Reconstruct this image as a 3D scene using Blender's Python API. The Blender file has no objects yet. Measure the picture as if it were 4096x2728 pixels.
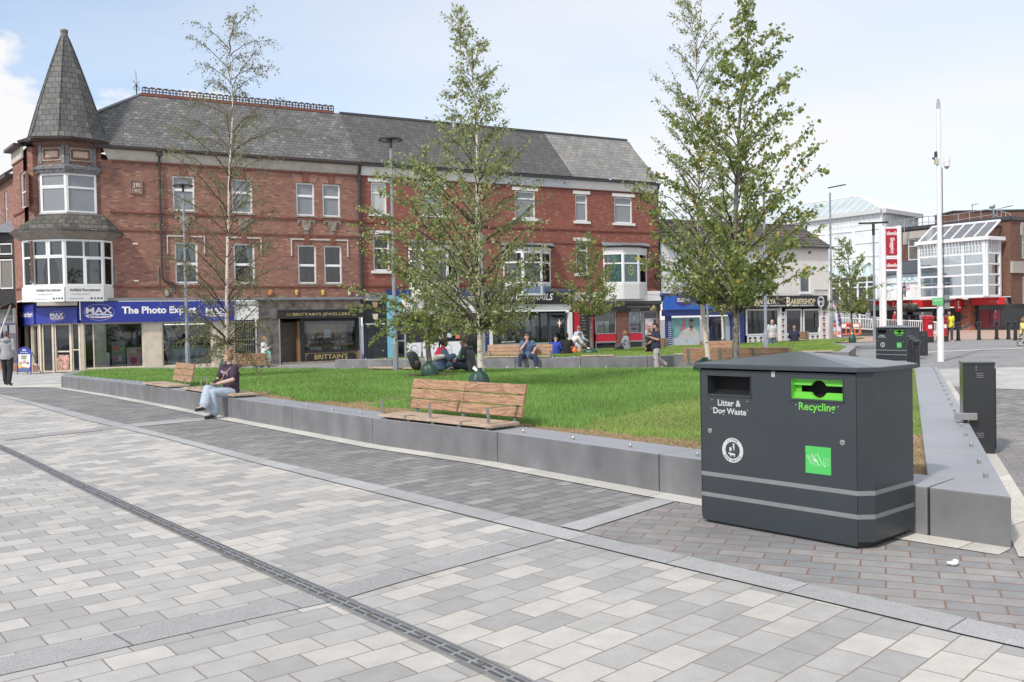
import bpy, bmesh, math, random
import numpy as np
from mathutils import Vector, Matrix, noise
R_=math.radians
scene=bpy.context.scene
col=scene.collection
random.seed(7); rng=np.random.default_rng(7)
# ---------- camera (calibrated from the photograph) ----------
W,H,F=4096.0,2728.0,3682.66
PITCH,ROLL,EYE=.0215147,-.0196816,1.6
_p,_r=PITCH,ROLL
_Rp=np.array([[1,0,0],[0,math.cos(_p),-math.sin(_p)],[0,math.sin(_p),math.cos(_p)]])
_Rr=np.array([[math.cos(_r),-math.sin(_r),0],[math.sin(_r),math.cos(_r),0],[0,0,1]])
RC=_Rr@_Rp
cam_d=bpy.data.cameras.new('camera'); cam=bpy.data.objects.new('camera',cam_d); col.objects.link(cam)
cam_d.sensor_width=36; cam_d.lens=F/W*36; cam_d.clip_end=2000; cam_d.clip_start=.05
def _w(v): return Vector((v[0],v[2],-v[1]))
cx,cy,cz=_w(RC[0]),-_w(RC[1]),-_w(RC[2])
cam.matrix_world=Matrix(((cx.x,cy.x,cz.x,0),(cx.y,cy.y,cz.y,0),(cx.z,cy.z,cz.z,EYE),(0,0,0,1)))
scene.camera=cam
# ---------- light ----------
SUN_EL,SUN_DIR=R_(42),Vector((-.60,-.80,0)).normalized()   # horizontal direction towards the sun
wd=bpy.data.worlds.new('World'); scene.world=wd; wd.use_nodes=True
nt=wd.node_tree; N=nt.nodes; Lk=nt.links
for n in list(N): N.remove(n)
out=N.new('ShaderNodeOutputWorld'); sky=N.new('ShaderNodeTexSky'); sky.sky_type='NISHITA'; sky.sun_disc=False
sky.sun_elevation=SUN_EL; sky.sun_rotation=math.atan2(SUN_DIR.x,SUN_DIR.y); sky.air_density=1.0; sky.dust_density=1.5; sky.ozone_density=1.5
b1=N.new('ShaderNodeBackground'); b1.inputs[1].default_value=.15
_tv=N.new('ShaderNodeVectorMath'); _tv.operation='MULTIPLY'; _tv.inputs[1].default_value=(1.06,1.17,1.22); Lk.new(sky.outputs[0],_tv.inputs[0]); Lk.new(_tv.outputs[0],b1.inputs[0])
b2=N.new('ShaderNodeBackground'); b2.inputs[0].default_value=(.95,.945,.955,1); b2.inputs[1].default_value=.86
tc=N.new('ShaderNodeTexCoord'); sp=N.new('ShaderNodeSeparateXYZ'); Lk.new(tc.outputs['Generated'],sp.inputs[0])
def M(op,a,b=None,c=None,nt_=None):
    m=(nt_ or nt).nodes.new('ShaderNodeMath'); m.operation=op
    for i,x in enumerate((a,b,c)):
        if x is None: continue
        if isinstance(x,(int,float)): m.inputs[i].default_value=x
        else: (nt_ or nt).links.new(x,m.inputs[i])
    return m.outputs[0]
zz=M('ADD',M('MAXIMUM',sp.outputs[2],0.0),.16)
cb=N.new('ShaderNodeCombineXYZ'); Lk.new(M('DIVIDE',sp.outputs[0],zz),cb.inputs[0]); Lk.new(M('DIVIDE',sp.outputs[1],zz),cb.inputs[1])
n1=N.new('ShaderNodeTexNoise'); n1.inputs['Scale'].default_value=.62; n1.inputs['Detail'].default_value=7; n1.inputs['Roughness'].default_value=.52; n1.inputs['Distortion'].default_value=.25
mp=N.new('ShaderNodeMapping'); mp.inputs['Location'].default_value=(3.35,1.2,0); mp.inputs['Rotation'].default_value=(0,0,R_(20)); mp.inputs['Scale'].default_value=(.65,1.35,1)
Lk.new(cb.outputs[0],mp.inputs[0]); Lk.new(mp.outputs[0],n1.inputs['Vector'])
# low cumulus near the horizon, stronger to the left (west)
n2=N.new('ShaderNodeTexNoise'); n2.inputs['Scale'].default_value=4.2; n2.inputs['Detail'].default_value=6; n2.inputs['Roughness'].default_value=.55
mp2=N.new('ShaderNodeMapping'); mp2.inputs['Scale'].default_value=(1,1,1.7); mp2.inputs['Location'].default_value=(.4,0,.25); Lk.new(tc.outputs['Generated'],mp2.inputs[0]); Lk.new(mp2.outputs[0],n2.inputs['Vector'])
def ramp(x,a,b,sm=True):
    m=N.new('ShaderNodeMapRange'); m.interpolation_type='SMOOTHSTEP' if sm else 'LINEAR'
    m.inputs[1].default_value=a; m.inputs[2].default_value=b; Lk.new(x,m.inputs[0]); return m.outputs[0]
east=ramp(sp.outputs[0],-.45,.30)
hi=ramp(n1.outputs[0],.36,.70)
hi=M('ADD',M('MULTIPLY',hi,.42),M('MULTIPLY',east,.55))
low=M('SUBTRACT',1.0,ramp(sp.outputs[2],.02,.20))
hi=M('MAXIMUM',hi,M('MULTIPLY',M('MULTIPLY',low,east),.95))
elev=M('SUBTRACT',.285,sp.outputs[2])       # positive low down
cum=M('ADD',n2.outputs[0],M('MULTIPLY',elev,1.5))
cum=M('SUBTRACT',cum,M('MULTIPLY',ramp(sp.outputs[0],-.33,-.05),.5))
cum=ramp(cum,.545,.625)
mask=M('MINIMUM',M('MAXIMUM',hi,cum),1.0)
mask=M('ADD',M('MULTIPLY',mask,.88),.12)
mx=N.new('ShaderNodeMixShader'); Lk.new(mask,mx.inputs[0]); Lk.new(b1.outputs[0],mx.inputs[1]); Lk.new(b2.outputs[0],mx.inputs[2]); Lk.new(mx.outputs[0],out.inputs[0])
sl=bpy.data.lights.new('sun','SUN'); sl.energy=2.5; sl.angle=R_(3.5); sl.color=(1,.935,.84)
so=bpy.data.objects.new('sun',sl); col.objects.link(so)
sd=Vector((SUN_DIR.x*math.cos(SUN_EL),SUN_DIR.y*math.cos(SUN_EL),math.sin(SUN_EL)))
so.rotation_euler=sd.to_track_quat('Z','Y').to_euler(); so.location=(-20,-20,40)
vs=scene.view_settings; vs.view_transform='Standard'; vs.look='None'; vs.exposure=.26; vs.gamma=1
scene.cycles.max_bounces=6; scene.cycles.transparent_max_bounces=12
# ---------- measuring helpers: a photo pixel + a known world plane -> a world point ----------
def ray(x,y):
    d=RC.T@np.array([(x-W/2)/F,(y-H/2)/F,1.]); return d[0],d[2],-d[1]
def S(a,b,x):
    t=min(1,max(0,(x-a)/(b-a))); return t*t*(3-2*t)
def gz(X,Y): return -.2*S(18,32,Y)*(1-S(10,22,X))
def G(x,y,h=0):
    dx,dy,dz=ray(x,y); z=0
    for _ in range(14):
        t=(EYE-h-z)/-dz; z=.5*z+.5*gz(dx*t,dy*t)
    return Vector((dx*t,dy*t,h+z))
def AT(x,y,Y):
    dx,dy,dz=ray(x,y); t=Y/dy; return Vector((dx*t,Y,EYE+dz*t))
def PL(x,y,O,u):       # intersection with the vertical plane through O (xy) along u ; returns s,z
    dx,dy,dz=ray(x,y); n=(-u[1],u[0]); t=(O[0]*n[0]+O[1]*n[1])/(dx*n[0]+dy*n[1])
    return (dx*t-O[0])*u[0]+(dy*t-O[1])*u[1], EYE+dz*t
# ---------- tagging ----------
def tag(o,label=None,cat=None,group=None,kind=None):
    if label: o['label']=label
    if cat: o['category']=cat
    if group: o['group']=group
    if kind: o['kind']=kind
    return o
def empty(name,loc=(0,0,0),rz=0,label=None,cat=None,group=None):
    o=bpy.data.objects.new(name,None); col.objects.link(o); o.location=loc; o.rotation_euler=(0,0,rz); o.empty_display_size=.2
    return tag(o,label,cat,group)
def link(name,me,parent=None):
    o=bpy.data.objects.new(name,me); col.objects.link(o)
    if parent is not None: o.parent=parent
    return o
def dup(root,loc,rz,label,group=None):
    c=root.copy(); col.objects.link(c); c.location=loc; c.rotation_euler=(0,0,rz); c['label']=label
    if group: c['group']=group
    def rec(a,b):
        for ch in a.children:
            k=ch.copy(); col.objects.link(k); k.parent=b; rec(ch,k)
    rec(root,c); return c
# ---------- materials ----------
MATS={}
def newmat(name):
    m=bpy.data.materials.new(name); m.use_nodes=True; nt=m.node_tree
    return m,nt,nt.nodes['Principled BSDF']
def mat(name,c,rough=.6,metal=0,var=.12,scale=6,bump=.0,bscale=None,spec=.5,stretch=None,c2=None,emit=0,trans=0):
    if name in MATS: return MATS[name]
    m,nt,b=newmat(name); MATS[name]=m
    b.inputs['Roughness'].default_value=rough; b.inputs['Metallic'].default_value=metal
    b.inputs['Specular IOR Level'].default_value=spec
    tc=nt.nodes.new('ShaderNodeTexCoord'); src=tc.outputs['Object']
    if stretch:
        mp=nt.nodes.new('ShaderNodeMapping'); mp.inputs['Scale'].default_value=stretch; nt.links.new(src,mp.inputs[0]); src=mp.outputs[0]
    if var or c2:
        n=nt.nodes.new('ShaderNodeTexNoise'); n.inputs['Scale'].default_value=scale; n.inputs['Detail'].default_value=6; n.inputs['Roughness'].default_value=.6
        nt.links.new(src,n.inputs['Vector'])
        r=nt.nodes.new('ShaderNodeValToRGB'); r.color_ramp.elements[0].position=.3; r.color_ramp.elements[1].position=.7
        a=[max(0,x*(1-var)) for x in c]; d=[min(1,x*(1+var)) for x in (c2 or c)]
        r.color_ramp.elements[0].color=(*a,1); r.color_ramp.elements[1].color=(*d,1)
        nt.links.new(n.outputs[0],r.inputs[0]); nt.links.new(r.outputs[0],b.inputs['Base Color'])
    else: b.inputs['Base Color'].default_value=(*c,1)
    if bump:
        n=nt.nodes.new('ShaderNodeTexNoise'); n.inputs['Scale'].default_value=bscale or scale*4; n.inputs['Detail'].default_value=5
        nt.links.new(src,n.inputs['Vector']); bp=nt.nodes.new('ShaderNodeBump'); bp.inputs['Strength'].default_value=min(1,bump); bp.inputs['Distance'].default_value=.02
        nt.links.new(n.outputs[0],bp.inputs['Height']); nt.links.new(bp.outputs[0],b.inputs['Normal'])
    if emit:
        b.inputs['Emission Color'].default_value=(*c,1); b.inputs['Emission Strength'].default_value=emit
    if trans: b.inputs['Transmission Weight'].default_value=trans
    return m
def brickmat(name,cols,mortar,bw,bh,ms,axes='xz',rot=0,jit=.12,bump=.4,off=.5,rough=.85,stain=.25,speck=0,dist=.01,scol=None,mortar_vis=1,spec=.3,squash=None):
    """bricks / pavers / slates: each unit takes one of cols at random"""
    m,nt,b=newmat(name); MATS[name]=m; L=nt.links; ND=nt.nodes
    tc=ND.new('ShaderNodeTexCoord'); s=ND.new('ShaderNodeSeparateXYZ'); L.new(tc.outputs['Object'],s.inputs[0])
    c=ND.new('ShaderNodeCombineXYZ'); ix={'x':0,'y':1,'z':2}
    L.new(s.outputs[ix[axes[0]]],c.inputs[0]); L.new(s.outputs[ix[axes[1]]],c.inputs[1])
    mp=ND.new('ShaderNodeMapping'); mp.vector_type='TEXTURE'; mp.inputs['Rotation'].default_value=(0,0,rot); L.new(c.outputs[0],mp.inputs[0])
    # slight edge wobble
    nz=ND.new('ShaderNodeTexNoise'); nz.inputs['Scale'].default_value=9; L.new(mp.outputs[0],nz.inputs['Vector'])
    vm=ND.new('ShaderNodeVectorMath'); vm.operation='MULTIPLY_ADD'; L.new(nz.outputs['Color'],vm.inputs[0]); vm.inputs[1].default_value=(dist,dist,0); L.new(mp.outputs[0],vm.inputs[2])
    bt=ND.new('ShaderNodeTexBrick'); L.new(vm.outputs[0],bt.inputs['Vector']); bt.offset=off
    bt.inputs['Color1'].default_value=(0,0,0,1); bt.inputs['Color2'].default_value=(1,1,1,1); bt.inputs['Mortar'].default_value=(.5,.5,.5,1)
    bt.inputs['Scale'].default_value=1; bt.inputs['Brick Width'].default_value=bw; bt.inputs['Row Height'].default_value=bh
    bt.inputs['Mortar Size'].default_value=ms; bt.inputs['Mortar Smooth'].default_value=.25; bt.inputs['Bias'].default_value=0
    r=ND.new('ShaderNodeValToRGB'); r.color_ramp.interpolation='CONSTANT'; e=r.color_ramp.elements
    while len(e)<len(cols): e.new(.5)
    tot=sum(w for w,_ in cols); acc=0
    for i,(w,cc) in enumerate(cols):
        e[i].position=acc/tot; e[i].color=(*cc,1); acc+=w
    L.new(bt.outputs['Color'],r.inputs[0])
    # per-area stain + fine speck multiply
    st=ND.new('ShaderNodeTexNoise'); st.inputs['Scale'].default_value=.55; st.inputs['Detail'].default_value=8; st.inputs['Roughness'].default_value=.65; L.new(tc.outputs['Object'],st.inputs['Vector'])
    mr=ND.new('ShaderNodeMapRange'); mr.inputs[1].default_value=.3; mr.inputs[2].default_value=.7; mr.inputs[3].default_value=1-stain; mr.inputs[4].default_value=1+stain*.5; L.new(st.outputs[0],mr.inputs[0])
    sk=ND.new('ShaderNodeTexNoise'); sk.inputs['Scale'].default_value=140; sk.inputs['Detail'].default_value=3; sk.inputs['Roughness'].default_value=.8; L.new(tc.outputs['Object'],sk.inputs['Vector'])
    mk=ND.new('ShaderNodeMapRange'); mk.inputs[1].default_value=.3; mk.inputs[2].default_value=.7; mk.inputs[3].default_value=1-speck; mk.inputs[4].default_value=1+speck; L.new(sk.outputs[0],mk.inputs[0])
    n3=ND.new('ShaderNodeTexNoise'); n3.inputs['Scale'].default_value=7; n3.inputs['Detail'].default_value=5; L.new(tc.outputs['Object'],n3.inputs['Vector'])
    m3=ND.new('ShaderNodeMapRange'); m3.inputs[1].default_value=.3; m3.inputs[2].default_value=.7; m3.inputs[3].default_value=1-jit; m3.inputs[4].default_value=1+jit; L.new(n3.outputs[0],m3.inputs[0])
    f=M('MULTIPLY',M('MULTIPLY',mr.outputs[0],mk.outputs[0],nt_=nt),m3.outputs[0],nt_=nt)
    sc=ND.new('ShaderNodeVectorMath'); sc.operation='SCALE'; L.new(r.outputs[0],sc.inputs[0]); L.new(f,sc.inputs['Scale'])
    colr=sc.outputs[0]
    if scol:   # discoloured patches (lichen, sand, paint wear)
        mm=ND.new('ShaderNodeMix'); mm.data_type='RGBA'; q=ND.new('ShaderNodeTexNoise'); q.inputs['Scale'].default_value=scol[1]; q.inputs['Detail'].default_value=9; q.inputs['Roughness'].default_value=.7
        L.new(tc.outputs['Object'],q.inputs['Vector']); qq=ND.new('ShaderNodeMapRange'); qq.inputs[1].default_value=scol[2]; qq.inputs[2].default_value=scol[2]+.12; qq.inputs[4].default_value=scol[3]; L.new(q.outputs[0],qq.inputs[0])
        L.new(qq.outputs[0],mm.inputs[0]); L.new(colr,mm.inputs[6]); mm.inputs[7].default_value=(*scol[0],1); colr=mm.outputs[2]
    mx=ND.new('ShaderNodeMix'); mx.data_type='RGBA'; L.new(M('MULTIPLY',bt.outputs['Fac'],mortar_vis,nt_=nt),mx.inputs[0]); L.new(colr,mx.inputs[6]); mx.inputs[7].default_value=(*mortar,1)
    L.new(mx.outputs[2],b.inputs['Base Color']); b.inputs['Roughness'].default_value=rough; b.inputs['Specular IOR Level'].default_value=spec
    if bump:
        hh=M('SUBTRACT',M('MULTIPLY',sk.outputs[0],.12,nt_=nt),bt.outputs['Fac'],nt_=nt)
        bp=ND.new('ShaderNodeBump'); bp.inputs['Strength'].default_value=bump; bp.inputs['Distance'].default_value=.008; L.new(hh,bp.inputs['Height']); L.new(bp.outputs[0],b.inputs['Normal'])
    return m
# ---------- mesh builder ----------
class MB:
    def __init__(s): s.v=[]; s.f=[]; s.m=[]; s.k=0
    def add(s,vs,fs,k=None):
        o=len(s.v); s.v+= [tuple(v) for v in vs]; s.f+=[tuple(i+o for i in f) for f in fs]; s.m+=[s.k if k is None else k]*len(fs)
    def box(s,x0,x1,y0,y1,z0,z1,k=None,T=None):
        vs=[(x,y,z) for z in (z0,z1) for x,y in ((x0,y0),(x1,y0),(x1,y1),(x0,y1))]
        if T: vs=[T(Vector(v)) for v in vs]
        s.add(vs,[(0,3,2,1),(4,5,6,7),(0,1,5,4),(1,2,6,5),(2,3,7,6),(3,0,4,7)],k)
    def prism(s,poly,z0,z1,k=None,T=None):      # poly ccw xy
        n=len(poly); f0=z0 if callable(z0) else (lambda x,y:z0); f1=z1 if callable(z1) else (lambda x,y:z1)
        vs=[(x,y,f0(x,y)) for x,y in poly]+[(x,y,f1(x,y)) for x,y in poly]
        if T: vs=[T(Vector(v)) for v in vs]
        s.add(vs,[tuple(range(n))[::-1],tuple(range(n,2*n))]+[(i,(i+1)%n,n+(i+1)%n,n+i) for i in range(n)],k)
    def face(s,vs,k=None): s.add(vs,[tuple(range(len(vs)))],k)
    def bar(s,a,b,w,h=None,k=None,up=(0,0,1)):   # rectangular bar from a to b
        a=Vector(a);b=Vector(b);h=h or w; d=(b-a).normalized(); u=Vector(up)
        if abs(d.dot(u))>.95: u=Vector((1,0,0))
        x=d.cross(u).normalized(); y=x.cross(d).normalized()
        vs=[p+x*(i*w/2)+y*(j*h/2) for p in (a,b) for i,j in ((-1,-1),(1,-1),(1,1),(-1,1))]
        s.add(vs,[(0,1,2,3),(7,6,5,4),(0,4,5,1),(1,5,6,2),(2,6,7,3),(3,7,4,0)],k)
    def tube(s,pts,rad,n=10,k=None,cap=True,flat=1):
        pts=[Vector(p) for p in pts]; rad=[rad]*len(pts) if isinstance(rad,(int,float)) else rad
        rings=[]; px=None
        for i,p in enumerate(pts):
            d=(pts[min(i+1,len(pts)-1)]-pts[max(i-1,0)]); d=d.normalized() if d.length>1e-9 else Vector((0,0,1))
            if px is None:
                a=Vector((1,0,0)) if abs(d.x)<.8 else Vector((0,1,0)); x=a.cross(d).normalized()
            else: x=(px-d*px.dot(d)).normalized()
            px=x; y=d.cross(x); rings.append([p+(x*math.cos(t)+y*math.sin(t)*flat)*rad[i] for t in [2*math.pi*j/n for j in range(n)]])
        o=len(s.v); 
        for r in rings: s.v+=[tuple(v) for v in r]
        fs=[]
        for i in range(len(rings)-1):
            for j in range(n): a=i*n+j;b=i*n+(j+1)%n; fs.append((o+a,o+b,o+b+n,o+a+n))
        if cap: fs.append(tuple(o+j for j in range(n))[::-1]); fs.append(tuple(o+(len(rings)-1)*n+j for j in range(n)))
        s.f+=fs; s.m+=[s.k if k is None else k]*len(fs)
    def lathe(s,prof,c=(0,0,0),n=20,k=None,sx=1,sy=1,wob=None):
        pts=[]
        for i,(r,z) in enumerate(prof):
            for j in range(n):
                t=2*math.pi*j/n; rr=r*(1+(wob(t,z) if wob else 0)); pts.append((c[0]+rr*math.cos(t)*sx,c[1]+rr*math.sin(t)*sy,c[2]+z))
        m=len(prof); fs=[(i*n+j,i*n+(j+1)%n,(i+1)*n+(j+1)%n,(i+1)*n+j) for i in range(m-1) for j in range(n)]
        fs+=[tuple(range(n))[::-1],tuple((m-1)*n+j for j in range(n))]; s.add(pts,fs,k)
    def ell(s,c,r,n=14,m=9,k=None,T=None,fn=None):
        vs=[];
        for i in range(m+1):
            ph=math.pi*i/m
            for j in range(n):
                t=2*math.pi*j/n; v=Vector((math.sin(ph)*math.cos(t),math.sin(ph)*math.sin(t),math.cos(ph)))
                if fn: v=fn(v)
                v=Vector((v.x*r[0],v.y*r[1],v.z*r[2]))
                if T: v=T@v
                vs.append(v+Vector(c))
        s.add(vs,[(i*n+j,i*n+(j+1)%n,(i+1)*n+(j+1)%n,(i+1)*n+j)[::-1] for i in range(m) for j in range(n)],k)
    def build(s,name,mats,parent=None,smooth=False,bevel=0,merge=False,segs=2):
        me=bpy.data.meshes.new(name); me.from_pydata(s.v,[],s.f)
        for m in (mats if isinstance(mats,(list,tuple)) else [mats]): me.materials.append(m)
        me.polygons.foreach_set('material_index',s.m)
        if merge or bevel:
            bm=bmesh.new(); bm.from_mesh(me)
            if merge: bmesh.ops.remove_doubles(bm,verts=bm.verts,dist=1e-5)
            bmesh.ops.recalc_face_normals(bm,faces=bm.faces)
            bm.to_mesh(me); bm.free()
        if smooth: me.polygons.foreach_set('use_smooth',[True]*len(me.polygons))
        me.update(); o=link(name,me,parent)
        if bevel:
            md=o.modifiers.new('b','BEVEL'); md.width=bevel; md.segments=segs; md.limit_method='ANGLE'; md.angle_limit=R_(40)
        return o
def B1(name,m,parent,*a,bevel=0):      # single box object
    b=MB(); b.box(*a); return b.build(name,m,parent,bevel=bevel)
def holewall(mb,s0,s1,z0,z1,holes,y=0,rev=.1,k=0,kr=None):
    """vertical wall in the xz plane at y, openings cut, reveals going inward (+y)"""
    xs=sorted({s0,s1}|{min(max(v,s0),s1) for h in holes for v in h[:2]}); zs=sorted({z0,z1}|{min(max(v,z0),z1) for h in holes for v in h[2:4]})
    for a,b in zip(xs,xs[1:]):
        for c,d in zip(zs,zs[1:]):
            mx,mz=(a+b)/2,(c+d)/2
            if any(h[0]<mx<h[1] and h[2]<mz<h[3] for h in holes): continue
            mb.face([(a,y,c),(b,y,c),(b,y,d),(a,y,d)],k)
    kk=k if kr is None else kr
    for a,b,c,d in [h[:4] for h in holes]:
        e=y+rev
        mb.face([(a,y,c),(a,y,d),(a,e,d),(a,e,c)],kk); mb.face([(b,y,d),(b,y,c),(b,e,c),(b,e,d)],kk)
        mb.face([(a,y,d),(b,y,d),(b,e,d),(a,e,d)],kk); mb.face([(b,y,c),(a,y,c),(a,e,c),(b,e,c)],kk)
_dg=None
def evalmesh(o):
    dg=bpy.context.evaluated_depsgraph_get(); me=bpy.data.meshes.new_from_object(o.evaluated_get(dg)); return me
TC={}
def text(name,s,m,parent,o,xd,zd,w=None,h=None,bold=0,shear=0,ext=.004,align='L',spacing=1,res=3):
    """lettering as mesh; o = lower-left corner, xd/zd unit vectors along the line and up"""
    cu=bpy.data.curves.new('t','FONT'); cu.body=s; cu.size=1; cu.offset=bold; cu.shear=shear; cu.extrude=0; cu.resolution_u=res; cu.space_character=spacing
    ob=bpy.data.objects.new('t',cu); col.objects.link(ob); me=evalmesh(ob)
    bpy.data.objects.remove(ob); bpy.data.curves.remove(cu); me.name=name
    n=len(me.vertices); co=np.empty(n*3); me.vertices.foreach_get('co',co); co=co.reshape(-1,3)
    mn=co.min(0); mxx=co.max(0); co-=mn; sz=mxx-mn
    if w and h: sx,sy=w/sz[0],h/sz[1]
    elif w: sx=sy=w/sz[0]
    else: sx=sy=h/sz[1]
    xd=np.array(xd);zd=np.array(zd); nn=np.cross(xd,zd)
    ww=sz[0]*sx
    if align=='C': offx=-ww/2
    elif align=='R': offx=-ww
    else: offx=0
    P=np.array(o)+np.outer(co[:,0]*sx+offx,xd)+np.outer(co[:,1]*sy,zd)
    me.vertices.foreach_set('co',P.ravel()); me.materials.clear(); me.materials.append(m); me.update()
    return link(name,me,parent)
# ---------- surface materials ----------
beige=(.545,.515,.468); lg=(.445,.43,.405); mg=(.378,.368,.353)
M_light=brickmat('light paver right',[(3,beige),(3.4,lg),(3,mg),(1.2,(.50,.475,.44))],(.27,.215,.185),.30,.198,.0045,'xy',R_(90-44.2),jit=.07,stain=.14,speck=.12,dist=.008,bump=.5,scol=((.31,.295,.28),6,.66,.4))
M_lightL=brickmat('light paver left',[(2.2,(.525,.50,.462)),(3.4,lg),(3.6,mg),(.8,(.49,.465,.425))],(.25,.205,.18),.30,.196,.0045,'xy',R_(90-51.2),jit=.07,stain=.14,speck=.12,dist=.008,bump=.5,scol=((.31,.295,.28),6,.66,.4))
dk=(.235,.235,.24)
M_dark=brickmat('dark paver',[(3,(.25,.244,.236)),(2,(.29,.28,.268)),(2,(.215,.212,.208)),(.2,(.35,.34,.32))],(.115,.10,.09),.30,.16,.0065,'xy',R_(90-45),jit=.10,stain=.2,speck=.12,dist=.006,bump=.5)
M_darkC=brickmat('dark paver by bin',[(3,(.285,.28,.275)),(2,(.32,.305,.29)),(2,(.26,.26,.262))],(.24,.155,.12),.30,.155,.007,'xy',R_(90-112.0),jit=.10,stain=.22,speck=.12,dist=.006,bump=.5)
M_far=brickmat('grey block paving',[(3,(.30,.295,.29)),(2,(.33,.32,.31)),(2,(.27,.27,.27))],(.2,.18,.16),.30,.16,.005,'xy',R_(20),jit=.08,stain=.2,speck=.05)
M_fpale=brickmat('pale far paver',[(3,(.55,.53,.49)),(3,(.48,.47,.45)),(1,(.42,.42,.42))],(.33,.29,.26),.40,.30,.008,'xy',R_(-20),jit=.06,stain=.1)
M_oran=brickmat('orange block paving',[(3,(.50,.34,.26)),(2,(.46,.31,.24)),(2,(.54,.38,.30))],(.4,.30,.24),.20,.10,.005,'xy',R_(10),jit=.06,stain=.15)
def granite(name,c,slab,rot):
    return brickmat(name,[(1,c),(1,tuple(v*1.06 for v in c)),(1,tuple(v*.94 for v in c))],tuple(v*.45 for v in c),slab,30,.006,'xy',rot,jit=.05,stain=.16,speck=.42,dist=.004,bump=.5,off=0)
M_gran=granite('granite band',(.41,.405,.395),.9,R_(134))
M_gran2=granite('granite cross band',(.36,.352,.345),.9,R_(90-46))
M_pale=granite('pale kerb stone',(.60,.575,.52),.9,R_(131))
M_conc=mat('precast concrete',(.168,.168,.174),.55,0,.20,1.6,.12,50,spec=.35)
_m=M_conc; _nt=_m.node_tree; _b=_nt.nodes['Principled BSDF']
# darker weathering streaks down the faces, in the material of the blocks
_tc=_nt.nodes.new('ShaderNodeTexCoord'); _mp=_nt.nodes.new('ShaderNodeMapping'); _mp.inputs['Scale'].default_value=(1.7,1.7,.7); _nt.links.new(_tc.outputs['Object'],_mp.inputs[0])
_n=_nt.nodes.new('ShaderNodeTexNoise'); _n.inputs['Scale'].default_value=1.5; _n.inputs['Detail'].default_value=6; _nt.links.new(_mp.outputs[0],_n.inputs['Vector'])
_mr=_nt.nodes.new('ShaderNodeMapRange'); _mr.inputs[1].default_value=.35; _mr.inputs[2].default_value=.65; _mr.inputs[3].default_value=.84; _mr.inputs[4].default_value=1.14; _nt.links.new(_n.outputs[0],_mr.inputs[0])
_s=_nt.nodes.new('ShaderNodeVectorMath'); _s.operation='SCALE'; _src=_b.inputs['Base Color'].links[0].from_socket; _nt.links.new(_src,_s.inputs[0]); _nt.links.new(_mr.outputs[0],_s.inputs['Scale']); _nt.links.new(_s.outputs[0],_b.inputs['Base Color'])
M_conct=mat('lighter concrete top',(.31,.315,.335),.45,0,.08,1.2,.03,50)  # block tops: lighter and slightly bluer than the faces
M_steel=mat('brushed steel',(.55,.54,.52),.28,1,.08,8)
M_soil=mat('dry turf soil',(.30,.225,.135),.95,0,.35,9,.5,50,c2=(.42,.33,.2))
M_mulch=mat('bark mulch',(.10,.065,.045),.95,0,.5,30,.8,60)
# ---------- ground ----------
XC=[x for x in range(-60,-9,10)]+[10,12,14,16,18,20,22]; YC=[18,20,22,24,26,28,30,32]
def sheet(name,poly,dz,m,kind='structure',zfun=None,parent=None):
    bm=bmesh.new(); vs=[bm.verts.new((p[0],p[1],0)) for p in poly]; bm.faces.new(vs)
    for x in XC: bmesh.ops.bisect_plane(bm,geom=bm.verts[:]+bm.edges[:]+bm.faces[:],plane_co=(x,0,0),plane_no=(1,0,0))
    for y in YC: bmesh.ops.bisect_plane(bm,geom=bm.verts[:]+bm.edges[:]+bm.faces[:],plane_co=(0,y,0),plane_no=(0,1,0))
    bmesh.ops.triangulate(bm,faces=bm.faces[:])
    for v in bm.verts: v.co.z=gz(v.co.x,v.co.y)+dz
    bmesh.ops.recalc_face_normals(bm,faces=bm.faces[:])
    if sum(f.normal.z for f in bm.faces)<0: bmesh.ops.reverse_faces(bm,faces=bm.faces[:])
    me=bpy.data.meshes.new(name); bm.to_mesh(me); bm.free(); me.materials.append(m)
    o=link(name,me,parent)
    if kind: o['kind']=kind
    return o
def GP(*p): return [G(*q).xy for q in p]
ground=sheet('ground',[(-700,-60),(700,-60),(700,900),(-700,900)],0,M_far)
bu=GP((0,1579),(208,1627),(425,1680),(1000,1825),(2000,2058),(2384,2150),(2730,2226),(3272,2350),(3540,2408),(3905,2490),(4096,2532))
bl=GP((0,1587),(165,1632),(352,1685),(637,1750),(1000,1848),(2000,2099),(2380,2192),(2730,2277),(3280,2408),(3556,2474),(3861,2547),(4096,2600))
def ext(pl,a,b):
    d0=(pl[0]-pl[1]).normalized(); d1=(pl[-1]-pl[-2]).normalized(); return [pl[0]+d0*a]+list(pl)+[pl[-1]+d1*b]
bu=ext(bu,6,5); bl=ext(bl,6,5)
sheet('light_paving',bl+[Vector((8,-10)),Vector((-40,-10)),Vector((-40,bl[0].y))],.004,M_light)
dr=GP((0,1793),(127,1852),(298,1938),(595,2075),(1000,2257),(1245,2364),(1444,2452),(1604,2523),(1796,2611),(2040,2728))
dr=ext(dr,14,3)
sheet('left_paving',dr+[Vector((dr[-1].x,-8)),Vector((-40,-8)),Vector((-40,dr[0].y))],.008,M_lightL)
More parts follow.
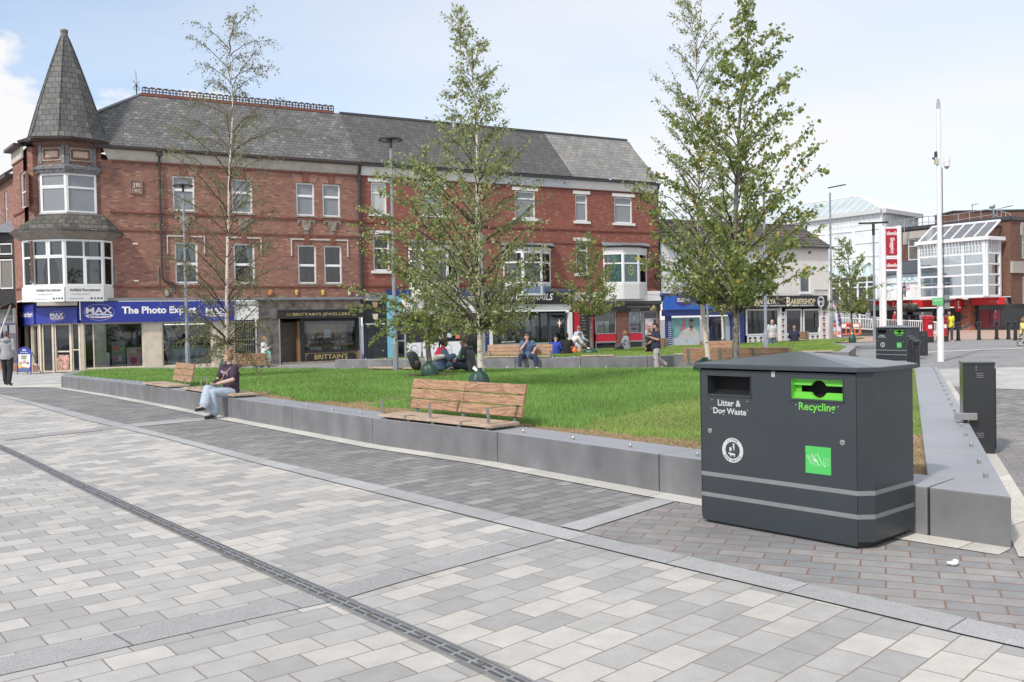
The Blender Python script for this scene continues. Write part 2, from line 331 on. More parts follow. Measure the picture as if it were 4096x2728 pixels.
# seat wall outline (base)
WB=GP((4046,2200),(3302,2085),(2652,1975),(1982,1852),(1523,1785),(937,1676),(583,1607),(450,1583),(263,1553))
WB[-1]=Vector((-13.7,28.0))
def offs(pl,d):
    r=[]
    for i,p in enumerate(pl):
        a=pl[max(i-1,0)]; b=pl[min(i+1,len(pl)-1)]; t=(b-a).normalized(); r.append(p+Vector((-t.y,t.x))*d)
    return r
WC=WB[0]; RD=Vector((9.95,21.55))   # right-hand run ends here
rdir=(RD-WC).normalized(); rn=Vector((rdir.y,-rdir.x))
WL=Vector((-15.6,32.6))
backO=[RD+Vector((.1,.5)),Vector((4.9,24.6)),Vector((2.6,25.9)),Vector((-2.5,29.3)),Vector((-6,30.7)),Vector((-10.9,32.9)),Vector((-14.2,33.9)),WL]
kerbO=offs(WB,.24)
sheet('dark_paving',bu[::1]+[Vector((9,2)),Vector((18,2)),Vector((18,19.0)),RD+Vector((.2,.3)),RD,WC]+WB[1:]+[Vector((-17,28.6)),Vector((-24,30))],.004,M_dark)
# zone C behind the bin
cz_=GP((2326,2131),(2700,2012))
wbr=[WC+rn*.3-rdir*.25]
sheet('grey_paving_by_bin',[cz_[0]]+[p for p in bu if p.x>cz_[0].x+.1]+[Vector((9,2)),Vector((18,2)),Vector((18,13.2)),WC+rdir*7.0+rn*.1,WC,WB[1],WB[2],WB[3]+Vector((.2,-.2)),cz_[1]],.008,M_darkC)
def strip(name,a,b,dz,m):  return sheet(name,a+b[::-1],dz,m)
strip('granite_band',bu,bl,.012,M_gran)
strip('granite_cross_band',GP((1291,2366),(1559,2293),(1800,2230),(2139,2134)),GP((1371,2402),(1627,2326),(1830,2270),(2231,2158)),.010,M_gran2)
strip('granite_cross_band',GP((-500,2738),(0,2640),(213,2595),(600,2511),(1000,2427),(1225,2373)),GP((-500,2820),(0,2711),(300,2644),(600,2574),(1000,2484),(1309,2418)),.012,M_gran2)
strip('granite_cross_band',GP((2238,2111),(2622,1999)),GP((2326,2131),(2700,2012)),.016,M_gran)
strip('granite_cross_band',GP((14,1752),(490,1704)),GP((20,1764),(505,1713)),.010,M_gran2)
strip('granite_cross_band',GP((501,1699),(820,1671)),GP((548,1709),(857,1680)),.010,M_gran)
strip('kerb_strip',WB,kerbO,.014,M_pale)
ro=[WC-rdir*.24+rn*.02,WC-rdir*.24+rn*.27,RD+rn*.27,RD+rn*.02]
sheet('kerb_strip',ro,.018,M_pale)
# strip to the left of the wall end, further paving
sheet('kerb_strip',GP((-300,1552),(0,1543),(255,1537),(263,1553),(120,1552),(0,1552),(-300,1562)),.018,M_pale)
sheet('far_left_paving',GP((-900,1560),(0,1543),(255,1537),(263,1520))+[Vector((-15.7,33)),Vector((-19,38.6)),Vector((-24,44)),Vector((-40,44))],.008,M_fpale)
sheet('walkway',[RD+Vector((.3,.6)),Vector((12.3,30.5)),Vector((11,34)),Vector((6.6,33.4)),Vector((3.6,33.3)),Vector((.5,33.8)),Vector((-3.4,34.8)),Vector((-7.2,36.2)),Vector((-9,38)),Vector((-15.7,34.5)),Vector((-15.6,33.2))]+backO[::-1],.008,mat('walkway slabs',(.44,.43,.41),.8,0,.08,2,.1))
sheet('pale_paving',GP((3700,1478),(4096,1470),(4700,1462),(4700,1570),(4096,1561),(3782,1546)),.010,M_fpale)
# upper pavement on the right (rises gently)
b=MB(); pts=[AT(x,y,Y) for x,y,Y in ((3300,1362,53),(4500,1345,53.5),(4500,1310,92),(3300,1330,92))]
b.face([(p.x,p.y,z) for p,z in zip(pts,(.012,.012,.02,.02))]); o=b.build('orange_pavement',M_oran); o['kind']='structure'
b=MB(); pts=[G(*q) for q in ((3560,1420),(4096,1395),(4096,1392),(3560,1416))]
sheet('white_line',[p.xy for p in pts],.012,mat('worn white line',(.5,.5,.5),.8))
# ---------- drain channel ----------
dch=tag(empty('drain_channel',(0,0,0)),'long slotted steel drain channel running diagonally through the pale paving','drain')
def polydist(pl):
    d=[0]
    for a,b_ in zip(pl,pl[1:]): d.append(d[-1]+(b_-a).length)
    return d
def along(pl,t,D=None):
    D=D or polydist(pl)
    for i in range(len(pl)-1):
        if t<=D[i+1] or i==len(pl)-2:
            k=(t-D[i])/(D[i+1]-D[i]); return pl[i].lerp(pl[i+1],k),(pl[i+1]-pl[i]).normalized()
b=MB(); b2_=MB(); b3=MB(); D=polydist(dr); t=0
for side in (-1,1):
    o_=offs(dr,side*.050)
    for p,q in zip(o_,o_[1:]): b.bar((p.x,p.y,gz(*p)+.012),(q.x,q.y,gz(*q)+.012),.016,.02)
o_=dr
for p,q in zip(o_,o_[1:]): b2_.bar((p.x,p.y,gz(*p)+.010),(q.x,q.y,gz(*q)+.010),.084,.012)
t=.1; i=0
while t<D[-1]-.2:
    p,d=along(dr,t,D); n_=Vector((-d.y,d.x)); z=gz(*p)
    for sgn in (-1,1):
        c=p+n_*sgn*.019; b3.bar((*(c-d*.052),z+.0175),(*(c+d*.052),z+.0175),.016,.004)
    t+=.135
b.build('edge_rail',M_steel,dch); b2_.build('grate',mat('drain steel',(.31,.31,.315),.6,.3,.2,20),dch); b3.build('slots',mat('slot black',(.09,.09,.092),.8,0,0),dch)
t=.3
while t<D[-1]-.2:
    p,d=along(dr,t,D); b=MB(); b.tube([(p.x,p.y,gz(*p)+.015),(p.x,p.y,gz(*p)+.0215)],.017,10); t+=.5; b.build('bolt',mat('brass bolt',(.45,.38,.27),.4,1,0),dch)
# ---------- seat walls ----------
WH=.36
def wallrun(root,pl,thick,hh,unit,side=1,start=0,studs=True,stud_off=.11,gap=.006):
    """precast blocks along polyline pl (outer edge); thickness goes to the given side"""
    D=polydist(pl); t=start; nb=max(1,round(D[-1]/unit)); L=D[-1]/nb
    blocks=[]
    for i in range(nb):
        t0,t1=i*L+gap,(i+1)*L-gap
        ks=[t0]+[x for x in D if t0+.05<x<t1-.05]+[t1]; o1=[along(pl,k,D)[0] for k in ks]
        inn=[]
        for k,p in zip(ks,o1):
            _,d=along(pl,min(max(k,.001),D[-1]-.001),D); inn.append(p+Vector((-d.y,d.x))*thick*side)
        poly=[tuple(p) for p in o1]+[tuple(p) for p in inn[::-1]]
        if side<0: poly=poly[::-1]
        b=MB(); b.prism(poly,lambda x,y:gz(x,y)-.05,lambda x,y:gz(x,y)+hh); b.m[1]=1
        o=b.build('wall_block',[M_conc,M_conct],root,bevel=.012); blocks.append(o)
    if studs:
        t=.45
        while t<D[-1]-.2:
            if not any(a<t<b_ for a,b_ in studs_skip(root)): 
                p,d=along(pl,t,D); q=p+Vector((-d.y,d.x))*stud_off*side; z=gz(*q)+hh
                b=MB(); b.lathe([(.017,0),(.017,.030),(.014,.038),(.004,.040)],(q.x,q.y,z),12); b.build('stud',M_steel,root,smooth=False)
            t+=.83
    return blocks
SKIP={}
def studs_skip(root): return SKIP.get(root.name,[])
sw=tag(empty('seat_wall',(WC.x,WC.y,0)),'low dark grey precast wall enclosing the large front lawn','wall'); 
def reparent_inv(root):
    for ch in root.children: ch.location=(-root.location.x,-root.location.y,-root.location.z)
SKIP['seat_wall']=[(7.6-.3,7.6+.1)]
# skip studs where benches are
DW=polydist(WB)
def tpos(px,py,pl=WB,h=0):
    q=G(px,py,h).xy; D=polydist(pl); best=None
    for i in range(400):
        t=D[-1]*i/399; p,_=along(pl,t,D); dd=(p-q).length
        if best is None or dd<best[0]: best=(dd,t)
    return best[1]
tb0,tb1=tpos(1978,1850),tpos(1523,1785)     # double bench
tl0,tl1=tpos(930,1585,WB,.4),tpos(740,1554,WB,.4)      # bench of the lady
ts0,ts1=tpos(654,1547,WB,.4),tpos(584,1533,WB,.4)       # small bench
SKIP['seat_wall']=[(tb0-.2,tb1+.2),(tl0-.1,tl1+.1),(ts0-.05,ts1+.05)]
WBf=[along(WB,.55,DW)[0]]+WB[1:]
_o=SKIP['seat_wall']; SKIP['seat_wall']=[(a-.55,b-.55) for a,b in _o]
wallrun(sw,WBf,.5,WH,2.53,-1)
SKIP['seat_wall']=[]
def inner(pl,d): return offs(pl,-d)
inF=inner(WB,.47); inR=[WC+rdir*.6-rn*.47,RD-rn*.47-rdir*.1]
# corner of inner lines
def isect(p,d,q,e):
    c=d.x*e.y-d.y*e.x; t=((q.x-p.x)*e.y-(q.y-p.y)*e.x)/c; return p+d*t
ci=isect(inF[2],(inF[1]-inF[2]).normalized(),inR[0],rdir)
_d=(WB[1]-WB[0]).normalized(); _i=along(WB,.552,DW)[0]+Vector((_d.y,-_d.x))*.5; _q=[p for p in offs(WB,-.5)]; ci5=isect(_q[2],(_q[1]-_q[2]).normalized(),WC-rn*.5,rdir); nrm=-rn; pj=along(WB,.54,DW)[0]
b=MB(); b.prism([tuple(WC),tuple(WC+rdir*2.0),tuple(WC+rdir*2.0+nrm*.5),tuple(ci5),tuple(_i),tuple(pj)],lambda x,y:gz(x,y)-.05,lambda x,y:gz(x,y)+WH); b.m[1]=1; b.build('wall_block',[M_conc,M_conct],sw,bevel=.012)
for k in (.75,1.45):
    q=WC+rdir*k+nrm*.1; b=MB(); b.lathe([(.017,0),(.017,.030),(.014,.038),(.004,.040)],(q.x,q.y,WH),12); b.build('stud',M_steel,sw)
wallrun(sw,[WC+rdir*2.012,RD],.5,WH,2.0,1,stud_off=.1)
wallrun(sw,[RD+Vector((-.45,.3))]+backO[1:],.45,WH,2.5,1,studs=True)
wallrun(sw,[WB[-1]+Vector((-.05,.02)),WL+Vector((0,-.05))],.5,WH,2.5,-1)
reparent_inv(sw)
# lawn
LAWN=[ci]+[p for p in inF[1:-1]]+[Vector((-13.9,28.9)),Vector((-15.2,32.9)),Vector((-14.2,33.5)),Vector((-10.9,32.5)),Vector((-6.05,30.35)),Vector((-2.7,28.95)),Vector((2.35,25.5)),Vector((4.65,24.25)),inR[1]]
sheet('lawn_soil',LAWN,.325,M_soil)
RW=[G(x,y,.42).xy for x,y in ((1328,1453),(1700,1446),(2000,1437),(2200,1433),(2455,1426),(2700,1420),(2990,1412),(3200,1408),(3460,1402))]
RW=[Vector((-7.0,36.3)),Vector((-3.4,35.2)),Vector((-.3,34.5)),Vector((1.5,34.1)),Vector((3.7,33.8)),Vector((6.3,33.8)),Vector((9.0,33.9)),Vector((10.7,33.9)),Vector((12.3,33.6))]
RW2=[RW[-1],Vector((14.2,38)),Vector((15,43))]
rw=tag(empty('seat_wall',(RW[0].x,RW[0].y,0)),'low grey precast wall along the front of the farther lawn, behind the walking man','wall')
SKIP[rw.name]=[]
wallrun(rw,RW,.5,.42,2.5,1); wallrun(rw,RW2,.4,.42,2.5,1,studs=False); reparent_inv(rw)
far=[G(x,y,.42).xy for x,y in ((1480,1452),(1800,1434),(2200,1407),(2350,1399),(2650,1387),(3000,1372),(3300,1358),(3460,1352))]
far=[Vector((-5.6,36.5)),Vector((-2.4,37.3)),Vector((.3,38.3))]+far[2:]
RLAWN=[p for p in offs(RW,.5)][1:-1]+[Vector((12.1,34.2)),Vector((13.9,38.2)),Vector((14.8,43)),far[-1]]+far[-2::-1]
sheet('lawn_soil',RLAWN,.39,M_soil)
# ---------- grass ----------
def grassmat(name,stops,tr=.35):
    m,nt,b=newmat(name); L=nt.links
    g=nt.nodes.new('ShaderNodeNewGeometry'); r=nt.nodes.new('ShaderNodeValToRGB'); e=r.color_ramp.elements
    while len(e)<len(stops): e.new(.5)
    for i,(p,c) in enumerate(stops): e[i].position=p; e[i].color=(*c,1)
    L.new(g.outputs['Random Per Island'],r.inputs[0])
    n=nt.nodes.new('ShaderNodeTexNoise'); n.inputs['Scale'].default_value=.7; n.inputs['Detail'].default_value=5; tc=nt.nodes.new('ShaderNodeTexCoord'); L.new(tc.outputs['Object'],n.inputs['Vector'])
    mr=nt.nodes.new('ShaderNodeMapRange'); mr.inputs[1].default_value=.35; mr.inputs[2].default_value=.65; mr.inputs[3].default_value=.85; mr.inputs[4].default_value=1.15; L.new(n.outputs[0],mr.inputs[0])
    s=nt.nodes.new('ShaderNodeVectorMath'); s.operation='SCALE'; L.new(r.outputs[0],s.inputs[0]); L.new(mr.outputs[0],s.inputs['Scale'])
    L.new(s.outputs[0],b.inputs['Base Color']); b.inputs['Roughness'].default_value=.55; b.inputs['Specular IOR Level'].default_value=.25
    t=nt.nodes.new('ShaderNodeBsdfTranslucent'); L.new(s.outputs[0],t.inputs[0]); mx=nt.nodes.new('ShaderNodeMixShader'); mx.inputs[0].default_value=tr
    L.new(b.outputs[0],mx.inputs[1]); L.new(t.outputs[0],mx.inputs[2]); L.new(mx.outputs[0],nt.nodes['Material Output'].inputs[0]); return m
M_grass=grassmat('lush grass',[(0,(.13,.255,.05)),(.35,(.185,.345,.075)),(.75,(.24,.42,.105)),(1,(.35,.5,.19))])
M_grass2=grassmat('yellowish turf',[(0,(.17,.28,.055)),(.4,(.235,.37,.08)),(.8,(.31,.43,.115)),(1,(.42,.5,.19))])  # yellower, lighter green of the short turf and the farther lawn
M_dead=grassmat('dead grass',[(0,(.32,.23,.13)),(.5,(.42,.31,.18)),(1,(.52,.42,.27))])
def inpoly(P,poly):
    x,y=P[:,0],P[:,1]; r=np.zeros(len(P),bool); n=len(poly)
    for i in range(n):
        x0,y0=poly[i]; x1,y1=poly[(i+1)%n]
        c=((y0>y)!=(y1>y)); xi=(x1-x0)*(y-y0)/((y1-y0) if y1!=y0 else 1e-9)+x0; r^=c&(x<xi)
    return r
def segdist(P,pl):
    d=np.full(len(P),1e9)
    for a,b_ in zip(pl,pl[1:]):
        a=np.array(a);b_=np.array(b_); ab=b_-a; t=np.clip(((P-a)@ab)/(ab@ab),0,1); d=np.minimum(d,np.hypot(*(P-a-t[:,None]*ab).T))
    return d
def vnoise(P,s,seed):
    r=np.random.default_rng(seed); g=r.random((64,64)); q=P*s+1000; i=np.floor(q).astype(int); f=q-i; f=f*f*(3-2*f)
    a=g[i[:,0]%64,i[:,1]%64]; b_=g[(i[:,0]+1)%64,i[:,1]%64]; c=g[i[:,0]%64,(i[:,1]+1)%64]; d=g[(i[:,0]+1)%64,(i[:,1]+1)%64]
    return (a*(1-f[:,0])+b_*f[:,0])*(1-f[:,1])+(c*(1-f[:,0])+d*f[:,0])*f[:,1]
def fastmesh(name,V,nf,k,m,parent=None):
    """V: (nf*k,3) verts, nf faces of k verts each"""
    me=bpy.data.meshes.new(name); me.vertices.add(nf*k); me.vertices.foreach_set('co',V.astype(np.float32).ravel())
    me.loops.add(nf*k); me.loops.foreach_set('vertex_index',np.arange(nf*k,dtype=np.int32)); me.polygons.add(nf)
    me.polygons.foreach_set('loop_start',np.arange(0,nf*k,k,dtype=np.int32)); me.polygons.foreach_set('loop_total',np.full(nf,k,dtype=np.int32)); me.materials.append(m); me.update(calc_edges=True)
    return link(name,me,parent)
def blades(name,P,hs,ws,base,m,lean=.35):
    n=len(P); a=rng.random(n)*6.283; z=np.array([gz(x,y) for x,y in P])+base
    dx,dy=np.cos(a)*ws,np.sin(a)*ws; la=rng.random(n)*6.283; lm=hs*lean*(.4+rng.random(n))
    V=np.empty((n,3,3)); V[:,0]=np.c_[P[:,0]-dx,P[:,1]-dy,z]; V[:,1]=np.c_[P[:,0]+dx,P[:,1]+dy,z]
    V[:,2]=np.c_[P[:,0]+np.cos(la)*lm,P[:,1]+np.sin(la)*lm,z+hs]
    return fastmesh(name,V.reshape(-1,3),n,3,m)
def scatter(poly,n,bias=0):
    A=np.array([tuple(p) for p in poly]); mn,mxx=A.min(0),A.max(0); out=[]; c=0
    while c<n:
        P=mn+rng.random((n*2,2))*(mxx-mn)
        if bias: P=P[rng.random(len(P))<np.clip((bias/P[:,1])**1.6,0,1)]
        P=P[inpoly(P,A)]; out.append(P); c+=len(P)
    return np.concatenate(out)[:n]
FR=float(__import__('os').environ.get('GR','1'))
P=scatter(LAWN,int(330000*FR),bias=10)
wd_=segdist(P,[tuple(p) for p in inF]); wd2=segdist(P,[tuple(inR[0]),tuple(ci+rdir*3.4)])
q1=np.array(G(2780,1590,.33).xy); q2=np.array(G(2330,1700,.33).xy)    # edge of the shorter turf
ln=(q2-q1)/np.hypot(*(q2-q1)); side=(P-q1)@np.array([-ln[1],ln[0]])
short=(side>vnoise(P,1.3,5)*.35-.1)
nz=vnoise(P,.9,1); nz2=vnoise(P,4,2)
px_far=P[:,0]
# brown strip along the front wall: widths vary
strip_w=np.interp(P[:,0],[-20,-6.2,-5.6,-5.2,-4.6,-3.6,-2.6,-1.6,-.4,.5,1.2,3.2],[0,0,.1,.55,.55,.2,.7,.6,.25,.4,.45,.4])
dead=(wd_<strip_w*(.55+.9*nz2))|((wd2<.55+.35*nz2)&(P[:,1]<9.6))
keep=~dead|(rng.random(len(P))<.7)
hs=np.where(short,.040,.072)*(.6+.7*rng.random(len(P)))*(.75+.5*nz)
# tree pits are bare
TREEPITS=[]
G1=P[~dead]; h1=hs[~dead]; ws=np.interp(G1[:,1],[7,12,20,34],[.0032,.0042,.007,.011])
tag(blades('grass',G1[~short[~dead]],h1[~short[~dead]],ws[~short[~dead]],.325,M_grass,.55),None,None,None,'stuff')
tag(blades('short_turf',G1[short[~dead]],h1[short[~dead]],ws[short[~dead]],.325,M_grass2,.6),None,None,None,'stuff')
Gd=P[dead&keep]; tag(blades('dead_grass',Gd,.028*(.5+rng.random(len(Gd))),np.interp(Gd[:,1],[7,20],[.003,.006]),.325,M_dead,1.0),None,None,None,'stuff')
extra=scatter(LAWN,int(160000*FR),bias=10); w2=segdist(extra,[tuple(p) for p in inF]); w3=segdist(extra,[tuple(inR[0]),tuple(ci+rdir*3.4)])
sel=(w2<1.0)|((w3<1.0)&(extra[:,1]<9.8)); e=extra[sel]
de=(segdist(e,[tuple(p) for p in inF])<np.interp(e[:,0],[-20,-6.2,-5.6,-5.2,-4.6,-3.6,-2.6,-1.6,-.4,.5,1.2,3.2],[0,0,.1,.55,.55,.2,.7,.6,.25,.4,.45,.4])*1.1)|((w3[sel]<.8)&(e[:,1]<9.6)); e=e[de]
tag(blades('dead_grass',e,.022*(.5+rng.random(len(e))),np.full(len(e),.0035),.325,M_dead,1.2),None,None,None,'stuff')
P=scatter(RLAWN,int(110000*FR)); tag(blades('grass',P,.085*(.6+.6*rng.random(len(P))),np.full(len(P),.013),.39,M_grass2,.6),None,None,None,'stuff')
# ================= building materials =================
red=[(3,(.31,.142,.105)),(3,(.345,.162,.12)),(2,(.27,.125,.095)),(1,(.42,.22,.15)),(.7,(.21,.105,.085))]
M_brick=brickmat('red brick terrace',red,(.20,.155,.135),.235,.081,.008,'xz',jit=.05,stain=.22,dist=.002,bump=.35,scol=((.40,.27,.22),1.6,.62,.35))
M_brickS=brickmat('red brick side wall',red,(.20,.155,.135),.235,.081,.008,'yz',jit=.05,stain=.22,dist=.002,bump=.35)
redc=[(3,(.265,.098,.072)),(3,(.295,.112,.082)),(2,(.235,.085,.066)),(.6,(.36,.17,.12))]
M_brick2=brickmat('painted red brick',redc,(.22,.10,.085),.235,.081,.007,'xz',jit=.05,stain=.15,dist=.002,bump=.35)
sl=[(3,(.15,.147,.143)),(2,(.17,.167,.162)),(2,(.128,.126,.124)),(.5,(.22,.215,.205))]
M_slate=brickmat('roof slate',sl,(.055,.055,.056),.25,.15,.010,'xz',jit=.15,stain=.25,dist=.004,bump=.6,scol=((.30,.30,.275),2.2,.55,.5),rough=.7)
M_slated=brickmat('dark roof slate',[(3,(.11,.108,.106)),(2,(.125,.122,.118)),(2,(.096,.094,.093))],(.055,.055,.06),.26,.19,.010,'xz',jit=.12,stain=.2,dist=.003,bump=.6,scol=((.25,.25,.24),5,.66,.5),rough=.65)
M_slatel=brickmat('pale roof slate',[(3,(.245,.245,.235)),(2,(.28,.275,.26)),(2,(.215,.215,.21)),(.5,(.32,.29,.24))],(.12,.12,.12),.40,.20,.012,'xz',jit=.15,stain=.25,dist=.004,bump=.6,scol=((.36,.36,.33),3,.56,.5),rough=.7)
M_tiled=brickmat('brown roof tile',[(3,(.17,.15,.135)),(2,(.19,.165,.15)),(2,(.14,.125,.115))],(.03,.026,.025),.32,.24,.02,'xz',jit=.12,stain=.25,dist=.002,bump=1)
M_upvc=mat('white upvc',(.78,.78,.78),.35,0,.03,3)
M_whp=mat('white paint',(.72,.71,.69),.6,0,.08,3,.1)
M_cream=mat('weathered render',(.47,.43,.385),.8,0,.12,2.5,.2,c2=(.52,.48,.43))
M_peel=mat('peeling white paint',(.60,.62,.66),.6,0,.10,8)
M_terr=mat('terracotta trim',(.20,.075,.055),.8,0,.25,6,.3)
M_stone=mat('worn stone',(.20,.17,.145),.85,0,.35,4,.5,c2=(.3,.25,.21))
M_black=mat('black paint',(.018,.018,.02),.45,0,.3,4,.1)
M_dgrey=mat('dark grey metal',(.045,.048,.055),.45,0,.15,4)
M_gut=mat('brown gutter',(.055,.038,.032),.5,0,.2,5)
M_pipe=mat('cast iron pipe',(.035,.033,.035),.5,0,.2,5)
M_lead=mat('lead flashing',(.23,.24,.26),.5,.3,.2,6,.2)
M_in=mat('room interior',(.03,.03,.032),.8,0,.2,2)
M_blind=mat('grey blind behind glass',(.235,.25,.27),.06,0,.07,1.2,spec=.7)
M_dpane=mat('dark window pane',(.022,.026,.03),.03,0,.3,1.5,spec=.8)
def glassmat(name,tint=(.86,.9,.9),mixv=.10):
    m,nt,b=newmat(name); nt.nodes.remove(b); t=nt.nodes.new('ShaderNodeBsdfTransparent'); t.inputs[0].default_value=(*tint,1)
    g=nt.nodes.new('ShaderNodeBsdfGlossy'); g.inputs['Roughness'].default_value=.02; g.inputs[0].default_value=(.95,.97,1,1); f=nt.nodes.new('ShaderNodeFresnel'); f.inputs[0].default_value=1.5
    mx=nt.nodes.new('ShaderNodeMixShader'); nt.links.new(M('ADD',f.outputs[0],mixv-.04,nt_=nt),mx.inputs[0]); nt.links.new(t.outputs[0],mx.inputs[1]); nt.links.new(g.outputs[0],mx.inputs[2]); nt.links.new(mx.outputs[0],nt.nodes['Material Output'].inputs[0]); MATS[name]=m; return m
M_glass=glassmat('window glass',mixv=.055); M_glassb=glassmat('atrium glass',(.86,.92,.93),.34)
def fabric(name,c,v=.15): return mat(name,c,.9,0,v,18,.2,40)
M_curt=fabric('grey curtain',(.30,.30,.34)); M_curr=fabric('dark red curtain',(.16,.025,.035)); M_curteal=fabric('teal curtain',(.02,.25,.25)); M_curaq=fabric('aqua curtain',(.25,.50,.52)); M_ncurt=fabric('white net curtain',(.55,.56,.56))
M_goldt=mat('gold lettering',(.50,.39,.17),.35,.4,.15,3); M_whitel=mat('white lettering',(.82,.82,.82),.5,0,0); M_blackl=mat('black lettering',(.02,.02,.022),.5,0,0)
M_redl=mat('red lettering',(.55,.03,.03),.5,0,0); M_bluel=mat('blue lettering',(.03,.05,.32),.5,0,0)
M_brblue=mat('shop sign blue',(.028,.045,.30),.35,0,.06,1.5)
M_creamp=mat('cream shopfront paint',(.60,.525,.42),.6,0,.10,3,.1,c2=(.64,.56,.45))
# ================= frame of the long terrace =================
TO=Vector((-18.2,38.85)); TU=Vector((.8759,.4825)); TN=Vector((-.4825,.8759)); TANG=math.atan2(TU.y,TU.x); ZG=-.22
def FS(x,y,o=0):
    p=TO+TN*o; return PL(x,y,(p.x,p.y),(TU.x,TU.y))
def RL(px,py,P,d):
    """camera ray at px hits the vertical plane through local point P along local direction d -> local (s,o)"""
    w=TO+TU*P[0]+TN*P[1]; dw=(TU*d[0]+TN*d[1]).normalized(); t,z=PL(px,py,(w.x,w.y),(dw.x,dw.y)); q=w+dw*t-TO
    return Vector((q.dot(TU),q.dot(TN)))
def frame(parent,P,Q,z0,z1,cols=(),rows=(),t=.06,d=.07,fm=None,pm=None,name='window',inset=0,sub='pane',sash=(),lab=None):
    """glazed frame between plan points P,Q (local s,o); outward is to the right of P->Q"""
    P=Vector(P);Q=Vector(Q); L=(Q-P).length; dx=(Q-P)/L; nn=Vector((-dx.y,dx.x))   # inward
    T=lambda v: Vector((P.x+dx.x*v.x+nn.x*(v.y+inset),P.y+dx.y*v.x+nn.y*(v.y+inset),v.z))
    b=MB(); Hh=z1-z0
    b.box(0,t,0,d,z0,z1,T=T); b.box(L-t,L,0,d,z0,z1,T=T); b.box(t,L-t,0,d,z0,z0+t,T=T); b.box(t,L-t,0,d,z1-t,z1,T=T)
    for c in cols: b.box(L*c-t*.4,L*c+t*.4,.002,d-.002,z0+t,z1-t,T=T)
    for r in rows: b.box(t,L-t,.004,d-.004,z0+Hh*r-t*.45,z0+Hh*r+t*.45,T=T)
    for (a,c,e,g) in sash:       # inner opening sashes as fractions
        x0,x1,y0,y1=L*a+t*.3,L*c-t*.3,z0+Hh*e+t*.3,z0+Hh*g-t*.3; w=t*.75
        b.box(x0,x0+w,-.012,d*.5,y0,y1,T=T); b.box(x1-w,x1,-.012,d*.5,y0,y1,T=T); b.box(x0+w,x1-w,-.012,d*.5,y0,y0+w,T=T); b.box(x0+w,x1-w,-.012,d*.5,y1-w,y1,T=T)
    o=b.build(name,fm or M_upvc,parent)
    if lab: o['label']=lab
    if pm is not None:
        p=MB(); p.box(t*.5,L-t*.5,d*.55,d*.62,z0+t*.5,z1-t*.5,T=T); p.build(sub,pm,o)
    return o,T,L
def curtain(parent,T,x0,x1,z0,z1,m,dep=.14,name='curtain',gather=0,amp=.018,waves=7):
    b=MB(); n=waves*8; rows=10; vs=[]
    for j in range(rows+1):
        v=j/rows; zz_=z1+(z0-z1)*v
        for i in range(n+1):
            u=i/n; x=x0+(x1-x0)*u
            if gather: 
                k=1-abs(gather)*math.sin(min(v*1.25,1)*math.pi*.5)**2*(1 if v<.8 else 1-.8*(v-.8)); x=(x0+(x-x0)*k) if gather>0 else (x1-(x1-x)*k)
            vs.append(T(Vector((x,dep+amp*math.sin(u*waves*6.283),zz_))))
    b.add(vs,[(j*(n+1)+i,j*(n+1)+i+1,(j+1)*(n+1)+i+1,(j+1)*(n+1)+i) for j in range(rows) for i in range(n)]); return b.build(name,m,parent,smooth=True)
def room(parent,T,L,z0,z1,dep=.5,m=None,name='dark_backing'):  # dark panel close behind the glass; the unlit room's shade is its colour
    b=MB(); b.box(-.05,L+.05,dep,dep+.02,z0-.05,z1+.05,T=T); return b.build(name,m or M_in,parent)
def rect(p0,p1,o=0):
    s0,z1=FS(*p0,o); s1,z0=FS(*p1,o); return s0,s1,z0,z1
def bterr(label,cat='building'): 
    return tag(empty('terrace_building',(TO.x,TO.y,0),TANG),label,cat,'buildings of the brick terrace')
def vbox(parent,name,m,s0,s1,o0,o1,z0,z1,bevel=0): return B1(name,m,parent,s0,s1,o0,o1,z0,z1,bevel=bevel)
def ttext(s,m,parent,px0,py0,px1,py1,o,name='lettering',**k):
    """lettering on the terrace, fitted between photo points (left,bottom)-(right,top) on the plane o"""
    s0,z0=FS(px0,py0,o); s1,z1=FS(px1,py1,o); return text(name,s,m,parent,(s0,o,z0),(1,0,0),(0,0,1),w=s1-s0,h=z1-z0,**k)
def ring(mb,c,rx,rz,w,o,k=None,n=32,a0=0,a1=6.2832):
    """flat ring on the plane y=o"""
    for i in range(n):
        t0=a0+(a1-a0)*i/n; t1=a0+(a1-a0)*(i+1)/n
        mb.face([(c[0]+rx*math.cos(t0),o,c[1]+rz*math.sin(t0)),(c[0]+(rx+w)*math.cos(t0),o,c[1]+(rz+w)*math.sin(t0)),(c[0]+(rx+w)*math.cos(t1),o,c[1]+(rz+w)*math.sin(t1)),(c[0]+rx*math.cos(t1),o,c[1]+rz*math.sin(t1))],k)
def disc(mb,c,rx,rz,o,k=None,n=28): mb.face([(c[0]+rx*math.cos(6.2832*i/n),o,c[1]+rz*math.sin(6.2832*i/n)) for i in range(n)],k)
ZE,ZR,RD_=9.38,12.38,2.7    # eaves, ridge height, ridge depth
Z2T,Z2B,Z1T,Z1B=8.32,6.76,5.39,3.56
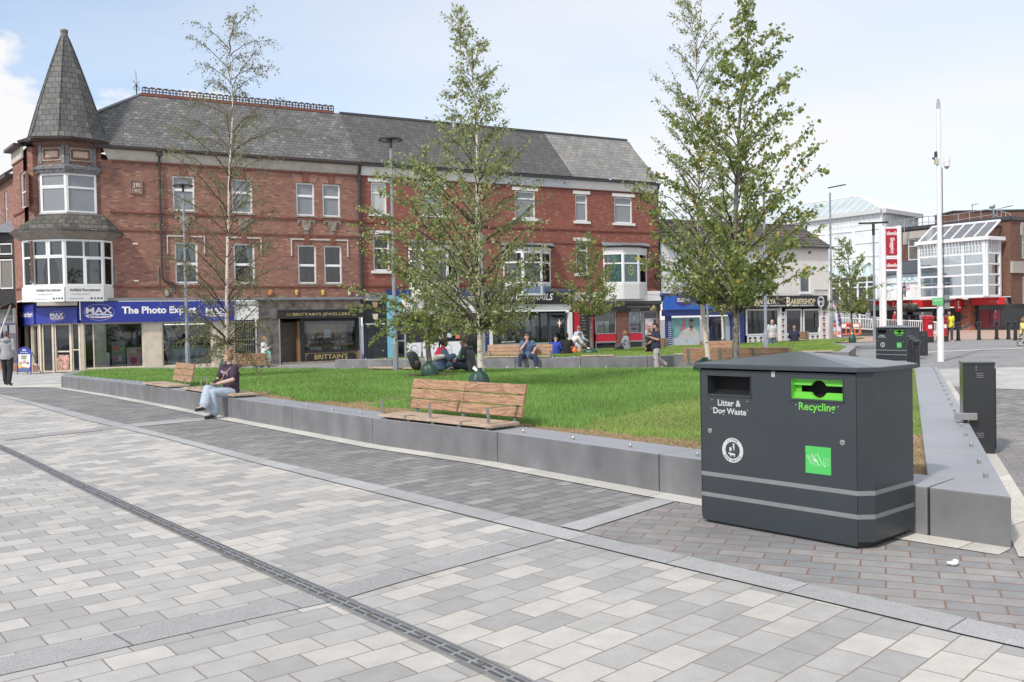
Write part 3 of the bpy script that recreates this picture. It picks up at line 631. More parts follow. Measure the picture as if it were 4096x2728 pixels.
# ---------------- corner building ----------------
cbd=bterr('long red brick corner building with a pointed slate turret and a photo shop below')
sA=Vector((-1.93,.82)); sD=Vector((-.176,.984))     # side street wall
Mv=RL(263,700,(0,-.22),(1,0)); 
wang=lambda a:(math.sin(R_(a)),-math.cos(R_(a)))   # world outward normal at angle a from -Y
def locdir(wx,wy): v=Vector((wx,wy)); return Vector((v.dot(TU),v.dot(TN)))
dR_=locdir(math.cos(R_(38)),math.sin(R_(38))); dL_=locdir(-math.cos(R_(7)),math.sin(R_(7)))
Rv=RL(384,700,tuple(Mv),tuple(dR_)); Lv=RL(160,700,tuple(Mv),tuple(dL_))
Lw=Lv+Vector((-.05,.3))
SX0=RL(405,650,(0,0),(1,0)).x     # brick of the front wall starts here
pipeS=12.46
# front wall with openings
w2=[(688,702,781,847),(925,717,1012,855),(1183,728,1260,866),(1288,733,1363,869)]
w1=[(697,968,794,1135),(933,975,1022,1135),(1190,979,1268,1135),(1295,980,1370,1136)]
holes=[]
for r in w2: s0,_=FS(r[0],r[1]); s1,_=FS(r[2],r[3]); holes.append((s0,s1,Z2B,Z2T))
for r in w1: s0,_=FS(r[0],r[1]); s1,_=FS(r[2],r[3]); holes.append((s0,s1,Z1B,Z1T))
mb=MB(); holewall(mb,SX0-.05,pipeS,2.9,8.82,holes,0,.16)
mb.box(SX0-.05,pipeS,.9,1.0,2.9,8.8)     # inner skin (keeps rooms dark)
mb.build('wall',[M_brick],cbd)
# side street wall
sq=sA+sD*5.2
mb=MB()
TS=lambda v: v
root_side=empty('side_wall',(0,0,0)); root_side.parent=cbd
def vwall(name,m,parent,P,Q,z0,z1,holes=(),rev=.12,th=None):
    """wall between local plan points as own object whose local x runs along it (so bricks follow)"""
    P=Vector(P);Q=Vector(Q); L=(Q-P).length; a=math.atan2(Q.y-P.y,Q.x-P.x); mb=MB(); holewall(mb,0,L,z0,z1,list(holes),0,rev)
    o=mb.build(name,m,parent); o.location=(P.x,P.y,0); o.rotation_euler=(0,0,a); return o,L
bpy.data.objects.remove(root_side)
sideL=4.6
sP=RL(61,1000,tuple(sA),tuple(sD)); sideL=(sP-sA).length
def sw_(px): return (RL(px,1000,tuple(sA),tuple(sD))-sP).length
mb=MB(); _c=[tuple(sP+Vector((.25,0))),tuple(sA+Vector((.16,.06))),tuple(sA+Vector((.35,-.12))),tuple(Lv+Vector((.02,.32))),tuple(Mv+Vector((0,.32))),(SX0,.05),(SX0,1.2),(2,2.2),(2,5.5)]; mb.prism(_c,2.92,9.3); mb.build('corner_light_block',M_brick,cbd)  # unseen filler added inside the corner to block light through the gaps
def sideframe():   # from far (left) to near: outward to the camera-left
    return sP,sA
hs_=[]
w,_L=vwall('side_wall',M_brick,cbd,sP,sA+sD*.0,2.9,8.82,[(sw_(90),sw_(110),6.75,8.25),(sw_(101),sw_(119),3.6,5.3)])
for (a,c,z0,z1) in ((sw_(90),sw_(110),6.75,8.25),(sw_(101),sw_(119),3.6,5.3)):
    dd=(sA-sP).normalized(); p=sP+dd*a; q=sP+dd*c
    frame(cbd,p,q,z0,z1,rows=(.45,),pm=M_dpane,inset=.05)
for z,th,dp in ((6.62,.07,.06),(5.85,.06,.05),(3.42,.07,.06),(8.80,.06,.05)):
    dd=(sA-sP).normalized(); nn=Vector((dd.y,-dd.x)); b=MB(); a0=sP+nn*dp; a1=sA+nn*dp; b.prism([tuple(sP),tuple(a0),tuple(a1),tuple(sA)],z-th/2,z+th/2); b.build('string_course',M_terr,cbd)
b=MB(); nn=Vector((-.984,-.176)); b.prism([tuple(sP+nn*-.02),tuple(sP+nn*.05),tuple(sA+nn*.05),tuple(sA+nn*-.02)][::-1],8.83,9.3); b.build('fascia_board',M_cream,cbd)
b=MB(); b.prism([tuple(sP+nn*.0),tuple(sP+nn*.34),tuple(sA+nn*.34),tuple(sA+nn*.0)][::-1],9.30,9.42); b.build('gutter',M_gut,cbd)
# string courses front
for z,th,dp in ((6.62,.07,.07),(5.85,.06,.05),(3.43,.07,.06)): vbox(cbd,'string_course',M_terr,SX0+.3,pipeS-.05,-dp,0.001,z-th/2,z+th/2)
vbox(cbd,'string_course',M_terr,SX0+.4,pipeS,-.06,0.001,8.76,8.84)
b=MB(); b.prism([(SX0+.25,-.003),(pipeS,-.003),(pipeS,.02),(SX0+.25,.02)],8.84,9.26); b.k=0
b.add([(SX0+.28,-.01,8.84),(pipeS,-.01,8.84),(pipeS,-.20,9.26),(SX0+.05,-.20,9.26)],[(0,1,2,3)]); b.build('fascia_board',M_cream,cbd)
b=MB(); b.box(SX0-.3,pipeS+.02,-.34,-.18,9.26,9.40); b.box(SX0-.3,pipeS+.02,-.37,-.33,9.32,9.42); b.build('gutter',M_gut,cbd)
# windows
for i,h in enumerate(holes[:4]):
    o,T,L=frame(cbd,(h[0],0),(h[1],0),Z2B,Z2T,rows=(.62,),t=.075,inset=.07,pm=M_blind,sash=((0,1,0,.62),))
    vbox(cbd,'sill',M_stone,h[0]-.08,h[1]+.08,-.09,.05,Z2B-.07,Z2B-.002)
    # keystone and flared lintel
    cx_=(h[0]+h[1])/2; b=MB(); b.add([(cx_-.11,-.06,Z2T+.0),(cx_+.11,-.06,Z2T),(cx_+.15,-.06,8.76),(cx_-.15,-.06,8.76),(cx_-.11,.01,Z2T+.0),(cx_+.11,.01,Z2T),(cx_+.15,.01,8.76),(cx_-.15,.01,8.76)],[(0,1,2,3),(0,3,7,4),(1,5,6,2),(0,4,5,1)]); b.build('keystone',M_terr,cbd)
    w_=(h[1]-h[0])/2
    for s_ in (-1,1): b=MB(); b.add([(cx_+s_*.13,-.015,Z2T+.02),(cx_+s_*(w_+.04),-.015,Z2T+.02),(cx_+s_*(w_+.22),-.015,8.68),(cx_+s_*.16,-.015,8.68)],[(0,1,2,3)]); b.build('lintel',mat('rubbed brick lintel',(.33,.17,.13),.85,0,.2,9,.2,stretch=(3,1,.6)),cbd)
    # carved apron below the sill
    b=MB()
    b.box(cx_-.42,cx_+.42,-.05,.001,6.50,6.58); b.box(cx_-.2,cx_+.2,-.07,.001,6.2,6.5); b.box(cx_-.13,cx_+.13,-.09,.001,6.08,6.2); b.box(cx_-.42,cx_-.33,-.05,.001,6.4,6.5); b.box(cx_+.33,cx_+.42,-.05,.001,6.4,6.5)
    b.box(cx_-.1,cx_+.1,-.05,.001,5.9,6.08); b.build('carved_apron',M_stone,cbd)
for i,h in enumerate(holes[4:]):
    o,T,L=frame(cbd,(h[0],0),(h[1],0),Z1B,Z1T,rows=(.49,),t=.075,inset=.07,pm=M_glass,sash=((0,1,0,.49),))
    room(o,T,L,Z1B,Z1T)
    if i>=2: curtain(o,T,.06,L*.42,Z1B+.05,Z1T-.05,M_curr,waves=4); curtain(o,T,L*.55,L-.06,Z1B+.05,Z1T-.05,M_curr,waves=4)
    else: curtain(o,T,.06,L*.45,Z1B+.5,Z1T-.05,M_ncurt,gather=.7,waves=4); curtain(o,T,L*.6,L-.06,Z1B+.3,Z1T-.05,M_ncurt,gather=-.6,waves=4)
    vbox(cbd,'sill',M_stone,h[0]-.05,h[1]+.05,-.07,.05,Z1B-.08,Z1B-.002)
    cx_=(h[0]+h[1])/2; b=MB(); b.box(cx_-.12,cx_+.12,-.06,.001,Z1T+.0,5.82); b.build('keystone',M_terr,cbd)
# worn white hood brackets around the first floor windows
M_worn=mat('worn white batten',(.55,.52,.47),.8,0,.3,20,.3)
for (a,b_) in ((holes[4][0]-.32,holes[4][1]+.32),(holes[5][0]-.32,holes[5][1]+.32),(holes[6][0]-.32,holes[7][1]+.32)):
    b=MB(); b.box(a,b_,-.05,.001,5.62,5.68); b.box(a,a+.05,-.05,.001,4.85,5.62); b.box(b_-.05,b_,-.05,.001,4.85,5.62); b.build('hood_batten',M_worn,cbd)
# date stone
s0,z1=FS(523,722); s1,z0=FS(566,772); b=MB(); b.box(s0,s1,-.05,.001,z0,z1); ds=b.build('date_stone',mat('terracotta panel',(.23,.12,.085),.85,0,.2,10,.3),cbd)
b=MB(); 
for a in ((s0-.03,s1+.03,-.07,.001,z1,z1+.04),(s0-.03,s1+.03,-.07,.001,z0-.04,z0),(s0-.03,s0,-.07,.001,z0,z1),(s1,s1+.03,-.07,.001,z0,z1)): b.box(*a)
b.build('frame',M_stone,ds)
ttext('JB',mat('stone lettering',(.62,.58,.52),.8,0,.1,9),ds,530,751,562,732,-.056); ttext('1902',MATS['stone lettering'],ds,530,768,563,757,-.056)
# small white vents and boxes on the wall
for px,py in ((541,975),(545,1123)):
    s,z=FS(px,py); vbox(cbd,'air_vent',M_whp,s-.1,s+.1,-.02,.001,z-.03,z+.03)
for px,py,w_,h_,m in ((668,1172,.085,.15,mat('grey meter box',(.42,.41,.37),.6)),(1186,1171,.08,.14,mat('yellow alarm box',(.62,.36,.10),.5)),(1291,1171,.08,.14,mat('ochre alarm box',(.60,.42,.08),.5)),(1397,1171,.08,.14,mat('cream alarm box',(.66,.60,.44),.5)),(1428,1180,.05,.05,M_whp),(1081,1171,.11,.14,mat('orange alarm box',(.50,.22,.07),.5))):
    s,z=FS(px,py); b=MB(); b.lathe([(w_*.4,-h_),(w_*.9,-h_*.7),(w_,h_*.6),(w_*.7,h_)],(s,-.05,z),12,sy=.6); b.build('alarm_box',m,cbd,smooth=True)
for px in (574,612):  # timber battens
    s,z=FS(px,0); 
s,_=FS(463,1080); vbox(cbd,'batten',M_stone,s-.03,s+.03,-.04,.001,3.55,4.45); s,_=FS(632,1080); vbox(cbd,'batten',M_stone,s-.03,s+.03,-.04,.001,3.5,4.3)
# downpipe
def pipe(parent,s,z0,z1,m=None,r=.045,hop=True):
    b=MB(); b.tube([(s,-.10,z0),(s,-.10,z1-.45),(s,-.22,z1-.2),(s,-.24,z1-.05)],r,10)
    z=z0+.8
    while z<z1-.6: b.tube([(s,-.10,z),(s,-.10,z+.07)],r*1.35,10); z+=1.7
    b.build('downpipe',m or M_pipe,parent,smooth=False)
s,_=FS(643,900); pipe(cbd,s,3.75,9.35)
b=MB(); b.tube([(s,-.1,3.8),(s+.1,-.1,3.65),(s+.45,-.1,3.55),(s+.5,-.1,3.4),(s+.5,-.1,3.1)],.045,8); b.box(s-.12,s+.12,-.32,-.1,9.1,9.28); b.build('downpipe_bend',M_pipe,cbd)
pipe(cbd,12.46,2.6,9.35,r=.07)
# -------- turret: second floor bay --------
tz0,tz1=6.50,8.15
for nm,P,Q,pmm,cols,rows in (('turret_window',Lv,Mv,M_blind,(.5,) if 0 else (),(.64,)),('turret_window',Mv,Rv,M_blind,(),(.64,))):
    o,T,L=frame(cbd,P,Q,tz0,tz1,cols,rows,t=.085,pm=pmm,name=nm,sash=((0,1,.64,1),) if P==Lv else ())
    room(o,T,L,tz0,tz1,.12,M_in)
o,T,L=frame(cbd,Lw,Lv,tz0,tz1,rows=(.64,),t=.05,pm=M_dpane,name='turret_window')
Rw=Vector((Rv.x+.12,.02)); 
def polyoff(poly,d):   # outward offset of an open plan polyline (outward = right of direction)
    r=[]
    for i,p in enumerate(poly):
        if i==0: t=(poly[1]-p).normalized(); r.append(p+Vector((t.y,-t.x))*d)
        elif i==len(poly)-1: t=(p-poly[i-1]).normalized(); r.append(p+Vector((t.y,-t.x))*d)
        else:
            a=(p-poly[i-1]).normalized(); c=(poly[i+1]-p).normalized(); na=Vector((a.y,-a.x)); nc=Vector((c.y,-c.x)); m=(na+nc).normalized(); r.append(p+m*d/max(.4,m.dot(na)))
    return r
TP=[Lw+Vector((-.02,.6)),Lw,Lv,Mv,Rv,Vector((Rv.x+.03,.35))]
def tier(name,m,d0,d1,z0,z1,base=TP):
    a=polyoff(base,d0); c=polyoff(base,d1); n=len(base); b=MB(); inn=[p.lerp(Vector((-.6,1.2)),.5) for p in base]
    vs=[(p.x,p.y,z0) for p in a]+[(p.x,p.y,z1) for p in c]; b.add(vs,[(i,i+1,n+i+1,n+i) for i in range(n-1)])
    b.face([(p.x,p.y,z0) for p in a]+[(-.2,1.5,z0)]); b.face(([(p.x,p.y,z1) for p in c]+[(-.2,1.5,z1)])[::-1]); return b.build(name,m,cbd)
M_cornice=mat('weathered lead cornice',(.13,.13,.14),.6,.2,.4,9,.3,c2=(.2,.2,.21)); M_brw=mat('brown peeling timber',(.11,.055,.042),.8,0,.4,22,.4,c2=(.2,.12,.09))
tier('turret_cornice',M_cornice,.10,.17,8.15,8.30); tier('turret_cornice',M_cornice,.20,.22,8.30,8.40); tier('turret_cornice',M_cornice,.16,.04,8.40,8.52)
tier('turret_panel_band',M_brw,.03,.03,8.52,9.30)
# painted panels
for P,Q in ((Lv,Mv),(Mv,Rv)):
    L=(Q-P).length; dx=(Q-P)/L; nn=Vector((-dx.y,dx.x)); T=lambda v:Vector((P.x+dx.x*v.x+nn.x*v.y,P.y+dx.y*v.x+nn.y*v.y,v.z))
    m1=mat('flaking cream trim',(.42,.36,.30),.8,0,.4,25,.3)
    b=MB(); 
    for i,(a,c) in enumerate(((.17,8.66),(.30,8.80))):
        e=L-a; g=9.20-(c-8.66); w_=.035
        b.box(a,e,-.06,-.03,c,c+w_,T=T); b.box(a,e,-.06,-.03,g-w_,g,T=T); b.box(a,a+w_,-.06,-.03,c+w_,g-w_,T=T); b.box(e-w_,e,-.06,-.03,c+w_,g-w_,T=T)
    b.build('panel_moulding',m1,cbd)
    b=MB(); b.box(.335,L-.335,-.05,-.03,8.835,9.025,T=T); b.build('panel',mat('pale panel plaster',(.55,.38,.29),.8,0,.15,9),cbd)
    for a in (.0,L-.14): b=MB(); b.box(a,a+.14,-.065,-.03,8.52,9.3,T=T); b.build('pilaster',M_cornice,cbd)
tier('turret_eaves',M_brw,.04,.22,9.30,9.42); tier('turret_eaves',M_gut,.42,.50,9.42,9.52)
# spire
cS=RL(268,500,(0,1.02),(1,0)); R0=1.78
prof=[(1.0,9.50),(.94,9.60),(.86,9.85),(.79,10.3),(.70,10.85),(.55,11.7),(.42,12.4),(.27,13.2),(.16,13.75),(.085,14.1),(.075,14.32)]
b=MB(); a0=R_(-90+22.5-4+11); n=8
vs=[(cS.x+R0*r*math.cos(a0+i*math.pi/4),cS.y+R0*r*math.sin(a0+i*math.pi/4),z) for r,z in prof for i in range(n)]
b.add(vs,[(j*n+i,j*n+(i+1)%n,(j+1)*n+(i+1)%n,(j+1)*n+i) for j in range(len(prof)-1) for i in range(n)]+[tuple(range(n))[::-1],tuple((len(prof)-1)*n+i for i in range(n))])
M_spire=brickmat('spire slate',[(3,(.125,.125,.12)),(2,(.145,.145,.14)),(2,(.105,.105,.105)),(.3,(.2,.19,.16))],(.03,.03,.03),.26,.24,.010,'xz',jit=.15,stain=.3,dist=.006,bump=.7,rough=.6)
sp_=b.build('spire',M_spire,cbd)
b=MB()
for i in range(n):
    b.tube([(cS.x+(R0*r+.01)*math.cos(a0+i*math.pi/4),cS.y+(R0*r+.01)*math.sin(a0+i*math.pi/4),z+.01) for r,z in prof[:-1]],.022,5)
b.build('hip_rolls',M_spire,sp_)
b=MB(); b.lathe([(.17,14.1),(.13,14.3),(.155,14.32),(.15,14.42)],(cS.x,cS.y,0),10); b.build('spire_cap',mat('terracotta cap',(.16,.14,.115),.8,0,.3,9),sp_)
b=MB(); vs=[]
b.lathe([(R0*1.0,9.46),(R0*1.06,9.47),(R0*1.08,9.56),(R0*.98,9.57)],(cS.x,cS.y,0),8); g_=b.build('spire_gutter',M_gut,cbd); 
# -------- first floor bay --------
bz0,bz1=3.42,5.36
M1=RL(256,1000,(0,-.62),(1,0)); R1=RL(412,1000,tuple(M1),tuple(Vector((.985,.12)))); R2=Vector((FS(452,1000)[0],0.02))
L1=RL(128,1000,tuple(M1),tuple(dL_)); L2=L1+Vector((-.35,.55))
BP=[L2,L1,M1,R1,R2]
for i,(P,Q,cols,rows,sash,cur) in enumerate(((L1,M1,(.5,),(.62,),((0,.5,.62,1),(.5,1,.62,1)),1),(M1,R1,(.5,),(.62,),((.5,1,0,.62),),2),(R1,R2,(),(.62,),(),3),(L2,L1,(),(.62,),(),3))):
    o,T,L=frame(cbd,P,Q,bz0,bz1,cols,rows,t=.085,pm=M_glass,name='bay_window',sash=sash)
    room(o,T,L,bz0,bz1,.45)
    if cur==1: curtain(o,T,.1,L*.5,bz0+.1,bz1-.05,M_curt,gather=.55,waves=6); curtain(o,T,L*.5,L-.1,bz0+.1,bz1-.05,M_curt,gather=-.6,waves=6)
    if cur==2: curtain(o,T,L*.66,L-.1,bz0+.1,bz1-.05,M_curt,waves=5)
    if cur==3: curtain(o,T,.08,L-.08,bz0+.1,bz1-.05,mat('dark grey curtain',(.12,.12,.13),.9),waves=4)
def btier(name,m,d0,d1,z0,z1): return tier(name,m,d0,d1,z0,z1,base=[BP[0]+Vector((-.05,.4))]+BP+[R2+Vector((.02,.2))])
btier('bay_cove',mat('stained render cove',(.26,.225,.20),.85,0,.2,3,.2),.03,.38,5.38,5.66)
btier('bay_eaves',M_slate,.42,.42,5.66,5.72)
# bay roof: from overhang up to the turret foot
A=polyoff(BP,.44); Bq=polyoff([Lw,Lv,Mv,Rv,Vector((Rv.x+.25,0))],.05)
b=MB(); n=5; b.add([(p.x,p.y,5.72) for p in A]+[(p.x,min(p.y,p.y),6.48) for p in Bq],[(i,i+1,n+i+1,n+i) for i in range(n-1)]); b.build('bay_roof',brickmat('mossy stone slate',[(3,(.10,.095,.085)),(2,(.13,.12,.105)),(1,(.08,.075,.07))],(.04,.04,.035),.3,.2,.012,'xz',jit=.2,stain=.3,dist=.02,bump=.8,scol=((.28,.26,.2),4,.55,.6)),cbd)
b=MB(); b.add([(p.x,p.y,6.40) for p in polyoff([Lw,Lv,Mv,Rv],.10)]+[(p.x,p.y,6.52) for p in polyoff([Lw,Lv,Mv,Rv],.05)],[(i,i+1,5+i-0,4+i) for i in range(3)]); b.build('lead_flashing',M_lead,cbd)
btier('bay_apron',M_whp,.0,.0,2.80,3.42)
# recruitment boards
for k,(P,Q) in enumerate(((L1,M1),(M1,R1))):
    L=(Q-P).length; dx=(Q-P)/L; nn=Vector((-dx.y,dx.x)); T=lambda v:Vector((P.x+dx.x*v.x+nn.x*v.y,P.y+dx.y*v.x+nn.y*v.y,v.z))
    b=MB(); b.box(.02,L-.02 if k==0 else L*.98,-.05,-.012,2.78,3.38,T=T); bd=b.build('sign_board',mat('white sign board',(.74,.74,.72),.4,0,.03,2),cbd)
    q=T(Vector((.16,-.055,3.20))); X=(dx.x,dx.y,0)
    text('lettering','Ashfield Recruitment',M_blackl,bd,tuple(q),X,(0,0,1),w=L-.32,h=.12,bold=.02); q=T(Vector((.20,-.055,3.03))); text('lettering','"everything and more"',mat('grey lettering',(.3,.3,.32),.5,0,0),bd,tuple(q),X,(0,0,1),w=L*.5,h=.11)
    for j,c in enumerate(((.7,.7,.7),(.02,.02,.03),(.12,.2,.3),(.02,.12,.06),(.01,.09,.06))):
        b=MB(); x=L*.55+j*L*.085; b.box(x,x+.075,-.056,-.052,2.87,2.945,T=T); b.build('colour_square',mat('square%d'%j if 0 else ['pale','ink','slate blue','green','dark green'][j]+' square',c,.5,0,0),bd)
    b=MB(); b.box(.14,L*.45,-.056,-.052,2.885,2.90,T=T); b.build('rule_line',M_bluel,bd)
vbox(cbd,'bay_bracket',M_cream,-1.6,-.1,-.35,.2,2.62,2.78)
# -------- main roof --------
sR=pipeS+.02; kz=ZE+.04
b=MB()
e0=Vector((-1.2,-.33)); r0=Vector((3.0,RD_))
eL=sP+Vector((-.984,-.176))*.34; 
v=[(SX0-.1,-.34,kz),(sR,-.34,kz),(sR,RD_,ZR),(r0.x,r0.y,ZR),(-1.9,.2,kz)]
b.face(v); b.face([(-1.9,.2,kz),(r0.x,r0.y,ZR),(r0.x+1.2,RD_+2.2,ZR-.6),(eL.x,eL.y,kz)])
b.face([(sR,RD_,ZR),(sR,RD_+2.9,ZE),(r0.x+1.2,RD_+2.9,ZE),(r0.x,r0.y,ZR)])
rf=b.build('roof',M_slate,cbd)
b=MB(); b.tube([(r0.x,r0.y,ZR+.02),(-1.7,.0,kz+.05)],.06,6); b.build('hip_ridge',M_lead,rf)
b=MB(); b.box(r0.x,12.15,RD_-.09,RD_+.09,ZR-.06,ZR+.06); b.build('ridge_tiles',M_terr,rf)
b=MB(); s=r0.x+.05; m_cr=mat('terracotta cresting',(.075,.05,.045),.8,0,.2,8)
while s<12.1:
    y0,y1=RD_-.02,RD_+.02; w_=.29
    z=ZR+.06
    for a in (0,w_/2-.018,w_-.036): b.box(s+a,s+a+.036,y0,y1,z,z+.27)
    for a in (0,.115,.235): b.box(s+.0,s+w_,y0+.001,y1-.001,z+a,z+a+.035)
    b.add([(s+.03,y0,z+.27),(s+w_-.03,y0,z+.27),(s+w_-.07,y0,z+.31),(s+.07,y0,z+.31)],[(0,1,2,3)])
    s+=.305
b.build('ridge_cresting',m_cr,rf)
# wrought finial
b=MB(); fx,fz=FS(541,362,RD_); fx=r0.x-.18
b.tube([(fx,RD_,ZR-.05),(fx,RD_,ZR+.45)],.03,6); b.tube([(fx,RD_,ZR+.45),(fx-.01,RD_,ZR+1.05)],.012,5)
for sg in (-1,1):
    b.tube([(fx+sg*(.02+.13*math.sin(t)*(1-t/8)),RD_,ZR+.18+.20*(1-math.cos(t))*.5*(1-t/10)+.1*t/6) for t in [i*.45 for i in range(12)]],.014,5)
    b.tube([(fx,RD_,ZR+.3),(fx+sg*.06,RD_,ZR+.5),(fx+sg*.14,RD_,ZR+.62)],.012,5)
b.build('finial',M_pipe,rf)
# ================= ground floor of the corner building =================
ZB=ZG
def sx(px,o=0,py=1300): return FS(px,py,o)[0]
def floorbox(parent,s0,s1,z1=2.9,dep=2.2,m=None,name='shop_interior'):
    b=MB(); b.box(s0,s1,dep,dep+.05,ZB,z1); b.box(s0,s1,.15,dep,z1-.05,z1); b.box(s0,s1,.15,dep,ZB-.03,ZB+.02); b.box(s0-.03,s0,.15,dep,ZB,z1); b.box(s1,s1+.03,.15,dep,ZB,z1)
    return b.build(name,m or M_in,parent)
# --- photo shop ---
ps=tag(empty('shopfront',(TO.x,TO.y,0),TANG),'photo shop front with a blue name board above cream piers, at the street corner','shop')
E0=0.0; E1=sx(932)
# diagonal entrance: from the corner E0 back along the chamfer, then the side street
cP=Vector((0.0,0.02)); cdir=locdir(-math.cos(R_(11)),math.sin(R_(11))*1.0)
cQ=RL(158,1300,tuple(cP),tuple(cdir)); sdir=sD
cE=RL(70,1300,tuple(cQ),tuple(sdir)); sE=(cE-cQ).length
vbox(cbd,'lead_ledge',M_lead,.0,pipeS,-.30,.05,2.80,2.92)
# name board
b=MB(); b.box(0.02,E1,-.27,-.03,1.88,2.77); nb=b.build('name_board',M_brblue,ps)
dx=(cQ-cP).normalized()*-1; L=(cQ-cP).length; nn=Vector((-dx.y,dx.x)); TC_=lambda v:Vector((cQ.x+dx.x*v.x+nn.x*v.y,cQ.y+dx.y*v.x+nn.y*v.y,v.z))
b=MB(); b.box(0,L,-.20,-.02,1.88,2.56,T=TC_); nb2=b.build('name_board',M_brblue,ps)
dx2=-sdir; nn2=Vector((-dx2.y,dx2.x)); TS_=lambda v:Vector((cE.x+dx2.x*v.x+nn2.x*v.y,cE.y+dx2.y*v.x+nn2.y*v.y,v.z))
b=MB(); b.box(0,sE,-.22,-.02,1.85,2.72,T=TS_); nb3=b.build('name_board',M_brblue,ps)
def maxlogo(T,cx_,cz_,w,o,parent,ring_=True):
    """MAX / SPIELMANN roundel: oval outline, bold white name, white lozenge with blue small caps"""
    O0=T(Vector((0,0,0))); X=(T(Vector((1,0,0)))-O0); X=tuple(X)
    b=MB(); n=40
    def el(rx,rz,w2,yy):
        for i in range(n):
            t0,t1=6.2832*i/n,6.2832*(i+1)/n
            b.face([T(Vector((cx_+(rx+q)*math.cos(t),yy,cz_+(rz+q)*math.sin(t)))) for t,q in ((t0,0),(t0,w2),(t1,w2),(t1,0))])
    el(w*.5,w*.29,w*.007,o); b.build('oval_ring',M_whitel,parent)
    q=T(Vector((cx_-w*.455,o-.004,cz_-w*.06))); text('lettering','MAX',M_redl,parent,tuple(q),X,(0,0,1),w=w*.88,h=w*.225,bold=.02)
    q=T(Vector((cx_-w*.445,o-.008,cz_-w*.05))); text('lettering','MAX',M_whitel,parent,tuple(q),X,(0,0,1),w=w*.88,h=w*.225,bold=.02)
    b=MB(); b.face([T(Vector((cx_+w*.46*math.cos(6.2832*i/28),o-.004,cz_-w*.135+w*.085*math.sin(6.2832*i/28)))) for i in range(28)]); b.build('lozenge_edge',M_redl,parent)
    b=MB(); b.face([T(Vector((cx_+w*.46*math.cos(6.2832*i/28),o-.008,cz_-w*.128+w*.078*math.sin(6.2832*i/28)))) for i in range(28)]); b.build('lozenge',M_whitel,parent)
    q=T(Vector((cx_-w*.36,o-.012,cz_-w*.165))); text('lettering','SPIELMANN',M_bluel,parent,tuple(q),X,(0,0,1),w=w*.72,h=w*.075,bold=.03)
ID=lambda v:v
s,z=FS(397,1249,-.27); maxlogo(ID,s,z,1.16,-.275,nb)
s,z=FS(865,1247,-.27); maxlogo(ID,s,z,1.02,-.275,nb)
q0,z0=FS(488,1262,-.27); q1,z1=FS(785,1234,-.27); text('lettering','The Photo Expert',M_whitel,nb,(q0,-.275,z0-.02),(1,0,0),(0,0,1),w=q1-q0,h=.40,bold=.035)
maxlogo(TC_,L*.52,2.2,.72,-.205,nb2)
maxlogo(TS_,sE*.17,2.25,sE*.26,-.225,nb3); 
q=TS_(Vector((sE*.36,-.225,2.12))); X=TS_(Vector((1,0,0)))-TS_(Vector((0,0,0))); text('lettering','The Photo Expert',M_whitel,nb3,tuple(q),tuple(X),(0,0,1),w=sE*.6,h=.30,bold=.02)
# piers and windows (main front)
def pier(parent,a,b_,m=None,z1=1.9,o0=-.06,o1=.12,name='pier',z0=ZB): return vbox(parent,name,m or M_creamp,a,b_,o0,o1,z0,z1)
a1,a2,a3,a4,a5,a6=sx(328),sx(365),sx(572),sx(645),sx(848),sx(922)
pier(ps,0,.12); pier(ps,a3,a4); pier(ps,a5,a6+.1)
b=MB(); b.box(0.12,a3,-.05,.12,ZB,-.08); b.box(a4,a5,-.05,.12,ZB,-.10); b.build('stall_riser',M_creamp,ps)
o,T,Lf=frame(ps,(.12,0),(a3,0),-.08,1.88,cols=(.16,),t=.06,fm=M_creamp,pm=M_glass,name='shop_window')
o2,T2,L2_=frame(ps,(a4,0),(a5,0),-.10,1.88,t=.07,fm=M_creamp,pm=M_glass,name='shop_window')
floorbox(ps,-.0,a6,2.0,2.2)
b=MB(); b.box(.5,1.0,.10,.5,ZB,1.85); b.build('inner_column',M_creamp,ps)
vbox(ps,'strip_light',mat('lit tube',(1,.95,.8),.5,0,0,emit=1.6),a4+.15,a5-.2,.10,.14,1.74,1.77)
# displays in window 1
disp=tag(empty('window_display',(TO.x,TO.y,0),TANG),'posters and white crates of photo gifts behind the first photo shop window','display')
def poster(parent,x0,x1,z0,z1,y,m,fm,name='poster',fw_=.03):
    b=MB(); b.box(x0,x1,y,y+.02,z0,z1); o=b.build('poster_frame',fm,parent); b=MB(); b.face([(x0+fw_,y-.004,z0+fw_),(x1-fw_,y-.004,z0+fw_),(x1-fw_,y-.004,z1-fw_),(x0+fw_,y-.004,z1-fw_)]); p=b.build(name,m,o); return o
def crate(parent,x0,x1,z0,z1,y0,y1):
    w_=.02; b=MB(); b.box(x0,x1,y0,y1,z0,z0+w_); b.box(x0,x1,y0,y1,z1-w_,z1); b.box(x0,x0+w_,y0,y1,z0+w_,z1-w_); b.box(x1-w_,x1,y0,y1,z0+w_,z1-w_)
    h=(z1-z0-2*w_)/4
    for i in range(4): b.box(x0+w_,x1-w_,y1-w_,y1,z0+w_+i*h+.006,z0+w_+(i+1)*h-.006)
    return b.build('crate',mat('washed white crate',(.50,.50,.48),.8,0,.1,8),parent)
M_post=mat('white poster',(.72,.74,.76),.4,0,.02,4); M_pk=mat('pink poster',(.60,.25,.32),.4,0,.25,3,c2=(.68,.38,.43)); M_silv=mat('silver frame',(.4,.41,.43),.35,.6,.1,9)
x0,_=FS(385,1400,.3); x1,_=FS(440,1400,.3); p1=poster(disp,x0,x1,ZB+.1,.62,.3,M_post,M_dgrey)
text('lettering','PRINT',mat('navy lettering',(.06,.09,.25),.5,0,0),p1,(x0+.06,.29,.50),(1,0,0),(0,0,1),w=.33,h=.07,bold=.03)
b=MB(); 
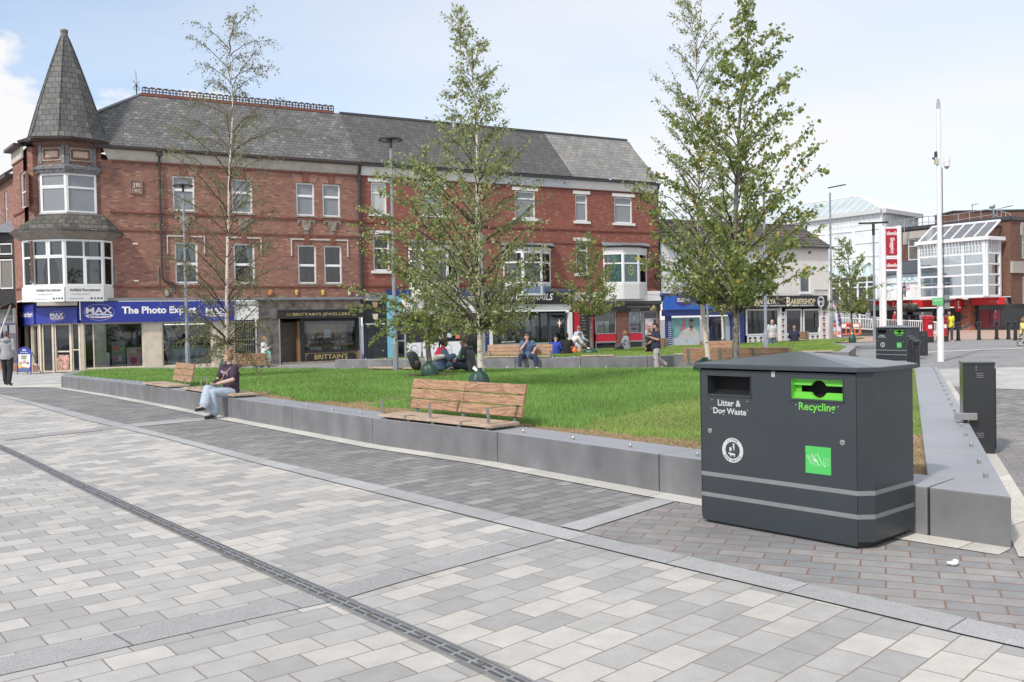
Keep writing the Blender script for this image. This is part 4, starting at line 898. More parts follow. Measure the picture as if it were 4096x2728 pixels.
for i in range(8): k=.10+.05*((i*5)%3); b.face([(x0+k,.29,.42-i*.05),(x1-k,.29,.42-i*.05),(x1-k,.29,.432-i*.05),(x0+k,.29,.432-i*.05)])
b.box(x0+.04,x1-.04,.288,.292,-.08,-.02); b.build('text_lines',MATS['navy lettering'],p1)
c0,_=FS(449,1400,.3); c1,_=FS(500,1400,.3)
for i in range(3):
    z=ZB+.02+i*.42; cr=crate(disp,c0,c1,z,z+.41,.26,.55)
    for j,(cc,w_,h_) in enumerate((((.6,.08,.08),.16,.2),((.62,.2,.12),.13,.14),((.25,.5,.2),.15,.12)) if i!=1 else (((.55,.1,.35),.18,.22),((.65,.62,.62),.16,.18),((.15,.4,.5),.10,.10))):
        b=MB(); xx=c0+.05+j*.13; b.box(xx,xx+w_,.30+.02*j,.36+.02*j,z+.021,z+.02+h_); b.build('photo_gift',mat('gift %s'%['scarlet','orange','leaf','magenta','white','blue'][j+(3 if i==1 else 0)],cc,.5),cr)
b=MB(); b.tube([((c0+c1)/2,.4,1.06),((c0+c1)/2,.4,1.35)],.02,6)
for i in range(12):
    a=i*2.4; x,z=(c0+c1)/2,1.2+.012*i; b.tube([(x,.4,z),(x+.12*math.cos(a),.4+.05*math.sin(a),z+.09),(x+.2*math.cos(a),.4+.08*math.sin(a),z+.13)],.006,4)
b.build('ornament_tree',mat('beige twigs',(.45,.4,.33),.8),disp)
d0,_=FS(507,1400,.28); d1,_=FS(566,1400,.28); p2=poster(disp,d0,d1,ZB+.06,.78,.28,M_pk,M_silv,fw_=.045)
b=MB(); x=(d0+d1)/2-.06; b.ell((x,.27,.50),(.10,.006,.10),k=0); b.ell((x+.0,.268,.58),(.13,.005,.05),k=1); b.ell((x+.03,.268,.22),(.15,.006,.20),k=2); b.ell((x+.10,.266,.38),(.09,.006,.05),k=0)
b.build('printed_child',[mat('printed skin',(.55,.33,.25),.5),mat('printed hat',(.62,.56,.45),.5),mat('printed red dress',(.5,.05,.1),.5,0,.5,40)],p2)
b=MB(); disc(b,(d1-.14,.62),.075,.075,.27); b.build('price_disc',M_redl,p2); text('lettering','£55',M_whitel,p2,(d1-.19,.262,.60),(1,0,0),(0,0,1),w=.10,h=.045,bold=.03)
b=MB(); b.box(d0+.045,d1-.045,.268,.275,ZB+.11,.03); p3=b.build('caption_strip',mat('navy strip',(.04,.06,.14),.5),p2); text('lettering','20x30 CASA',M_whitel,p3,(d0+.08,.262,-.03),(1,0,0),(0,0,1),w=.28,h=.035); text('lettering','FRAME & PRINT',M_whitel,p3,(d0+.08,.262,-.09),(1,0,0),(0,0,1),w=.34,h=.035)
text('lettering','STUDIO',mat('dim lettering',(.12,.12,.13),.5,0,0),o,(1.4,.5,1.74),(1,0,0),(0,0,1),w=.95,h=.13,bold=.02)
# displays in window 2
disp2=tag(empty('window_display',(TO.x,TO.y,0),TANG),'white counter with small gift shelves behind the second photo shop window','display')
e0,_=FS(688,1400,.5); e1,_=FS(842,1400,.5); b=MB(); b.box(e0,e1,.5,.53,ZB+.05,.65); b.box(e0,e1,.5,.9,.65,.8,k=1); b.build('counter',[mat('pale counter',(.45,.50,.58),.5),mat('counter top',(.3,.29,.27),.5)],disp2)
vbox(disp2,'side_panel',M_brblue,e1-.05,e1+.02,.42,.5,ZB+.05,.8)
for i,px in enumerate((722,775)):
    f0,_=FS(px,1400,.4); c=crate(disp2,f0,f0+.50,ZB+.05,.33,.3,.48)
    for j,cc in enumerate(((.55,.12,.3),(.2,.5,.15),(.5,.6,.65))): b=MB(); b.box(f0+.05+j*.15,f0+.16+j*.15,.32,.38,ZB+.072+.16*(j%2),ZB+.2+.16*(j%2)); b.build('photo_gift',mat('gift %s'%['rose','lime','ice'][j],cc,.5),c)
    b=MB(); b.box(f0+.05,f0+.22,.33,.36,.34,.52); b.box(f0+.27,f0+.45,.33,.36,.34,.50); b.build('greeting_card',mat('mixed cards',(.55,.55,.6),.5,0,.6,30),disp2)
for k in range(2):
    b=MB(); 
    for j in range(6):
        x=a4+.12+j*.045; z=.15+.95*k; b.bar((x,.25,z+.85-.12*0),(x+.22+.02*j,.25,z-.25 if k==0 else z-.05),.02,.03)
    b.build('leaning_frames',M_silv,disp2)
# angled entrance
f1=L*.0; zt=1.88
def fr(P0,P1,z0,z1,**k): return frame(ps,tuple(TC_(Vector((P0,0,0))).xy),tuple(TC_(Vector((P1,0,0))).xy),z0,z1,**k)
o,T,_=fr(L*.06,L*.32,ZB+.05,zt,t=.05,fm=M_creamp,pm=M_dpane,name='side_light')
o,T,_=fr(L*.36,L*.76,ZB+.05,zt,rows=(.42,),t=.07,fm=M_creamp,pm=M_dpane,name='door')
b=MB(); b.box(.10,_-.1,-.01,-.004,ZB+.12,.55,T=T); b.build('door_poster',mat('harbour photo poster',(.10,.17,.2),.5,0,.9,7,c2=(.45,.25,.2)),o)
b=MB(); b.box(.08,.14,-.03,-.002,.45,.9,T=T); b.build('door_handle',M_steel,o)
o,T,_=fr(L*.79,L*.985,ZB+.05,zt,rows=(.45,),t=.05,fm=M_creamp,pm=M_dpane,name='side_light')
for a in (0,L*.32,L*.76,L*.97): b=MB(); b.box(a,a+.07,-.05,.1,ZB,zt,T=TC_); b.build('pier',M_creamp,ps)
for a,c in ((.04*sE,.38*sE),(.42*sE,.67*sE),(.70*sE,.96*sE)):
    P0=TS_(Vector((a,0,0))).xy; P1=TS_(Vector((c,0,0))).xy; frame(ps,tuple(P0),tuple(P1),.1,1.85,t=.06,fm=M_creamp,pm=M_dpane,name='shop_window')
b=MB(); b.box(0,sE,-.03,.1,ZB,.1,T=TS_); b.build('brick_riser',M_brickS,ps)
b=MB(); 
for a in (0,.38*sE,.67*sE,.96*sE): b.box(a,a+.1,-.05,.1,ZB,1.86,T=TS_)
b.build('pier',M_creamp,ps)
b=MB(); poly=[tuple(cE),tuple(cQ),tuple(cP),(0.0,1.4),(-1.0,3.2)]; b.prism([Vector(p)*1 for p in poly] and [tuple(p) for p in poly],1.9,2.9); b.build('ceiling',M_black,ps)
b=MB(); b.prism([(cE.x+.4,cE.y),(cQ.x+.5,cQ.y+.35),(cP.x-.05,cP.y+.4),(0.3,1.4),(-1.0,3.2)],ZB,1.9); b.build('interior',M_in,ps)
_q=cE.lerp(cE,1); b=MB(); _a=sA+sD*.0; b.prism([tuple(sP),tuple(sP+Vector((-.05,-.01))),tuple(cE+Vector((-.05,-.01))),tuple(cE)][::-1],ZB,2.92); b.prism([tuple(cE+Vector((.02,0))),tuple(cQ+Vector((.02,.05))),tuple(cQ+Vector((.3,.1))),tuple(cE+Vector((.3,0)))],2.6,2.92); b.build('side_street_base',M_brickS,cbd)
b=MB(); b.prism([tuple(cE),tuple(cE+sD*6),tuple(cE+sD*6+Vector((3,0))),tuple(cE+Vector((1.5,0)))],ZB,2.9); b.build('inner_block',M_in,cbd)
# --- recruitment doorway ---
d0,d1=sx(932),sx(1031); b=MB(); b.box(d0+.02,d1,-.20,-.02,1.90,2.75); wb=b.build('sign_board',MATS['white sign board'],cbd)
text('lettering','Ashfield Recruitment',M_blackl,wb,(d0+.12,-.205,2.52),(1,0,0),(0,0,1),w=.95,h=.11,bold=.02); text('lettering','"everything and more"',MATS['grey lettering'],wb,(d0+.2,-.205,2.36),(1,0,0),(0,0,1),w=.6,h=.08)
b=MB(); b.box(d0,d1,.5,.55,ZB,1.9); b.build('passage_door',M_black,cbd); pier(cbd,d0-.03,d0+.06,M_creamp)
b=MB()
for i in range(9):
    s=d0+.18+i*.10; b.bar((s,.02,ZB+.1),(s,.02,1.85),.014,.014)
for z in (ZB+.15,.78,1.0,1.8): b.bar((d0+.12,.02,z),(d0+1.02,.02,z),.03,.03)
b.build('gate_bars',M_steel,cbd)
# stone pilaster and blackened lintel over the jeweller
M_sooty=mat('sooty stone',(.075,.072,.07),.75,0,.5,2.2,.4,c2=(.17,.15,.14)); M_lintel=mat('stained sandstone',(.17,.135,.11),.85,0,.45,2.2,.4,c2=(.34,.27,.225))
p0,p1=sx(1031),sx(1113); vbox(cbd,'stone_pilaster',M_sooty,p0,p1,-.10,.2,ZB,2.80); vbox(cbd,'stone_lintel',M_lintel,p1,pipeS+.02,-.06,.2,2.30,2.80)
vbox(cbd,'pilaster_cap',M_sooty,p0-.05,p1+.04,-.16,-.10,1.95,2.05)
# --- jeweller ---
jw=tag(empty('shopfront',(TO.x,TO.y,0),TANG),'black jeweller\'s shop front with gold lettered boards between the stone pilaster and the drainpipe','shop')
j0,j1=sx(1113,-.25),sx(1452,-.25)
b=MB(); b.box(j0,j1,-.42,-.06,1.93,2.30); jb=b.build('name_board',M_black,jw)
b=MB(); b.box(j0-.02,j1+.02,-.45,-.04,2.30,2.335); b.box(j0,j1,-.43,-.425,1.93,1.955); b.build('board_trim',M_dgrey,jb)
q0,z0=FS(1172,1267,-.42); q1,z1=FS(1400,1249,-.42); text('lettering',"BRITTAIN'S JEWELLERS",M_goldt,jb,(q0,-.425,z0),(1,0,0),(0,0,1),w=q1-q0,h=z1-z0,bold=.01)
for px in (1154,1415):
    s,z=FS(px,1259,-.42); b=MB(); ring(b,(s-.05,z),.035,.035,.014,-.426,n=14,a0=.5,a1=6.6); ring(b,(s+.05,z),.035,.035,.014,-.426,n=14,a0=-2.6,a1=3.5); b.build('scroll_mark',M_goldt,jb)
w0,w1=sx(1213),sx(1425)
o,T,Lw_=frame(jw,(w0,0),(w1,0),.36,1.84,t=.06,fm=M_black,pm=M_glass,name='display_window')
b=MB(); b.box(w0,w1+.1,-.06,.1,ZB,.36); br=b.build('lower_board',M_black,jw)
for k,(a,c,e,g) in enumerate(((w0+.06,w1-.04,-.30,.27),)):
    b=MB()
    for q in ((a,c,g-.012,g),(a,c,e,e+.012),(a,a+.012,e,g),(c-.012,c,e,g)): b.box(q[0],q[1],-.066,-.062,q[2],q[3])
    for cx_,cz_ in ((a+.07,g-.07),(c-.07,g-.07),(a+.07,e+.07),(c-.07,e+.07)): ring(b,(cx_,cz_),.03,.03,.012,-.066,n=12)
    b.build('gold_border',M_goldt,br)
q0,z0=FS(1258,1438,-.06); q1,z1=FS(1390,1413,-.06); text('lettering',"BRITTAIN'S",M_goldt,br,(q0,-.068,z0),(1,0,0),(0,0,1),w=q1-q0,h=z1-z0,bold=.012)
q0,z0=FS(1290,1447,-.06); q1,z1=FS(1358,1439,-.06); text('lettering','jewellers since 1906',M_goldt,br,(q0,-.068,z0-.02),(1,0,0),(0,0,1),w=q1-q0,h=.075)
b=MB(); b.box(q0-.32,q0-.06,-.068,-.064,z0+.01,z0+.02); b.box(q1+.06,q1+.32,-.068,-.064,z0+.01,z0+.02); b.build('gold_rule',M_goldt,br)
floorbox(jw,sx(1120),j1-.1,2.0,1.6)
b=MB(); b.box(sx(1140),sx(1207),.9,.93,ZB,1.75); b.box(sx(1192),sx(1207),.05,.6,ZB,1.8,k=1); b.build('inner_door',[mat('shop back wall',(.22,.17,.13),.6,0,.3,4),mat('wood panel',(.27,.16,.09),.5,0,.2,6)],jw)
b=MB(); b.box(sx(1200),w0,-.04,.12,ZB,1.9); b.box(sx(1425),sx(1436),-.04,.12,ZB,1.9); b.box(w0,w1,-.04,.12,1.84,1.93); b.build('pier',M_black,jw)
for px in (1117,1441): b=MB(); s=sx(px,-.3); b.bar((s,-.3,ZB),(s,-.3,1.93),.05,.06); b.build('shutter_rail',mat('galvanised rail',(.33,.34,.36),.4,.5,.2,9),jw)
vbox(jw,'wood_end',mat('wood panel',(.27,.16,.09),.5,0,.2,6),sx(1425),sx(1436),-.075,-.05,ZB,.34)
vbox(cbd,'step',M_stone,sx(1125),sx(1440),-.25,.3,ZB-.05,ZB+.1)
# jewellery trays
jd=tag(empty('window_display',(TO.x,TO.y,0),TANG),'shelves of jewellery boxes, clocks and white trays in the jeweller\'s window','display')
b=MB(); b.box(w0+.35,w1-.3,.62,.65,.4,1.65); b.build('back_board',mat('warm back board',(.30,.20,.13),.6,0,.25,3,c2=(.42,.28,.18)),jd)
random.seed(3)
for z,dep in ((.42,.2),(.72,.35),(.95,.5)):
    b=MB(); b.box(w0+.3,w1-.25,dep-.05,dep+.12,z-.02,z); b.build('shelf',M_black,jd); b=MB(); s=w0+.35
    while s<w1-.35:
        ww=random.uniform(.04,.1); hh=random.uniform(.04,.12)
        if random.random()<.75: b.box(s,s+ww,dep,dep+.05,z+.002,z+hh,k=random.choice((0,0,1,2)))
        s+=ww+random.uniform(.01,.05)
    b.build('jewellery_boxes',[mat('white box',(.7,.7,.72),.4),mat('blue box',(.1,.13,.4),.4),mat('dark box',(.05,.04,.05),.4)],jd)
for k,(a,c) in enumerate(((.35,.95),(1.5,1.85))): b=MB(); b.add([(w0+a,.16,.42),(w0+c,.16,.42),(w0+c,.30,.56),(w0+a,.30,.56)],[(0,1,2,3)]); b.build('white_tray',MATS['white box'],jd)
for k in range(3): b=MB(); x=w0+1.05; b.box(x,x+.32,.18,.2,1.26+.0-.13*k,1.36-.13*k); b.build('notice',MATS['white box'],jd)
b=MB()
for k in range(10): x=w0+.75+.055*k; b.box(x,x+.03,.3,.34,.97,1.02+.07*random.random())
b.build('watch_stands',mat('silver gold',(.6,.5,.3),.3,.7),jd)
# ================= second building of the terrace (grill) =================
def upper(root,s0,s1,brick,holes,fas,slate,peel=None,ridge_ext=0,z_e=ZE):
    mb=MB(); holewall(mb,s0,s1,2.95,8.82,holes,0,.14); mb.box(s0+.02,s1-.02,.9,1.0,2.95,8.8); mb.build('wall',brick,root)
    for z,th,dp in ((6.55,.07,.05),(5.80,.06,.04),(3.45,.07,.05),(8.80,.07,.05)): vbox(root,'string_course',mat('red trim',(.17,.05,.04),.8,0,.2,6),s0,s1,-dp,.001,z-th/2,z+th/2)
    b=MB(); b.add([(s0,-.02,8.84),(s1,-.02,8.84),(s1,-.16,9.28),(s0,-.16,9.28)],[(0,1,2,3)]); b.build('fascia_board',fas,root)
    b=MB(); b.box(s0,s1,-.33,-.15,9.27,9.40); b.build('gutter',M_pipe,root)
    b=MB(); kz=ZE+.05; s1r=s1+ridge_ext
    b.face([(s0,-.35,kz),(s1,-.35,kz),(s1r,RD_,ZR),(s0,RD_,ZR)]); b.face([(s0,RD_,ZR),(s1r,RD_,ZR),(s1,RD_*2+.3,kz),(s0,RD_*2+.3,kz)]); 
    rf=b.build('roof',slate,root); b=MB(); b.box(s0,s1r,RD_-.09,RD_+.09,ZR-.05,ZR+.07); b.build('ridge_tiles',mat('dark ridge',(.07,.07,.075),.8,0,.3,5),rf); return rf
def win2(root,px0,py0,px1,py1,rows=(.64,),pm=None,lint=True,sash=(),o=0,sill=True,fw_=.07,cur=None):
    s0,z1=FS(px0,py0); s1,z0=FS(px1,py1)
    ob,T,L=frame(root,(s0,0),(s1,0),z0,z1,rows=rows,t=fw_,inset=.06,pm=pm or M_blind,sash=sash)
    if lint: vbox(root,'lintel',M_whp,s0-.16,s1+.16,-.05,.001,z1+.02,z1+.20)
    if sill: vbox(root,'sill',M_whp,s0-.14,s1+.14,-.09,.05,z0-.14,z0-.002)
    if pm is M_glass: room(ob,T,L,z0,z1,.4)
    return ob,T,L,(s0,s1,z0,z1)
def hole(px0,py0,px1,py1): s0,z1=FS(px0,py0); s1,z0=FS(px1,py1); return (s0,s1,z0,z1)
S1,S2,S3,S4=12.48,sx(1925,0,1000),24.6,30.6
tbA=bterr('red brick terrace house with white eaves board above the grill shop, second from the turret')
HL=[(1483,728,1548,855),(1690,742,1775,860),(1492,938,1560,1083)]
upper(tbA,S1,S2,M_brick2,[hole(*h) for h in HL],M_whp,M_slated)
win2(tbA,*HL[0],rows=(.66,),pm=mat('white blind',(.50,.51,.51),.1,0,.05,2),fw_=.07); win2(tbA,*HL[1]); 
o,T,L,_=win2(tbA,*HL[2],rows=(.62,),pm=M_dpane)
# flue
s,z=FS(1805,470,RD_); b=MB(); b.tube([(s,RD_-.3,ZR-.4),(s,RD_-.3,z-.25)],.10,10,k=0); b.tube([(s,RD_-.3,z-.25),(s,RD_-.3,z+.1)],.13,10,k=1); b.build('flue',[M_steel,M_dgrey],tbA)
def bay(root,pxs,z0,z1,ztop,zbot,depth,apron,roofm=None,pmt=None,cur=None):
    a,b_,c,d=pxs; P0=Vector((FS(a,1000)[0],.02)); P1=RL(b_,1000,(0,-depth),(1,0)); P2=RL(c,1000,(0,-depth),(1,0)); P3=Vector((FS(d,1000)[0],.02)); BPl=[P0,P1,P2,P3]
    r=[]
    for P,Q in zip(BPl,BPl[1:]):
        o,T,L=frame(root,P,Q,z0,z1,(),(.66,),t=.09,pm=M_glass,name='bay_window'); room(o,T,L,z0,z1,.3,M_in); r.append((o,T,L))
    def tr(nm,m,d0,d1,za,zb):
        A=polyoff(BPl,d0); C=polyoff(BPl,d1); n=4; bb=MB(); bb.add([(p.x,p.y,za) for p in A]+[(p.x,p.y,zb) for p in C],[(i,i+1,n+i+1,n+i) for i in range(3)]+[(3,2,1,0),(4,5,6,7)]); return bb.build(nm,m,root)
    tr('bay_head',M_whp,.0,.04,z1,ztop); tr('bay_cornice',M_dgrey,.12,.28,ztop,ztop+.10)
    tr('bay_apron',apron,.0,.0,zbot,z0)
    A=polyoff(BPl,.28); bb=MB(); bb.face([(p.x,p.y,ztop+.10) for p in A]+[(P3.x+.1,0,ztop+.32),(P0.x-.1,0,ztop+.32)]); bb.build('bay_roof',roofm or M_lead,root)
    return BPl,r
bp_,r_=bay(tbA,(1632,1690,1790,1835),3.55,5.3,5.5,2.95,.6,M_whp)
for (o,T,L) in r_: curtain(o,T,.08,L-.08,3.6,5.25,mat('venetian blind',(.30,.30,.29),.6),waves=2,amp=.004,name='blind')
# ground floor of the second building
dk0,dk1=sx(1462),sx(1543)
vbox(tbA,'teal_lintel',mat('flaking teal paint',(.10,.16,.18),.8,0,.5,4,.3,c2=(.2,.19,.18)),dk0-.2,sx(1547),-.10,.12,2.78,3.13)
b=MB(); b.box(dk0-.1,dk1+.05,-.04,.12,1.62,2.76); b.build('door_panel',M_black,tbA)
b=MB(); b.box(dk0,dk1,.0,.06,ZB,1.58); do=b.build('door',mat('worn black door',(.028,.03,.034),.45,0,.4,2.5,.15),tbA)
b=MB(); b.box(dk0-.08,dk0,-.04,.1,ZB,1.62); b.box(dk1,dk1+.06,-.04,.1,ZB,1.62); b.build('door_frame',mat('dark blue paint',(.02,.03,.08),.5),tbA)
s,z=FS(1530,1316,0); b=MB(); b.box(s-.13,s+.05,-.015,0,z-.02,z+.02); b.box(s-.05,s+.05,-.015,0,z-1.1,z-1.02); b.build('letter_plate',M_steel,do)
for (px,py,c) in ((1500,1218,(.42,.25,.15)),(1501,1266,(.62,.57,.45))):
    s,z=FS(px,py,-.06); b=MB(); b.add([(s-.14,-.10,z+.13),(s+.14,-.10,z+.13),(s+.10,-.10,z-.10),(s+.05,-.10,z-.15),(s-.05,-.10,z-.15),(s-.10,-.10,z-.10)]+[(s+k*1.0,-.04,z+e) for k,e in ((-.14,.13),(.14,.13),(.10,-.10),(.05,-.15),(-.05,-.15),(-.10,-.10))],[tuple(range(6))]+[(i,(i+1)%6,6+(i+1)%6,6+i) for i in range(6)]); b.build('alarm_box',mat('tan alarm' if c[0]<.5 else 'cream alarm',c,.5),tbA)
# --- grill shop ---
gr=tag(empty('shopfront',(TO.x,TO.y,0),TANG),'grill takeaway front with a pale blue pillar, white sign and white lower panels','shop')
M_cyan=mat('cyan pillar paint',(.18,.50,.62),.6,0,.08,2); M_navy=mat('navy paint',(.02,.04,.16),.4,0,.15,3)
vbox(gr,'pillar',M_cyan,sx(1547),sx(1583),-.12,.1,ZB,3.0); vbox(gr,'navy_head',M_navy,sx(1545),sx(1945),-.10,.1,2.95,3.28); vbox(gr,'cyan_panel',M_cyan,sx(1583),sx(1612),-.10,.1,2.08,2.95)
g0,g1=sx(1612,-.2),sx(1907,-.2); b=MB(); b.box(g0,g1,-.24,-.05,2.08,2.92); gb=b.build('name_board',M_whitel,gr)
b=MB(); 
for q in ((g0+.04,g1-.04,2.13,2.15),(g0+.04,g1-.04,2.85,2.87)): b.box(q[0],q[1],-.245,-.241,q[2],q[3])
b.build('board_border',M_bluel,gb)
s,z=FS(1662,1222,-.24)
b=MB(); ring(b,(s,z),.36,.36,.035,-.246); b.box(s-.42,s+.42,-.249,-.2465,z-.12,z+.13,k=1); b.build('roundel',[M_bluel,M_whitel],gb); text('lettering','MYTHOS',M_bluel,gb,(s-.40,-.252,z-.02),(1,0,0),(0,0,1),w=.8,h=.13); text('lettering','GRILL',M_bluel,gb,(s-.14,-.252,z-.15),(1,0,0),(0,0,1),w=.28,h=.07)
q0,z0=FS(1722,1222,-.24); q1,z1=FS(1870,1190,-.24); text('lettering','MYTHOS',M_bluel,gb,(q0,-.246,2.42),(1,0,0),(0,0,1),w=q1-q0,h=.36,bold=-.005)
q0,_=FS(1716,1235,-.24); q1,_=FS(1880,1235,-.24); text('lettering','TRADITIONAL GREEK STREET FOOD',M_bluel,gb,(q0,-.246,2.19),(1,0,0),(0,0,1),w=q1-q0,h=.10,bold=.02)
o,T,L=frame(gr,(sx(1583),0),(sx(1622),0),ZB,2.05,rows=(.42,.8),t=.07,fm=mat('silver door frame',(.42,.43,.45),.4,.3,.05),pm=M_dpane,name='door')
gw0,gw1=sx(1625),sx(1842); o,T,L=frame(gr,(gw0,0),(gw1,0),.62,2.05,cols=(.27,),t=.05,fm=M_dgrey,pm=M_dpane,name='shop_window')
for a,c in ((gw0+.05,sx(1680)),(sx(1692),gw1)):
    b=MB(); b.box(a,c,-.03,.05,ZB+.02,.62); pn=b.build('lower_panel',M_whitel,gr); cx_=(a+c)/2 if c-a<1.2 else a+1.35
    b=MB(); ring(b,(cx_,.2),.20,.27,.03,-.034); b.box(cx_-.26,cx_+.26,-.037,-.0345,.13,.27,k=1); b.build('roundel',[mat('grey blue ink',(.25,.29,.38),.5),M_whitel],pn); text('lettering','MYTHOS',MATS['grey blue ink'],pn,(cx_-.23,-.04,.155),(1,0,0),(0,0,1),w=.46,h=.09); text('lettering','GRILL',MATS['grey blue ink'],pn,(cx_-.09,-.04,.05),(1,0,0),(0,0,1),w=.18,h=.05)
o,T,L=frame(gr,(sx(1845),0),(sx(1912),0),ZB,2.05,rows=(.8,),t=.06,fm=M_dgrey,pm=M_dpane,name='door')
b=MB(); x=L*.35; b.box(x,x+.42,-.02,-.012,1.22,1.42,T=T); cs=b.build('closed_sign',mat('closed sign blue',(.2,.5,.65),.5),o); b=MB(); b.box(x+.03,x+.28,-.024,-.021,1.26,1.38,T=T); b.build('sign_patch',M_whitel,cs); q=T(Vector((x+.05,-.028,1.29))); text('lettering','CLOSED',M_blackl,cs,tuple(q),(1,0,0),(0,0,1),w=.2,h=.05,bold=.03)
for px,py,c in ((1798,1340,(.62,.68,.72)),(1815,1333,(.15,.5,.1)),(1831,1345,(.7,.25,.08)),(1765,1345,(.6,.55,.5))):
    s,z=FS(px,py,-.0); b=MB(); b.box(s-.13,s+.10,-.012,-.004,z-.12,z+.1); b.build('window_notice',mat('notice %s'%('white' if c[0]==.62 else 'green' if c[1]==.5 else 'orange' if c[0]==.7 else 'pot'),c,.5),gr)
vbox(gr,'navy_pier',M_navy,sx(1928),sx(1948),-.14,.1,ZB,3.1); vbox(gr,'white_edge',M_whp,sx(1915),sx(1928),-.10,.1,ZB,2.9)
# ================= third building (nail bar) =================
tbB=bterr('red brick terrace house with blue flecks on its peeling eaves board, above the nail bar')
HL=[(2058,762,2142,875),(2301,777,2351,886),(2304,965,2353,1095)]
upper(tbB,S2,S3,M_brick2,[hole(*HL[0])]+([hole(*HL[1])] if FS(2351,777)[0]<S3 else []),M_peel,M_slated)
b=MB(); random.seed(5)
for k in range(46):
    s=S2+.6+random.random()*(S3-S2-.9); z=8.92+random.random()*.3; y=-.022-.14*(z-8.84)/.44-.006; w_=random.uniform(.02,.11); h_=random.uniform(.015,.06)
    pts=[(s+w_*math.cos(t)*random.uniform(.5,1),y-.0,z+h_*math.sin(t)*random.uniform(.5,1)) for t in [i*.9 for i in range(7)]]
    pts=[(p[0],-.022-.14*(p[2]-8.84)/.44-.006,p[2]) for p in pts]; b.face(pts)
b.build('blue_paint_flecks',mat('old blue paint',(.07,.13,.30),.6,0,.2,9),tbB)['kind']='stuff'
win2(tbB,*HL[0],rows=(.72,))
bpl,r_=bay(tbB,(2010,2090,2166,2203),3.58,5.28,5.5,2.95,.6,mat('peeling white and blue',(.62,.63,.63),.7,0,.1,5))
bl_=mat('venetian blind',(.30,.30,.29),.6)
for (o,T,L) in r_: curtain(o,T,.08,L-.08,3.6,4.6 if L>.8 else 5.2,bl_,waves=2,amp=.004,name='blind')
b=MB()
for P,Q in zip(bpl,bpl[1:]):
    L=(Q-P).length; dx=(Q-P)/L; nn=Vector((-dx.y,dx.x)); T=lambda v:Vector((P.x+dx.x*v.x+nn.x*v.y,P.y+dx.y*v.x+nn.y*v.y,v.z)); b.box(.12,L-.12,-.015,.01,3.08,3.44,T=T)
b.build('blue_panel',mat('worn blue panel',(.07,.14,.28),.6,0,.2,8,c2=(.2,.27,.38)),tbB)
vbox(tbB,'old_cornice',mat('old blue grey cornice',(.07,.09,.16),.7,0,.4,6,.3),sx(1948),sx(2290),-.32,.05,nz2+.01,nz2+.16) if 0 else vbox(tbB,'old_cornice',mat('old blue grey cornice',(.07,.09,.16),.7,0,.4,6,.3),sx(1948),sx(2290),-.42,.05,FS(2100,1168,-.3)[1]+.01,FS(2100,1168,-.3)[1]+.15)
nl=tag(empty('shopfront',(TO.x,TO.y,0),TANG),'nail bar front with a black name board over a white band and large dark windows','shop')
n0,n1=sx(1948,-.28),sx(2288,-.28); nz0,nz1,nz2=[FS(2100,y,-.3)[1] for y in (1242,1217,1168)]
b=MB(); b.box(n0,n1,-.40,-.04,nz1,nz2); nbo=b.build('name_board',M_black,nl)
q0,z0=FS(2024,1202,-.3); q1,z1=FS(2208,1175,-.3); text('lettering','N-G-A  NAiLS',M_whitel,nbo,(q0,-.406,z0),(1,0,0),(0,0,1),w=q1-q0,h=.36,shear=.25,bold=.012)
q0,z0=FS(2227,1178,-.3); q1,z1=FS(2275,1170,-.3); text('lettering','01623 553927',M_whitel,nbo,(q0,-.406,z0),(1,0,0),(0,0,1),w=q1-q0,h=.10,shear=.25,bold=.01)
vbox(nl,'white_band',M_whitel,n0+.2,n1,-.24,.05,nz0,nz1); vbox(nl,'white_post',M_whp,sx(2270),sx(2282),-.2,.1,ZB,2.03); vbox(nl,'grey_post',M_dgrey,sx(2282),sx(2292),-.1,.1,ZB,2.3); vbox(nl,'white_post',M_whp,sx(1953),sx(1963),-.2,.1,ZB,2.03)
o,T,L=frame(nl,(sx(1965),0),(sx(2195),0),-.0,2.03,cols=(.52,),t=.045,fm=M_dgrey,pm=M_glass,name='shop_window'); vbox(nl,'frosted_strip',mat('frosted glass strip',(.25,.31,.32),.3,0,.08,3),sx(1965),sx(2195),-.01,.03,.0,.42)
text('lettering','EYEBROW WAXING, TINTING',M_whitel,nl,(sx(2003)-.0,-.02,.47),(1,0,0),(0,0,1),w=.85,h=.07,bold=.03); vbox(nl,'stall_riser',M_dgrey,sx(1965),sx(2195),-.03,.1,ZB,0)
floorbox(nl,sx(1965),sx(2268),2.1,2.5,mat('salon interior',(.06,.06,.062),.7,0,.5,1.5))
s=sx(2120); b=MB(); b.box(s-.25,s+.1,.06,.09,1.02,1.62); b.build('poster',mat('grey silk poster',(.42,.42,.44),.4,0,.4,8),nl)
b=MB(); b.box(s+.35,s+.62,.5,.52,.7,1.45); b.ell((s+.48,.5,1.55),(.09,.09,.11)); b.build('hanging_gown',mat('tartan gown',(.22,.10,.09),.7,0,.6,25,c2=(.4,.4,.38)),nl)
b=MB(); [b.ell((s-2.2+.55*k,1.0,.55),(.2,.2,.28)) for k in range(5)]; b.build('salon_chairs',mat('white salon chair',(.42,.42,.42),.4),nl)
s,z=FS(2042,1280,.4); b=MB()
for a,c,w_ in ((0,0,.16),(.02,.12,.1),(-.02,-.12,.1)): b.box(s+a-w_/2,s+a+w_/2,.4,.41,z+c,z+c+.03)
b.box(s-.02,s+.01,.4,.41,z-.15,z+.18); b.build('neon_sign',mat('orange neon',(1,.42,.2),.5,0,0,emit=1.2),nl)
o,T,L=frame(nl,(sx(2198),.02),(sx(2268),.02),ZB,2.0,rows=(.86,),t=.10,fm=mat('slate blue door',(.05,.07,.095),.4),pm=M_glass,name='door')
